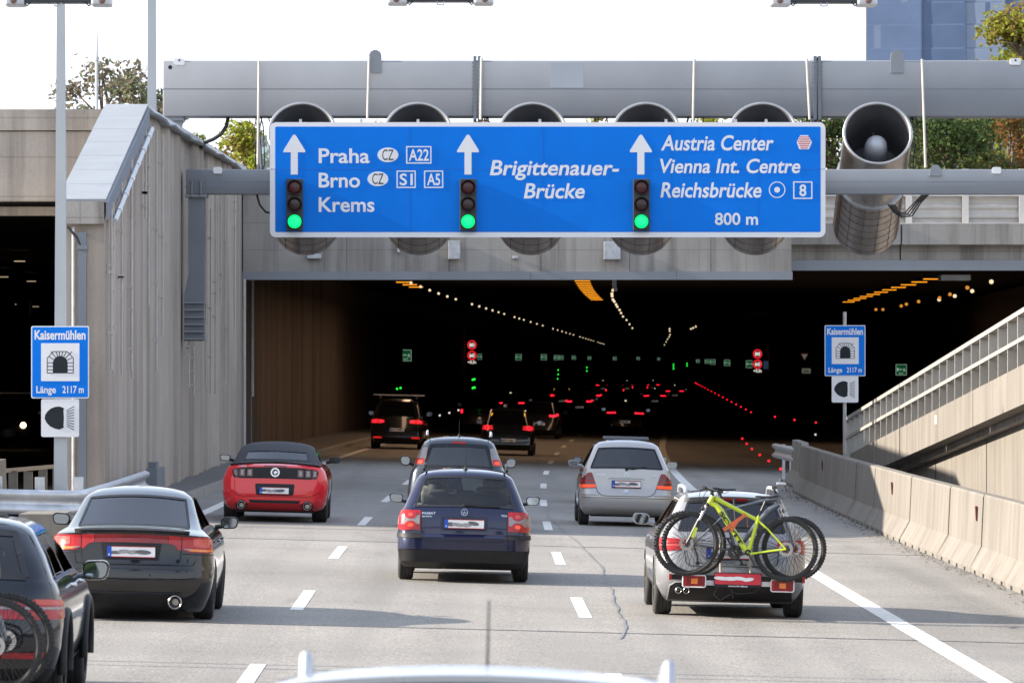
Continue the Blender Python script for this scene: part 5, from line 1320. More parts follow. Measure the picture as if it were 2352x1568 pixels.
# ------------------------------------------------------------------ black saloon on the left
PK = paint('dark_grey_paint', (.007, .007, .008), .3, .12)
c, r = build_car(dict(name='saloon_car', label='lowered black saloon with full width red tail lamp strip in the left lane', cat='car', pos=(-3.62, 61.3, .006), paint=PK,
    rows=[(.10, .76, .28, 4.2, .2, .3), (.16, .80, .13, 4.45, .28, .4), (.30, .85, .02, 4.58, .30, .45), (.48, .882, .0, 4.59, .32, .45), (.58, .884, .03, 4.58, .32, .45), (.62, .878, .05, 4.56, .30, .45), (.75, .868, .07, 4.5, .28, .45), (.90, .845, .10, 4.05, .27, .4), (.955, .825, .09, 3.6, .26, .35), (.975, .80, .16, 3.5, .24, .35), (1.0, .755, .40, 3.42, .20, .3),
          (1.015, .725, .50, 3.38, .125, .25), (1.18, .655, .95, 2.95, .11, .2), (1.325, .60, 1.33, 2.6, .085, .2), (1.365, .565, 1.45, 2.5, .10, .22), (1.405, .48, 1.62, 2.3, .14, .25), (1.42, .30, 1.8, 2.1, .14, .2)],
    SF=[0, .04, .13, .16, .50, .54, .94, 1], belt=10, glass=(11, 13), side_windows=[(1, 2), (3, 4), (5, 6)], rear_gl=GL_DARK, side_gl=GL_TINT, bow=.09, crown=(.035, .055),
    wheel_r=.305, wheel_x=.885, axle_r=.98, axle_f=3.63, tyre_w=.23, camber=.05, ub=.11, mirror=(.95, 3.0, 1.0, .20, .13), mirror_m=M['black'], seats=[(1.75, (-.36, .36), .2, M['seat']), (2.4, (-.37, .37), .3, M['seat'])]))
c.patch('tail_lamp', [(.545, .93), (.545, .79), (.60, .765), (.80, .765), (1.02, .79), (1.02, .90), (.80, .945)], M['lens_red'], r, .010, .03, True)
c.patch('lamp_glow', [(.66, .915), (.66, .83), (.80, .82), (.93, .84), (.93, .90), (.80, .925)], M['lens_pink'], r, .014, .008, True)
c.patch('lamp_indicator', [(.60, .80), (.62, .775), (.80, .775), (.95, .79), (.95, .805), (.80, .80)], M['lens_amber'], r, .014, .008, True)
c.patch('lid_lamp', [(.40, .935), (.40, .845), (.46, .835), (.50, .79), (.535, .775), (.535, .935)], M['lens_red'], r, .010, .03, True)
c.patch('red_strip', [(-.395, .935), (-.395, .845), (.395, .845), (.395, .935)], M['lens_deep'], r, .010, .03)
c.patch('reverse_lens', [(.56, .79), (.56, .80), (.64, .795), (.64, .78)], M['lens_clear'], r, .016, .006, True)
c.patch('plate_recess', [(-.33, .84), (-.30, .66), (.30, .66), (.33, .84)], M['black'], r, .005, .012)
c.patch('spoiler', [(-.62, .968), (-.55, .958), (0, .955), (.55, .958), (.62, .968), (.55, .974), (0, .976), (-.55, .974)], M['black'], r, .03, .05)
plate(c, r, 0, .745, seed=2, y=c.surf(0, .745).y-.022)
c.stroke('lid_seam', [(.54, .935), (.54, .80), (.53, .66), (.50, .615), (-.50, .615), (-.53, .66), (-.54, .80), (-.54, .935)], .010, M['ink'], r)
c.stroke('window_seal', [(.60, 1.02), (.52, 1.32), (-.52, 1.32), (-.60, 1.02), (.60, 1.02)], .022, M['ink'], r, .006)
c.stroke('bumper_seam', [(.55, .745), (.86, .745), (1.1, .745)], .008, M['ink'], r, .006, True)
c.stroke('diffuser_edge', [(-.60, .20), (-.55, .31), (.55, .31), (.60, .20)], .012, M['ink'], r, .006)
c.patch('diffuser', [(-.60, .11), (-.52, .30), (.52, .30), (.60, .11)], M['black'], r, .008, .02)
for sg in (-1, 1): exhaust(r, sg*.49, .215, -.03, .075); exhaust(r, sg*.49, .215, -.015, .052, M['black'])
for x in (-.28, .21): c.patch('parking_sensor', ell(x, .50, .012, .012, 10), M['black'], r, .004, .006)
c.stroke('door_seam', [(1.55, .25), (1.55, .98)], .010, M['ink'], r, .004, True); c.stroke('door_seam', [(2.5, .25), (2.5, .98)], .010, M['ink'], r, .004, True)
c.stroke('side_crease', [(.95, .80), (3.6, .80)], .006, M['ink'], r, .003, True)
for yy in (1.75, 2.8):
    q = MB(); q.bx(.86, .895, yy, yy+.18, .82, .845, .008); q.build('door_handle', PK, r, 40)
# ------------------------------------------------------------------ red soft top coupe
PR = paint('red_paint', (.74, .018, .028), .0, .22)
c, r = build_car(dict(name='convertible_car', label='red convertible with closed black soft top in the left lane', cat='car', pos=(-3.39, 100.9, .004), paint=PR, cloth=True,
    rows=[(.20, .80, .26, 4.3, .15, .3), (.27, .87, .09, 4.6, .22, .4), (.34, .905, .02, 4.74, .25, .45), (.55, .935, .0, 4.78, .26, .45), (.70, .94, .04, 4.77, .25, .45), (.78, .93, .05, 4.74, .23, .45), (.95, .875, .07, 4.4, .22, .4), (1.0, .83, .08, 3.7, .22, .4), (1.03, .79, .14, 3.3, .2, .35), (1.04, .775, .42, 3.25, .2, .3),
          (1.06, .765, .50, 3.2, .20, .25), (1.10, .755, .58, 3.12, .18, .25), (1.26, .69, .93, 2.75, .16, .2), (1.33, .655, 1.12, 2.58, .16, .2), (1.375, .60, 1.30, 2.45, .16, .2), (1.405, .46, 1.5, 2.3, .16, .2), (1.412, .25, 1.7, 2.1, .12, .2)],
    SF=[0, .10, .40, .45, .95, 1], belt=9, glass=(11, 13), rear_glass=(11, 12), side_windows=[(3, 4)], rear_gl=GL_TINT, bow=.12,
    wheel_r=.34, wheel_x=.925, axle_r=1.0, axle_f=3.72, tyre_w=.275, mirror=(1.0, 2.85, 1.08, .20, .11), mirror_m=M['black'], seats=[(2.2, (-.37, .37), .25, M['seat'])]))
c.patch('lamp_panel', [(-.74, .95), (-.765, .90), (-.74, .80), (-.60, .78), (.60, .78), (.74, .80), (.765, .90), (.74, .95), (.5, .975), (-.5, .975)], M['black'], r, .010, .03)
for x, w_ in ((.45, .05), (.585, .05), (.70, .04)):
    c.patch('tail_lamp', [(x-w_, .945), (x-w_, .81), (x+w_, .815), (x+w_*.9, .94)], M['lens_smoke'], r, .014, .02, True); c.patch('lamp_core', [(x-w_*.5, .925), (x-w_*.5, .83), (x+w_*.4, .835), (x+w_*.4, .92)], M['lens_clear'], r, .018, .01, True)
c.patch('badge', ell(0, .885, .08, .08, 28), M['chrome'], r, .018, .012); c.patch('badge_field', ell(0, .885, .055, .055, 24), M['ink'], r, .022, .006)
c.patch('emblem', [(-.045, .91), (-.005, .895), (.0, .92), (.02, .905), (.05, .90), (.03, .88), (.04, .865), (.01, .872), (.008, .84), (-.008, .84), (-.008, .87), (-.03, .862), (-.02, .885)], M['chrome'], r, .026, .006)
c.patch('brake_strip', [(-.2, 1.0), (-.2, .985), (.2, .985), (.2, 1.0)], M['lens_smoke'], r, .008, .012)
c.patch('spoiler', [(-.80, 1.005), (-.5, 1.03), (0, 1.04), (.5, 1.03), (.80, 1.005), (.5, 1.045), (0, 1.052), (-.5, 1.045)], M['black'], r, .035, .05)
c.patch('plate_recess', [(-.33, .685), (-.35, .66), (-.33, .50), (-.31, .485), (.31, .485), (.33, .50), (.35, .66), (.33, .685)], M['black'], r, .006, .02)
plate(c, r, -.01, .565, seed=3)
c.patch('diffuser', [(-.46, .395), (-.43, .345), (.43, .345), (.46, .395)], M['black'], r, .008, .02)
c.stroke('bumper_crease', [(-.80, .56), (-.70, .50), (-.60, .46), (.60, .46), (.70, .50), (.80, .56)], .012, mat('crease_red', (.30, .006, .012), .3), r, .004)
c.stroke('lid_seam', [(.65, 1.03), (.65, .975)], .008, M['ink'], r, .006, True)
c.text('lettering', 'Mustang', -.65, -.51, .985, .03, M['chrome'], r, .010, .0, .3)
for sg in (-1, 1): exhaust(r, sg*.585, .30, -.02, .075); exhaust(r, sg*.585, .30, -.012, .055, M['black']); c.patch('exhaust_cutout', ell(sg*.585, .30, .10, .09, 16), M['black'], r, .004, .01)
c.stroke('window_seal', [(.575, 1.10), (.535, 1.26), (-.535, 1.26), (-.575, 1.10), (.575, 1.10)], .03, M['cloth_roof'], r, .008)
c.stroke('door_seam', [(1.9, .35), (1.9, 1.0)], .010, M['ink'], r, .004, True)
# ------------------------------------------------------------------ silver compact in the right lane
PS = paint('silver_paint', (.28, .285, .30), .5, .32); PS2 = paint('light_silver_paint', (.42, .41, .40), .4, .32)
c, r = build_car(dict(name='compact_car', label='small silver high roofed hatchback with open sunroof in the right lane', cat='car', pos=(2.93, 103.9, .006), paint=PS2,
    rows=[(.20, .74, .22, 3.2, .12, .3), (.30, .82, .04, 3.45, .2, .4), (.36, .838, .0, 3.55, .22, .4), (.55, .85, .0, 3.57, .22, .45), (.60, .852, .012, 3.57, .22, .45), (.64, .842, .05, 3.55, .18, .45), (.80, .83, .07, 3.45, .15, .45), (.95, .805, .10, 3.1, .13, .4), (1.05, .78, .12, 2.8, .12, .35),
          (1.07, .775, .125, 2.75, .115, .3), (1.26, .69, .24, 2.35, .11, .25), (1.43, .615, .37, 1.95, .10, .2), (1.50, .58, .44, 1.8, .11, .2), (1.55, .50, .56, 1.65, .14, .25), (1.575, .30, .75, 1.45, .14, .2)],
    SF=[0, .04, .30, .34, .58, .62, .94, 1], belt=8, glass=(9, 11), side_windows=[(1, 2), (3, 4), (5, 6)], rear_gl=GL_TINT, side_gl=GL_TINT,
    wheel_r=.30, wheel_x=.85, axle_r=.70, axle_f=3.12, tyre_w=.195, mirror=(.92, 2.25, 1.10, .19, .115), seats=[(1.05, (-.33, .33), .22, M['seat']), (1.75, (-.34, .34), .32, M['seat'])]))
c.patch('tail_lamp', [(.635, .985), (.60, .90), (.545, .70), (.80, .69), (.86, .72), (.82, .86), (.70, .985)], M['lens_deep'], r, .010, .03, True)
c.patch('lamp_band', [(.60, .885), (.59, .855), (.82, .855), (.82, .885)], M['lens_smoke'], r, .014, .01, True); c.patch('lamp_band', [(.585, .81), (.575, .775), (.84, .775), (.84, .81)], M['lens_smoke'], r, .014, .01, True)
c.patch('brake_lens', [(.565, .765), (.552, .71), (.80, .70), (.84, .72), (.84, .765)], M['brake'], r, .014, .01, True); c.patch('lamp_lens', [(.59, .848), (.585, .815), (.82, .815), (.82, .848)], M['lens_red'], r, .014, .01, True)
c.stroke('tailgate_seam', [(.60, .88), (.545, .70), (.52, .62), (.45, .565), (.36, .555), (-.36, .555), (-.45, .565), (-.52, .62), (-.545, .70), (-.60, .88)], .010, M['ink'], r)
c.stroke('window_seal', [(.655, 1.07), (.51, 1.43), (-.51, 1.43), (-.655, 1.07), (.655, 1.07)], .026, M['ink'], r, .006)
c.stroke('bumper_crease', [(-.80, .52), (.80, .52)], .008, M['ink'], r, .004); c.stroke('bumper_crease', [(-.80, .57), (-.5, .57)], .008, M['ink'], r, .004); c.stroke('bumper_crease', [(.80, .57), (.5, .57)], .008, M['ink'], r, .004)
c.stroke('handle_ridge', [(-.33, .85), (-.30, .875), (.30, .875), (.33, .85)], .012, mat('ridge_grey', (.2, .2, .21), .4), r, .006)
plate(c, r, 0, .775, seed=4)
c.patch('badge', ell(0, .945, .042, .042, 22), M['chrome'], r, .010, .01); c.patch('badge_field', ell(0, .945, .034, .034, 22), PS, r, .013, .006)
for a in (90, 210, 330): c.stroke('emblem', [(0, .945), (.036*math.cos(R(a)), .945+.036*math.sin(R(a)))], .008, M['chrome'], r, .017)
c.text('lettering', 'A160', -.545, -.40, .93, .026, M['chrome'], r); c.text('lettering', 'CDI', .45, .55, .93, .024, M['chrome'], r)
c.patch('tailgate_handle', ell(0, .635, .055, .035, 18), M['chrome'], r, .008, .01)
wiper(c, r, 0, 1.045, .36, 1.085)
q = MB(); q.box((0, .95, 1.60), (.84, .34, .018), Matrix.Rotation(R(9), 3, 'X'), .008); q.build('sunroof_panel', M['black'], r, 40)
q = MB(); q.prism([(-.52, 1.08), (-.50, 1.125), (-.45, 1.105), (-.28, 1.105), (-.23, 1.125), (-.21, 1.085)], lambda a, b, t_: Vector((a, .55+t_*.1, b+.02)), 1); q.build('safety_vest', mat('vest_green', (.30, .75, .05), .7), r)
c.stroke('door_seam', [(1.45, .35), (1.45, 1.02)], .010, M['ink'], r, .004, True)
for sg in (-1, 1):
    q = MB(); q.bx(sg*.83-.02, sg*.83+.02, 1.3, 1.48, .93, .96, .008); q.build('door_handle', PS, r, 40)
# ------------------------------------------------------------------ blue grey minivan behind the estate
PM = paint('blue_grey_paint', (.04, .05, .066), .4, .26)
c, r = build_car(dict(name='minivan', label='blue grey minivan with roof rails partly hidden behind the dark blue estate', cat='car', pos=(-.14, 97.6, .003), paint=PM,
    rows=[(.20, .76, .2, 3.7, .12, .3), (.30, .83, .03, 4.0, .2, .4), (.55, .862, .0, 4.08, .24, .45), (.68, .865, .02, 4.07, .24, .45), (.85, .85, .05, 3.95, .22, .45), (1.02, .825, .08, 3.4, .2, .4), (1.10, .79, .10, 3.1, .19, .35),
          (1.12, .775, .105, 3.05, .185, .3), (1.30, .71, .17, 2.6, .17, .25), (1.49, .635, .27, 2.15, .15, .2), (1.56, .60, .33, 2.0, .14, .2), (1.61, .52, .45, 1.8, .15, .25), (1.632, .30, .7, 1.6, .14, .2)],
    SF=[0, .05, .25, .30, .56, .60, .95, 1], belt=6, glass=(7, 9), side_windows=[(1, 2), (3, 4), (5, 6)], rear_gl=GL_TINT,
    wheel_r=.31, wheel_x=.855, axle_r=.75, axle_f=3.3, mirror=(.93, 2.5, 1.17, .18, .17), mirror_m=M['black'], seats=[(1.2, (-.33, .33), .28, M['seat']), (2.0, (-.35, .35), .34, M['seat'])]))
c.patch('lamp_glass', [(.60, 1.155), (.555, 1.30), (.53, 1.46), (.60, 1.475), (.665, 1.38), (.72, 1.25), (.75, 1.155)], M['lens_clear'], r, .012, .03, True)
c.patch('brake_lens', [(.605, 1.165), (.58, 1.27), (.705, 1.275), (.74, 1.165)], M['lens_red'], r, .017, .01, True); c.patch('lamp_bulb', [(.62, 1.18), (.61, 1.235), (.68, 1.24), (.70, 1.18)], M['brake'], r, .021, .008, True)
c.stroke('window_seal', [(.585, 1.12), (.48, 1.49), (-.48, 1.49), (-.585, 1.12), (.585, 1.12)], .06, M['ink'], r, .006)
c.patch('high_brake_lamp', [(-.12, 1.545), (-.12, 1.515), (.12, 1.515), (.12, 1.545)], M['lens_red'], r, .012, .012)
wiper(c, r, -.02, 1.12, .2, 1.105); aerial(r, .75, 1.625, .30); rail_pair(r, .55, 1.70, .45, 2.0, M['galv'], .02)
plate(c, r, 0, .80, seed=5)
c.patch('tail_reflector', [(.60, .55), (.60, .52), (.78, .52), (.78, .55)], M['lens_red'], r, .008, .01, True)
# ------------------------------------------------------------------ silver hatchback with the cycle carrier
c, r = build_car(dict(name='hatchback_car', label='silver hatchback carrying two mountain bikes on its tail in the right lane', cat='car', pos=(3.07, 65.8, .006), paint=PS,
    rows=[(.17, .74, .28, 3.9, .12, .3), (.26, .80, .10, 4.1, .22, .4), (.36, .85, .02, 4.2, .27, .45), (.55, .872, .0, 4.23, .28, .45), (.66, .875, .03, 4.22, .27, .45), (.80, .868, .06, 4.15, .25, .45), (.90, .85, .09, 3.8, .23, .4), (.99, .80, .13, 3.3, .2, .35),
          (1.01, .785, .14, 3.25, .165, .3), (1.18, .70, .26, 2.8, .145, .25), (1.345, .62, .40, 2.35, .12, .2), (1.40, .59, .36, 2.2, .13, .2), (1.44, .52, .5, 2.0, .15, .25), (1.455, .30, .8, 1.7, .14, .2)],
    SF=[0, .05, .16, .20, .52, .56, .94, 1], belt=7, glass=(8, 10), side_windows=[(1, 2), (3, 4), (5, 6)], rear_gl=GL_DARK, side_gl=GL_TINT, bow=.09,
    wheel_r=.315, wheel_x=.872, axle_r=.76, axle_f=3.42, tyre_w=.215, mirror=(.96, 2.6, 1.06, .20, .13), seats=[(2.0, (-.36, .36), .3, M['seat'])]))
c.patch('tail_lamp', [(.53, .905), (.53, .845), (.58, .785), (.80, .765), (.90, .78), (.90, .90), (.80, .925)], M['lens_red'], r, .010, .03, True)
c.patch('lamp_band', [(.545, .845), (.545, .825), (.88, .825), (.88, .845)], M['lens_pink'], r, .014, .01, True)
c.stroke('tailgate_seam', [(.545, .91), (.545, .80), (.53, .64), (.48, .595), (-.48, .595), (-.53, .64), (-.545, .80), (-.545, .91)], .010, M['ink'], r)
c.stroke('window_seal', [(.615, 1.01), (.50, 1.345), (-.50, 1.345), (-.615, 1.01), (.615, 1.01)], .026, M['ink'], r, .006)
c.patch('diffuser', [(-.72, .20), (-.70, .36), (-.64, .40), (.66, .40), (.70, .36), (.72, .20)], M['black'], r, .010, .02); c.stroke('diffuser_edge', [(-.725, .20), (-.705, .365), (-.64, .408), (.66, .408)], .014, M['galv'], r, .014)
plate(c, r, -.03, .745, seed=6)
for x in (-.61, -.52): exhaust(r, x, .31, -.02, .038, M['exh']); exhaust(r, x, .31, -.012, .028, M['black'])
rail_pair(r, .53, 1.475, .55, 2.3, M['galv'], .022)
c.patch('high_brake_lamp', [(-.18, 1.375), (-.18, 1.355), (.18, 1.355), (.18, 1.375)], M['lens_red'], r, .012, .012)
c.stroke('door_seam', [(1.5, .30), (1.5, .97)], .010, M['ink'], r, .004, True); c.stroke('door_seam', [(2.5, .30), (2.5, .97)], .010, M['ink'], r, .004, True); c.stroke('sill_line', [(1.2, .30), (3.2, .30)], .02, M['ink'], r, .003, True)
for sg in (-1, 1):
    for yy in (1.62, 2.6):
        q = MB(); q.bx(sg*.865-.02, sg*.865+.02, yy, yy+.18, .84, .87, .008); q.build('door_handle', PS, r, 40)
HB = r
# ------------------------------------------------------------------ black crossover cut by the left edge
PD = paint('black_paint', (.004, .006, .012), .3, .12)
c, r = build_car(dict(name='crossover_car', label='glossy black crossover cut off by the left edge with a bicycle on its tail', cat='car', pos=(-4.13, 45.0, .004), paint=PD,
    rows=[(.22, .78, .25, 4.2, .15, .3), (.34, .86, .06, 4.5, .24, .4), (.50, .895, .0, 4.65, .3, .45), (.70, .905, .02, 4.66, .32, .45), (.80, .90, .05, 4.62, .30, .45), (.93, .88, .08, 4.2, .28, .4), (1.02, .845, .13, 3.6, .25, .35), (1.05, .825, .16, 3.45, .23, .3),
          (1.07, .81, .17, 3.4, .20, .3), (1.26, .735, .34, 2.95, .18, .25), (1.41, .645, .56, 2.45, .15, .2), (1.46, .605, .62, 2.3, .15, .2), (1.505, .50, .78, 2.1, .16, .25), (1.52, .30, 1.0, 1.9, .14, .2)],
    SF=[0, .06, .15, .18, .50, .54, .95, 1], belt=7, glass=(8, 10), side_windows=[(1, 2), (3, 4), (5, 6)], rear_gl=GL_DARK, side_gl=GL_TINT, bow=.08, low=M['black'], lowz=.34,
    wheel_r=.35, wheel_x=.895, axle_r=.95, axle_f=3.68, tyre_w=.235, mirror=(1.0, 3.0, 1.03, .23, .16), mirror_m=PD, seats=[(2.2, (-.37, .37), .32, M['seat'])]))
c.patch('tail_lamp', [(.36, .86), (.36, .77), (.45, .735), (.80, .735), (1.02, .76), (1.0, .88), (.80, .905), (.55, .89)], M['lens_red'], r, .012, .03, True)
c.patch('lamp_band', [(.38, .83), (.38, .81), (.98, .825), (.98, .845)], M['lens_clear'], r, .016, .01, True); c.patch('lamp_glow', [(.70, .90), (.70, .855), (.98, .86), (.96, .885), (.8, .90)], M['lens_pink'], r, .017, .01, True)
c.stroke('chrome_strip', [(-.60, .915), (.60, .915)], .022, M['chrome'], r, .014)
c.stroke('window_seal', [(.615, 1.07), (.49, 1.41), (-.49, 1.41), (-.615, 1.07), (.615, 1.07)], .05, M['ink'], r, .006)
c.stroke('window_trim', [(1.02, 1.065), (3.0, 1.065)], .018, M['chrome'], r, .006, True); c.stroke('door_seam', [(1.6, .38), (1.6, 1.04)], .010, M['ink'], r, .004, True); c.stroke('door_seam', [(2.6, .38), (2.6, 1.04)], .010, M['ink'], r, .004, True)
for sg in (-1, 1):
    for yy in (1.85, 2.85):
        q = MB(); q.bx(sg*.885-.03, sg*.885+.03, yy, yy+.2, .93, .96, .01); q.build('door_handle', M['chrome'], r, 40)
    for yy in (.95, 3.68):   # wheel arch trims
        q = MB(); q.tube([(sg*.90, yy + .42*math.cos(R(a)), .35 + .42*math.sin(R(a))) for a in range(-10, 191, 10)], .035, 8); q.build('arch_trim', M['black'], r, 60)
c.stroke('bumper_reflector', [(.45, .45), (.78, .45)], .05, M['lens_red'], r, .01, True)
c.patch('emblem', ell(0, .84, .05, .05), M['chrome'], r, .014, .01)
CRX = r
# ------------------------------------------------------------------ pale van straight ahead, only its roof in the picture
PV = paint('pale_silver_paint', (.50, .54, .60), .3, .25)
c, r = build_car(dict(name='family_van', label='pale silver car roof with rails at the bottom edge closest to the camera', cat='car', pos=(.03, 18.6, 0), paint=PV,
    rows=[(.22, .80, .2, 4.2, .12, .3), (.40, .90, .0, 4.5, .2, .4), (.80, .93, .03, 4.5, .24, .45), (1.0, .91, .08, 4.0, .22, .45), (1.15, .87, .12, 3.3, .2, .35), (1.17, .86, .125, 3.25, .185, .3), (1.40, .80, .20, 2.8, .17, .25), (1.64, .74, .32, 2.2, .15, .2), (1.68, .68, .30, 2.0, .2, .2), (1.775, .71, .06, .60, .12, .1), (1.80, .70, .05, .5, .12, .1), (1.812, .60, .10, .42, .1, .1)],
    SF=[0, .05, .25, .30, .56, .60, .95, 1], belt=4, glass=(5, 7), rear_glass=(5, 9), side_windows=[(1, 2), (3, 4), (5, 6)], rear_gl=GL_DARK, bow=.10, crown=(.02, .06),
    wheel_r=.33, wheel_x=.91, axle_r=.8, axle_f=3.5, mirror=(1.02, 2.8, 1.2, .2, .17), seats=[(2.0, (-.35, .35), .34, M['seat'])]))
aerial(r, .5, 1.70, .33, -.1); r.children[-1].location.x = -.062; plate(c, r, 0, .80, seed=7)
c.patch('tail_lamp', [(.66, 1.10), (.66, .80), (.86, .80), (.86, 1.10)], M['lens_red'], r, .010, .03, True)
c.patch('high_brake_lamp', [(-.035, 1.772), (-.035, 1.74), (.03, 1.74), (.03, 1.772)], mat('green_sticker', (.01, .42, .22), .4), r, .016, .012)  # flat green sticker below the spoiler edge, not a lamp
for sg in (-1, 1):
    q = MB(); q.tube([(sg*.605, .32, 1.72), (sg*.605, .36, 1.83), (sg*.605, .5, 1.81), (sg*.60, .9, 1.72), (sg*.60, 1.2, 1.66)], .022, 8); q.build('roof_rail', M['galv'], r, 60)
# ------------------------------------------------------------------ cycle carrier and mountain bikes on the silver hatchback
CXX, SCX = 1020.0, 765.0
def bz(px, py, y=0.0): return Vector(((px-CXX)/SCX, y, (1376-py)/SCX))
M['neon'] = mat('neon_yellow_paint', (.50, .62, .012), .28, 0, .06, 4, coat=.7)
M['frame_gr'] = mat('grey_frame_paint', (.10, .115, .14), .28, .5, .1, 4, coat=.6)
M['bike_bk'] = mat('bike_black', (.018, .018, .02), .4, 0, .2, 8)
def bike_wheel(root, c, r, y, mark=None):
    w = MB(); tr = .027
    w.lathe([(tr*math.sin(a), r - tr + tr*1.0*math.cos(a)) for a in [2*math.pi*k/10 for k in range(10)]], (0, 0, 0), (0, 1, 0), 56, closed=True)
    for k in range(66):
        a = 2*math.pi*k/66; d = Vector((math.cos(a), 0, math.sin(a))); t_ = Vector((-math.sin(a), 0, math.cos(a)))
        for s_ in (-1, 1):
            rot = Matrix((t_, Vector((0, 1, 0)), d)).transposed()
            w.box(d*(r-.001) + Vector((0, s_*.014, 0)) , (.017, .015, .012), rot); 
            if k % 2 == 0: w.box(d*(r-.013) + Vector((0, s_*.026, 0)), (.020, .010, .012), rot)
    o = w.build('wheel', M['rubber'], root, 40); o.location = (c.x, y, c.z)
    m2 = MB(); m2.lathe([(-.014, r-.058), (-.012, r-.034), (.012, r-.034), (.014, r-.058)], (0, 0, 0), (0, 1, 0), 56, closed=True); m2.build('rim', M['bike_bk'], o, 40)
    m2 = MB()
    for k in range(28):
        a = 2*math.pi*k/28; b = a + (.55 if k % 4 < 2 else -.55); s_ = -.028 if k % 2 else .028
        m2.tube([(.022*math.cos(b), s_, .022*math.sin(b)), ((r-.05)*math.cos(a), 0, (r-.05)*math.sin(a))], .0022, 4, cap=False)
    m2.build('spokes', M['bike_bk'], o)
    m2 = MB(); m2.lathe([(-.045, .012), (-.04, .028), (.04, .028), (.045, .012)], (0, 0, 0), (0, 1, 0), 14, closed=True); m2.build('hub', M['bike_bk'], o, 40)
    m2 = MB(); m2.lathe([(-.036, .048), (-.036, .082), (-.033, .082), (-.033, .048)], (0, 0, 0), (0, 1, 0), 28, closed=True)
    for k in range(6):
        a = R(60*k); m2.bar(Vector((.02*math.cos(a), -.034, .02*math.sin(a))), Vector((.055*math.cos(a+.5), -.034, .055*math.sin(a+.5))), .004, .010, up=(0, 1, 0))
    m2.build('brake_disc', M['chrome'], o, 40)
    if mark:
        m2 = MB()
        for a0 in mark:
            rows = [[Vector(((r-.05)*math.cos(R(a)), -.0165, (r-.05)*math.sin(R(a)))), Vector(((r-.040)*math.cos(R(a)), -.0165, (r-.040)*math.sin(R(a))))] for a in range(a0, a0+19, 3)]
            m2.loft(rows, closed=False)
        m2.build('rim_decal', M['neon'], o)
    return o
def saddle(root, c, s_, y):
    m2 = MB(); rows = []
    for t_, w_, h, dz in ((-.135, .010, .012, .004), (-.11, .022, .02, .006), (-.03, .03, .026, .0), (.04, .055, .03, .004), (.10, .072, .034, .016), (.135, .055, .02, .02)):
        rows.append([Vector((c.x - s_*t_*-1*-1, y, c.z)) + Vector((0, w_*math.cos(a), dz + h*math.sin(a)*.6)) for a in [2*math.pi*k/12 for k in range(12)]])
    m2.loft(rows, cap0=True, cap1=True); m2.build('saddle', M['bike_bk'], root, 60)
    m2 = MB(); m2.tube([c + Vector((-s_*.05, y, -.02)), c + Vector((s_*0, y, -.045)), c + Vector((s_*.05, y, -.02))], .004, 6); m2.build('saddle_rail', M['chrome'], root, 60)
def pp(y, *pts): return [bz(a, b, y) for a, b in pts]
def cables(root, y, pts_list):
    for pts in pts_list:
        q = pp(y, *pts); sm = []
        for i in range(len(q)-1):
            for k in range(4):
                p0, p1, p2, p3 = q[max(i-1, 0)], q[i], q[i+1], q[min(i+2, len(q)-1)]; t_ = k/4
                sm.append(.5*((2*p1) + (p2-p0)*t_ + (2*p0-5*p1+4*p2-p3)*t_*t_ + (3*p1-p0-3*p2+p3)*t_**3))
        sm.append(q[-1]); m2 = MB(); m2.tube(sm, .0035, 5); m2.build('brake_cable', M['cable'], root, 60)
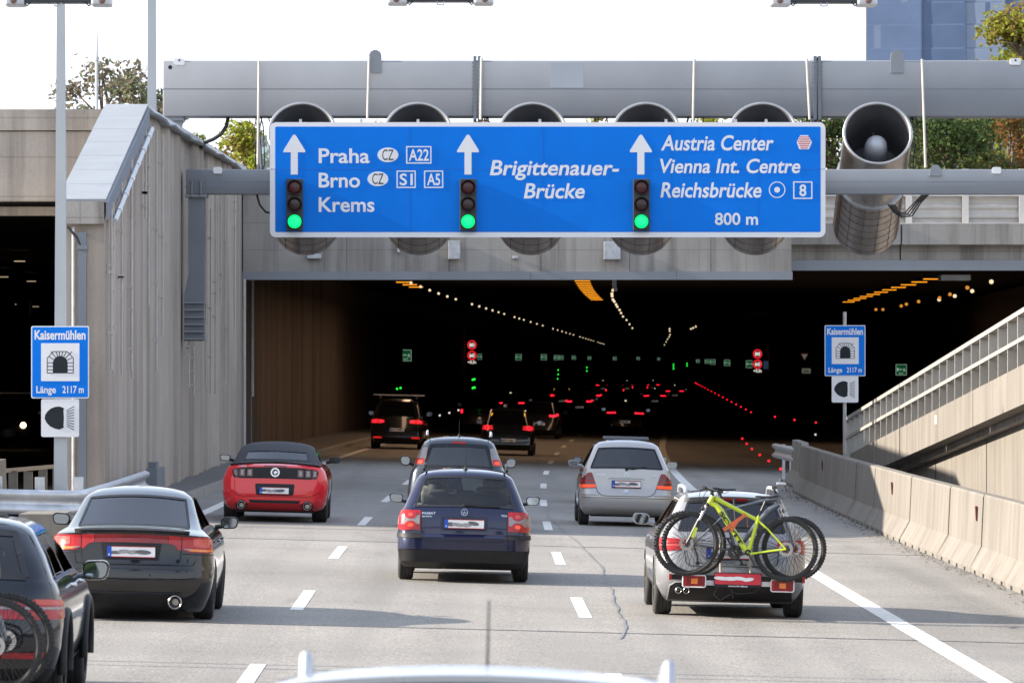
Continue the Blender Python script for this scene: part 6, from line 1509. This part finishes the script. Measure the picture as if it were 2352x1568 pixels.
def yellow_bike(loc, label):
    b = empty('mountain_bike', loc, 0, label, 'bicycle'); y = 0
    bike_wheel(b, bz(595, 705), .372, 0, (150, 195)); bike_wheel(b, bz(1467, 735), .372, 0, (20, -18))
    m2 = MB()
    m2.tube(pp(y, (818, 288), (785, 352)), .030, 12)
    m2.tube(pp(y, (835, 302), (900, 335), (1215, 488)), [.032, .024, .021], 12)
    m2.tube(pp(y, (792, 345), (845, 365), (880, 405), (1130, 772)), [.030, .032, .036, .030], 12)
    m2.tube(pp(y, (1222, 452), (1180, 620), (1140, 765)), [.022, .022, .030], 12)
    m2.tube(pp(y, (1115, 748), (1152, 795)), .030, 12)
    for s_ in (-.03, .03):
        m2.tube([bz(1215, 488, s_*.6), bz(1300, 560, s_*1.5), bz(1462, 728, s_*2)], [.013, .010, .010], 8); m2.tube([bz(1150, 785, s_), bz(1380, 748, s_*2), bz(1468, 735, s_*2)], [.016, .012, .012], 8)
    m2.build('frame', M['neon'], b, 60)
    m2 = MB()   # black lower half of the down tube with lettering cut in
    for s_ in (-.032, .032): m2.tube([bz(1155, 786, s_), bz(1400, 758, s_*2)], .011, 8)
    m2.build('chainstay_panel', M['bike_bk'], b, 60)
    m2 = MB(); a, c = bz(887, 420), bz(1098, 730); d = (c-a).normalized(); n = Vector((d.z, 0, -d.x)); n = n if n.z > 0 else -n; L = (c-a).length
    add_text(m2, 'SCOTT', lambda x, z: a + d*x + n*(z-.022) + Vector((0, -.0385, 0)), .0, L*.92, 0, .044, 0, .05); m2.build('lettering', M['bike_bk'], b)
    for s_ in (-.055, .055):
        m2 = MB(); m2.tube([bz(762, 372, s_), bz(690, 520, s_)], .016, 10); m2.build('fork_stanchion', M['chrome'], b, 60)
        m2 = MB(); m2.tube([bz(700, 498, s_), bz(640, 625, s_), bz(598, 702, s_)], [.022, .022, .016], 10); m2.build('fork_leg', M['bike_bk'], b, 60)
    m2 = MB(); m2.bar(bz(735, 400, -.07), bz(735, 400, .07), .05, .05, .012); m2.tube([bz(775, 358), bz(745, 395)], .024, 10); m2.build('fork_crown', M['bike_bk'], b, 40)
    m2 = MB(); a, c = bz(678, 562, -.078), bz(642, 652, -.078); d = (c-a).normalized(); n = Vector((-d.z, 0, d.x)); m2.bar(a, c, .004, .034, up=n); m2.build('fork_decal', M['neon'], b)
    m2 = MB(); m2.tube(pp(y, (1226, 448), (1283, 312)), .0145, 10); m2.build('seat_post', M['bike_bk'], b, 60)
    saddle(b, bz(1290, 285), -1, 0)
    m2 = MB(); m2.tube([bz(818, 286), bz(805, 255)], .02, 10); m2.tube([bz(805, 255), bz(815, 240, -.05)], .018, 10); m2.build('stem', M['bike_bk'], b, 60)
    m2 = MB(); m2.tube([bz(735, 212, -.26), bz(790, 232, -.1), bz(830, 240, 0), bz(865, 244, .15), bz(895, 250, .30)], .014, 10); m2.build('handlebar', M['bike_bk'], b, 60)
    for q, s_ in (((722, 205), -.33), ((905, 252), .33)):
        m2 = MB(); m2.tube([bz(q[0], q[1], s_), bz(q[0] + (24 if s_ < 0 else -24), q[1]+10, s_*.75)], .019, 10); m2.build('grip', M['rubber'], b, 60)
        m2 = MB(); m2.tube([bz(q[0]+30*(s_ < 0)-30*(s_ > 0), q[1]+14, s_*.7), bz(q[0]-30, q[1]+30, s_*.75), bz(q[0]-34, q[1]+36, s_*.95)], .007, 6); m2.build('brake_lever', M['bike_bk'], b, 60)
    m2 = MB(); m2.lathe([(-.03, .012), (-.03, .038), (-.022, .038), (-.022, .012)], bz(1135, 772), (0, 1, 0), 20, closed=True); m2.tube([bz(1135, 772, -.06), bz(1195, 885, -.065)], .012, 8); m2.box(bz(1198, 888, -.11), (.09, .08, .018)); m2.build('crank', M['bike_bk'], b, 40)
    cables(b, -.05, [[(740, 215), (700, 260), (705, 320), (760, 345), (785, 330)], [(770, 232), (735, 290), (735, 380), (715, 470), (640, 640)], [(860, 250), (830, 310), (850, 340)]])
    return b
def grey_bike(loc, label):
    b = empty('mountain_bike', loc, 0, label, 'bicycle')
    bike_wheel(b, bz(1550, 735), .372, 0); bike_wheel(b, bz(668, 715), .372, 0); y = 0
    m2 = MB()
    m2.tube(pp(y, (1378, 255), (1412, 345)), .030, 12); m2.tube(pp(y, (1385, 300), (1240, 330), (945, 412)), [.028, .022, .016], 10)
    m2.tube(pp(y, (1410, 350), (1330, 400), (1240, 500), (1040, 765)), [.030, .036, .036, .030], 12); m2.tube(pp(y, (930, 395), (985, 600), (1032, 765)), [.018, .018, .026], 10)
    for s_ in (-.03, .03):
        m2.tube([bz(945, 440, s_*.6), bz(820, 560, s_*1.6), bz(672, 710, s_*2)], .009, 8); m2.tube([bz(1030, 770, s_), bz(800, 735, s_*2), bz(668, 716, s_*2)], .011, 8)
    m2.build('frame', M['frame_gr'], b, 60)
    for s_ in (-.055, .055):
        m2 = MB(); m2.tube([bz(1420, 385, s_), bz(1470, 520, s_)], .016, 10); m2.build('fork_stanchion', M['chrome'], b, 60)
        m2 = MB(); m2.tube([bz(1462, 500, s_), bz(1510, 620, s_), bz(1548, 733, s_)], [.022, .022, .016], 10); m2.build('fork_leg', M['frame_gr'], b, 60)
    m2 = MB(); m2.bar(bz(1432, 408, -.07), bz(1432, 408, .07), .05, .05, .012); m2.build('fork_crown', M['bike_bk'], b, 40)
    m2 = MB(); m2.tube(pp(y, (930, 395), (888, 268)), .0145, 10); m2.build('seat_post', M['bike_bk'], b, 60); saddle(b, bz(925, 232), 1, 0)
    m2 = MB(); m2.tube(pp(y, (1378, 255), (1360, 215), (1385, 195)), .018, 10); m2.build('stem', M['bike_bk'], b, 60)
    m2 = MB(); m2.tube([bz(1345, 200, -.30), bz(1380, 190, -.1), bz(1400, 185, .05), bz(1455, 170, .30)], .014, 10); m2.build('handlebar', M['bike_bk'], b, 60)
    m2 = MB(); m2.box(bz(1418, 165, -.12), (.11, .06, .03), None, .008); m2.build('display', M['galv'], b, 40)
    m2 = MB(); m2.lathe([(0, .028), (-.02, .026), (-.03, 0)], bz(1418, 142, -.1), (0, 0, -1), 12); m2.build('bell', M['bike_bk'], b, 40)
    for q, s_ in (((1340, 200), -.33), ((1462, 168), .33)):
        m2 = MB(); m2.tube([bz(q[0], q[1], s_), bz(q[0] + (18 if s_ < 0 else -18), q[1]-4, s_*.7)], .019, 10); m2.build('grip', M['rubber'], b, 60)
    m2 = MB()
    for r_, t_ in ((.082, -.05), (.066, -.042), (.05, -.034)): m2.lathe([(t_, r_-.014), (t_, r_), (t_+.003, r_), (t_+.003, r_-.014)], bz(1030, 778), (0, 1, 0), 30, closed=True)
    for k in range(4):
        a = R(90*k+30); m2.bar(bz(1030, 778, -.05), bz(1030, 778, -.05) + Vector((.07*math.cos(a), 0, .07*math.sin(a))), .005, .014, up=(0, 1, 0))
    m2.tube([bz(1030, 778, -.06), bz(960, 660, -.07)], .012, 8); m2.box(bz(955, 655, -.12), (.09, .08, .018)); m2.tube([bz(1030, 778, .06), bz(1105, 885, .07)], .012, 8); m2.box(bz(1110, 890, .12), (.09, .08, .018))
    m2.build('crankset', M['bike_bk'], b, 40)
    m2 = MB(); m2.lathe([(-.05, .03), (-.05, .075), (-.03, .045), (-.03, .03)], bz(668, 715), (0, 1, 0), 24, closed=True); m2.build('cassette', M['exh'], b, 40)
    m2 = MB(); m2.tube([bz(672, 745, -.05), bz(700, 820, -.05), bz(705, 880, -.05)], .010, 6); m2.lathe([(-.01, 0), (-.01, .025), (.0, .025), (0, 0)], bz(705, 880, -.05), (0, 1, 0), 12); m2.build('derailleur', M['bike_bk'], b, 50)
    m2 = MB(); m2.tube(pp(-.045, (668, 668), (1030, 720)), .004, 5); m2.tube(pp(-.045, (705, 885), (1030, 838)), .004, 5); m2.build('chain', M['bike_bk'], b)
    cables(b, -.05, [[(1350, 195), (1400, 260), (1440, 300), (1465, 260), (1460, 190)], [(1440, 180), (1500, 250), (1505, 360), (1450, 420)], [(1450, 175), (1520, 190), (1530, 230)]])
    return b
hx, hy = 3.07, 65.8; hz_ = gz(hx, hy) + .006
BNEAR = yellow_bike((hx, hy - .62, hz_ - .01), 'neon yellow and black mountain bike nearest the viewer on the carrier of the silver hatchback')
BFAR = grey_bike((hx, hy - .38, hz_ - .01), 'dark grey mountain bike behind the yellow one on the carrier of the silver hatchback')
for b_ in (BNEAR, BFAR): b_.rotation_euler = (0, BANK, 0)
st = MB(); q = pp(-.06, (1130, 440), (1065, 490), (935, 578)); st.bar(q[0], q[1], .006, .04); st.bar(q[1], q[2], .006, .045); q = pp(-.065, (1065, 488), (1030, 545), (1000, 592)); st.bar(q[0], q[1], .006, .03); st.bar(q[1], q[2], .006, .03)
q = pp(.0, (1140, 450), (1150, 560)); st.bar(q[0], q[1], .006, .03)
o = st.build('lashing_strap', mat('orange_webbing', (.55, .13, .05), .8, 0, .2, 20)); o.location += Vector((hx, hy-.62, hz_-.01)); tag(o, 'orange lashing strap tied around the frame of the yellow bike', 'strap')
def carrier(loc, lab, txt=True):
    k = empty('cycle_carrier', loc, 0, lab, 'cycle carrier'); k.rotation_euler = (0, BANK, 0)
    m2 = MB(); m2.bx(-.72, .80, -.09, -.03, .455, .515); m2.bx(-.68, .76, .18, .24, .455, .50); m2.bx(-.05, .05, -.03, .6, .44, .5); m2.build('rail', M['black'], k)
    for x in (-.725, .805):
        m2 = MB(); m2.bx(x-.015, x+.015, -.095, -.025, .45, .52); m2.build('end_cap', M['lens_red'], k)
    m2 = MB(); m2.bx(-.44, .48, -.10, -.06, .40, .455); m2.build('crossbar', M['galv'], k)
    for x, mi in (((575+770)/2, 1), ((1350+1545)/2, -1)):
        c = bz(x, 1035 if mi > 0 else 1058); w_, h = .125, .062
        m2 = MB(); m2.prism(rrect(c.x-w_, c.x+w_, c.z-h, c.z+h, .015), lambda a, b, t_: Vector((a, -.16+t_*.06, b)), 1); L = m2.build('lamp', M['lens_red'], k, 40)
        m2 = MB(); pts = rrect(c.x-w_-.006, c.x+w_+.006, c.z-h-.006, c.z+h+.006, .02); m2.tube([Vector((a, -.17, b)) for a, b in pts], .007, 6, closed=True); m2.build('lamp_guard', M['white'], L, 60)
        m2 = MB(); m2.bx(c.x-.085, c.x-.0, -.168, -.161, c.z-.05, c.z+.05); m2.bx(c.x+.05, c.x+.11, -.168, -.161, c.z-.05, c.z+.05); m2.build('lamp_field', M['lens_deep'], L)
        m2 = MB(); m2.bx(c.x-.035, c.x+.04, -.175, -.169, c.z-.03, c.z+.03); m2.build('lamp_indicator', M['lens_amber'], L)
    c = bz(1057, 1013); p = plate(None, k, c.x, c.z+.005, -.15, M['red'], .53, .125, False, 8)
    m2 = MB(); m2.bx(c.x-.27, c.x+.27, -.152, -.13, c.z-.09, c.z-.062); m2.build('plate_holder', M['black'], k)
    m2 = MB(); add_text(m2, 'www.profi-reifen.at', lambda a, b: Vector((a, -.155, b)), c.x-.11, c.x+.11, c.z-.083, .018); m2.build('lettering', M['white'], k)
    for x in (912, 1175):
        m2 = MB(); a = bz(x, 960, .12); b2 = bz(x-8, 560 if x > 1000 else 700, .12); m2.tube([a, b2], .013, 8); m2.build('upright', mat('upright_beige', (.50, .42, .34), .5), k, 60)
    m2 = MB(); m2.tube([bz(1025, 320, .45), bz(1030, 420, .3), bz(1040, 560, .12)], .012, 8); m2.bar(bz(1005, 322, .46), bz(1045, 322, .46), .03, .02); m2.tube([bz(960, 560, .12), bz(1180, 560, .12)], .012, 8); m2.build('clamp_arm', M['black'], k, 60)
    for pts in ([(880, 1080), (850, 1150), (905, 1200), (1010, 1140)], [(960, 1075), (1010, 1110), (1020, 1180)], [(1260, 1075), (1200, 1125), (1060, 1140), (1000, 1120)]):
        m2 = MB(); q = pp(-.08, *pts); sm = []
        for i in range(len(q)-1):
            for j in range(3): sm.append(q[i].lerp(q[i+1], j/3))
        m2.tube(sm + [q[-1]], .006, 5); m2.build('wiring', M['cable'], k, 80)
    return k
carrier((hx, hy - .42, hz_ - .01), 'black cycle carrier with red plate and two tail lamps on the silver hatchback')
ox, oy = -4.29, 44.35
b3 = copy_tree(BFAR); b3.location = (ox, oy, gz(ox, oy) - .24); tag(b3, 'dark mountain bike on the tail of the black crossover, nearer one', 'bicycle')
b4 = copy_tree(BFAR); b4.location = (ox - .07, oy - .22, gz(ox, oy) - .27); tag(b4, 'outermost dark mountain bike on the tail of the black crossover at the picture corner', 'bicycle')
b3['label'] = 'dark mountain bike between the black crossover and the outermost bike at its tail'
# ------------------------------------------------------------------ traffic inside the tunnel
TL = emit('lit_tail_lamp', (1, .012, .03), .85); TLD = emit('dim_tail_lamp', (1, .02, .02), .18); DP = emit('lit_plate', (.8, .75, .65), .045)
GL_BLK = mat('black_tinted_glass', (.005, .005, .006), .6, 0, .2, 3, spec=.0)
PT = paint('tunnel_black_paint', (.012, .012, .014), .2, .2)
SUVROWS = [(.22, .78, .2, 4.2, .12, .3), (.40, .88, .0, 4.6, .2, .4), (.65, .905, .02, 4.6, .22, .45), (.90, .89, .06, 4.2, .2, .4), (1.08, .83, .1, 3.6, .18, .35), (1.11, .815, .11, 3.55, .17, .3), (1.40, .72, .28, 2.8, .15, .25), (1.62, .63, .42, 2.3, .13, .2), (1.68, .56, .5, 2.1, .15, .25), (1.70, .3, .8, 1.9, .14, .2)]
def tunnel_car(kind, lab, x, y):
    if kind == 'suv': rows, h = SUVROWS, 1
    else: rows, h = [(z*.90, w*.97, a, b*.92, rr, rf) for z, w, a, b, rr, rf in SUVROWS], .9
    c, r = build_car(dict(name='car_in_tunnel', label=lab, cat='car', pos=(x, y, -head(y)), paint=PT, rows=rows, SF=[0, .05, .25, .30, .56, .60, .95, 1], belt=4, glass=(5, 7), side_windows=[(1, 2), (3, 4), (5, 6)], rear_gl=GL_BLK, side_gl=GL_BLK, wind_gl=GL_BLK,
        wheel_r=.34, wheel_x=.89*(1 if h == 1 else .97), axle_r=.85, axle_f=3.5, mirror=(1.0, 2.7, 1.18*h, .2, .15), seats=[]))
    return c, r
c, r = tunnel_car('suv', 'dark SUV with roof bars just inside the tunnel in the left lane', P(911, 0, 194).x, 192.5); SUVR = r
c.patch('tail_lamp', [(.42, .98), (.42, .90), (.58, .87), (.86, .88), (.90, .99), (.70, 1.03)], TLD, r, .01, .03, True)
for x in (.53, .74): c.patch('lamp_core', ell(x, .945, .07, .045, 14), TL, r, .016, .01, True)
c.patch('reflector', [(.50, .42), (.50, .37), (.78, .37), (.78, .42)], TLD, r, .012, .01, True); plate(c, r, 0, .66, m_face=DP, seed=11)
for sg in (-1, 1): q = MB(); q.tube([(sg*.62, .6, 1.68), (sg*.62, .7, 1.76), (sg*.62, 2.2, 1.76), (sg*.62, 2.4, 1.66)], .02, 6); q.build('roof_rail', M['black'], r, 60)
q = MB(); q.bx(-.85, .85, .9, 1.0, 1.80, 1.84); q.bx(-.85, .85, 1.9, 2.0, 1.80, 1.84); q.build('roof_bar', M['galv'], r)
c, r = tunnel_car('hatch', 'dark hatchback in the middle lane inside the tunnel mouth', P(1164, 0, 186).x, 184.5); HAR = r
c.patch('tail_lamp', [(.50, .98), (.48, .84), (.82, .84), (.84, .98)], TLD, r, .01, .03, True); c.patch('lamp_core', ell(.68, .91, .075, .075, 16), TL, r, .016, .01, True); c.patch('lamp_eye', ell(.68, .91, .03, .03, 12), M['ink'], r, .020, .006, True); plate(c, r, 0, .50, m_face=DP, seed=12)
c.patch('pillar_glint', [(.50, 1.38), (.53, 1.30), (.56, 1.30), (.53, 1.40)], emit('amber_glint', (1, .45, .02), .3), r, .014, .01, True)  # amber glint on the pillars, put in as small glowing patches
c, r = tunnel_car('hatch', 'dark car with wide red lamp right behind the middle lane hatchback in the tunnel', P(1235, 0, 231).x, 229.5)
c.patch('tail_lamp', [(.42, .98), (.42, .90), (.66, .90), (.80, .98), (.74, 1.06), (.66, .99)], TL, r, .01, .03, True); plate(c, r, 0, .60, m_face=DP, seed=13); WIDE = r
c, r = tunnel_car('hatch', 'dark saloon with three lit lamps in the right lane of the tunnel', P(1432, 0, 255).x, 253)
c.patch('tail_lamp', [(.42, .98), (.42, .92), (.84, .92), (.84, .98)], TL, r, .01, .03, True); c.patch('high_brake_lamp', [(-.04, 1.5), (-.04, 1.45), (.04, 1.45), (.04, 1.5)], emit('pale_glint', (1, .85, .6), .3), r, .016, .01); plate(c, r, -.03, .55, m_face=DP, seed=14); SAL = r
c, r = tunnel_car('suv', 'dark van with small lamps in the left lane far inside the tunnel', P(1101, 0, 245).x, 243)
c.patch('tail_lamp', [(.74, 1.02), (.74, .86), (.82, .86), (.82, 1.02)], TL, r, .01, .03, True); VAN = r
def far(src, u, Y, lab):
    o = copy_tree(src); x = P(u, 0, Y).x; o.location = (x, Y, gz(x, Y)); o.rotation_euler = (0, 0, -head(Y)); tag(o, lab, 'car')
far(SAL, 1172, 300, 'small dark car with glowing lamps beyond the wide lamped car, left of it'); far(WIDE, 1330, 330, 'distant car with wide red lamps in the middle lane of the tunnel')
far(VAN, 1319, 500, 'far car with two small upright red lamps left of the tunnel centre'); far(VAN, 1412, 510, 'far car with two upright red lamps in the centre of the tunnel')
far(SAL, 1504, 420, 'distant car with small lit lamps in the right lane of the tunnel'); far(SAL, 1550, 520, 'farthest lit car in the right lane below the green lamp')
far(WIDE, 1356, 400, 'distant car with slanted red lamps between middle and right lane'); far(SAL, 1385, 640, 'very distant car with a thin row of red lamps left of the centre'); far(SAL, 1440, 660, 'very distant car with a thin row of red lamps at the tunnel centre'); far(SAL, 1500, 700, 'very distant car with tiny red lamps right of the centre')
far(HAR, 1290, 400, 'distant car with round red lamps in the middle lane of the tunnel'); far(VAN, 1470, 600, 'very distant car with upright lamps near the tunnel centre')
# a car ahead of the silver compact, showing little more than its mirrors
o = copy_tree(HAR); x = P(1432, 0, 121).x; o.location = (x, 121, gz(x, 121)); o.rotation_euler = (0, 0, 0); o.scale = (.93, .93, .86); tag(o, 'dark car hidden in front of the silver compact, only its mirrors showing', 'car')
# oncoming car in the opposite tunnel
o = copy_tree(SUVR); o.location = (-15.0, 190, .2); o.rotation_euler = (0, 0, math.pi); tag(o, 'oncoming dark car with one bright headlamp in the opposite tunnel', 'car')
HL = emit('headlamp', (1, .72, .35), 2.5)
q = MB(); q.lathe([(0, .10), (.03, .08), (.04, 0)], (-.6, 4.58, .78), (0, 1, 0), 14); q.build('headlight', HL, o, 40); q = MB(); q.lathe([(0, .10), (.03, .08), (.04, 0)], (.6, 4.58, .78), (0, 1, 0), 14); q.build('headlight', HL, o, 40)
# ------------------------------------------------------------------ driver of the estate car
def person(root_loc, lab):
    V, E, Rr = [], [], []
    def add(p, r_, par=None):
        V.append(Vector(p)); Rr.append(r_)
        if par is not None: E.append((par, len(V)-1))
        return len(V)-1
    pel = add((0, 0, .12), .15); ab = add((0, .0, .32), .14, pel); ch = add((0, -.03, .52), .16, ab); nk = add((0, -.03, .68), .062, ch); hd = add((0, -.01, .77), .085, nk); tp_ = add((0, 0, .87), .075, hd)
    for s_ in (-1, 1):
        sh = add((s_*.18, -.03, .57), .065, ch); el = add((s_*.27, .18, .38), .047, sh); wr = add((s_*.2, .42, .46), .034, el); pm = add((s_*.18, .48, .49), .032, wr)
        for k in range(4): f = add((s_*(.15+.018*k), .53, .51 - .006*k), .010, pm); add((s_*(.15+.018*k), .545, .485 - .006*k), .009, f)
        th_ = add((s_*.13, .50, .51), .011, pm); add((s_*.12, .525, .515), .010, th_)
        hp = add((s_*.10, .12, .12), .095, pel); kn = add((s_*.14, .50, .14), .07, hp); an = add((s_*.14, .80, -.2), .045, kn); add((s_*.14, .93, -.22), .035, an)
    me = bpy.data.meshes.new('person'); me.from_pydata(V, E, []); o = bpy.data.objects.new('person', me); COL.objects.link(o)
    md = o.modifiers.new('s', 'SKIN'); md.use_smooth_shade = True
    for i, sv in enumerate(me.skin_vertices[0].data): sv.radius = (Rr[i], Rr[i]*.85); sv.use_root = i == 0
    o.modifiers.new('d', 'SUBSURF').levels = 1
    dg = bpy.context.evaluated_depsgraph_get(); dg.update(); m2 = bpy.data.meshes.new_from_object(o.evaluated_get(dg)); o.modifiers.clear(); o.data = m2
    sk = mat('skin', (.45, .27, .20), .6); m2.materials.clear(); m2.materials.append(sk)
    o.location = root_loc; tag(o, lab, 'person')
    q = MB(); q.lathe([(.30, .165), (.42, .185), (.56, .19), (.62, .14), (.66, .075)], (0, -.02, 0), (0, 0, 1), 18); q.build('shirt', mat('white_shirt', (.6, .6, .6), .8), o, 60)
    q = MB(); q.lathe([(.75, .098), (.82, .105), (.88, .095), (.93, .05), (.94, 0)], (0, -.015, 0), (0, 0, 1), 18); q.build('hair', mat('dark_hair', (.02, .015, .012), .7), o, 60)
    for s_ in (-.095, .095):
        q = MB(); q.box((s_, .0, .79), (.02, .035, .055), None, .008); q.build('ear', sk, o, 40)
    return o
person((-.03 - .37, 74.5 + 2.22, .36), 'dark haired driver in a white shirt at the wheel of the dark blue estate')
# ------------------------------------------------------------------ unseen backdrop added behind the viewer to darken reflections in paint and glass
mb = MB(); rng = random.Random(77); rows = []
for i in range(90):
    x = -260 + i*6; rows.append([(x, -95 + rng.uniform(-4, 4), -1), (x, -92 + rng.uniform(-4, 4), rng.uniform(7, 13)), (x, -110, rng.uniform(8, 15))])
mb.loft(rows, closed=False); mb.build('reflection_backdrop', LEAF['green'][0], kind='stuff', label='unseen dark leafy backdrop added behind the viewer for reflections', cat='reflection_backdrop', norm=False)
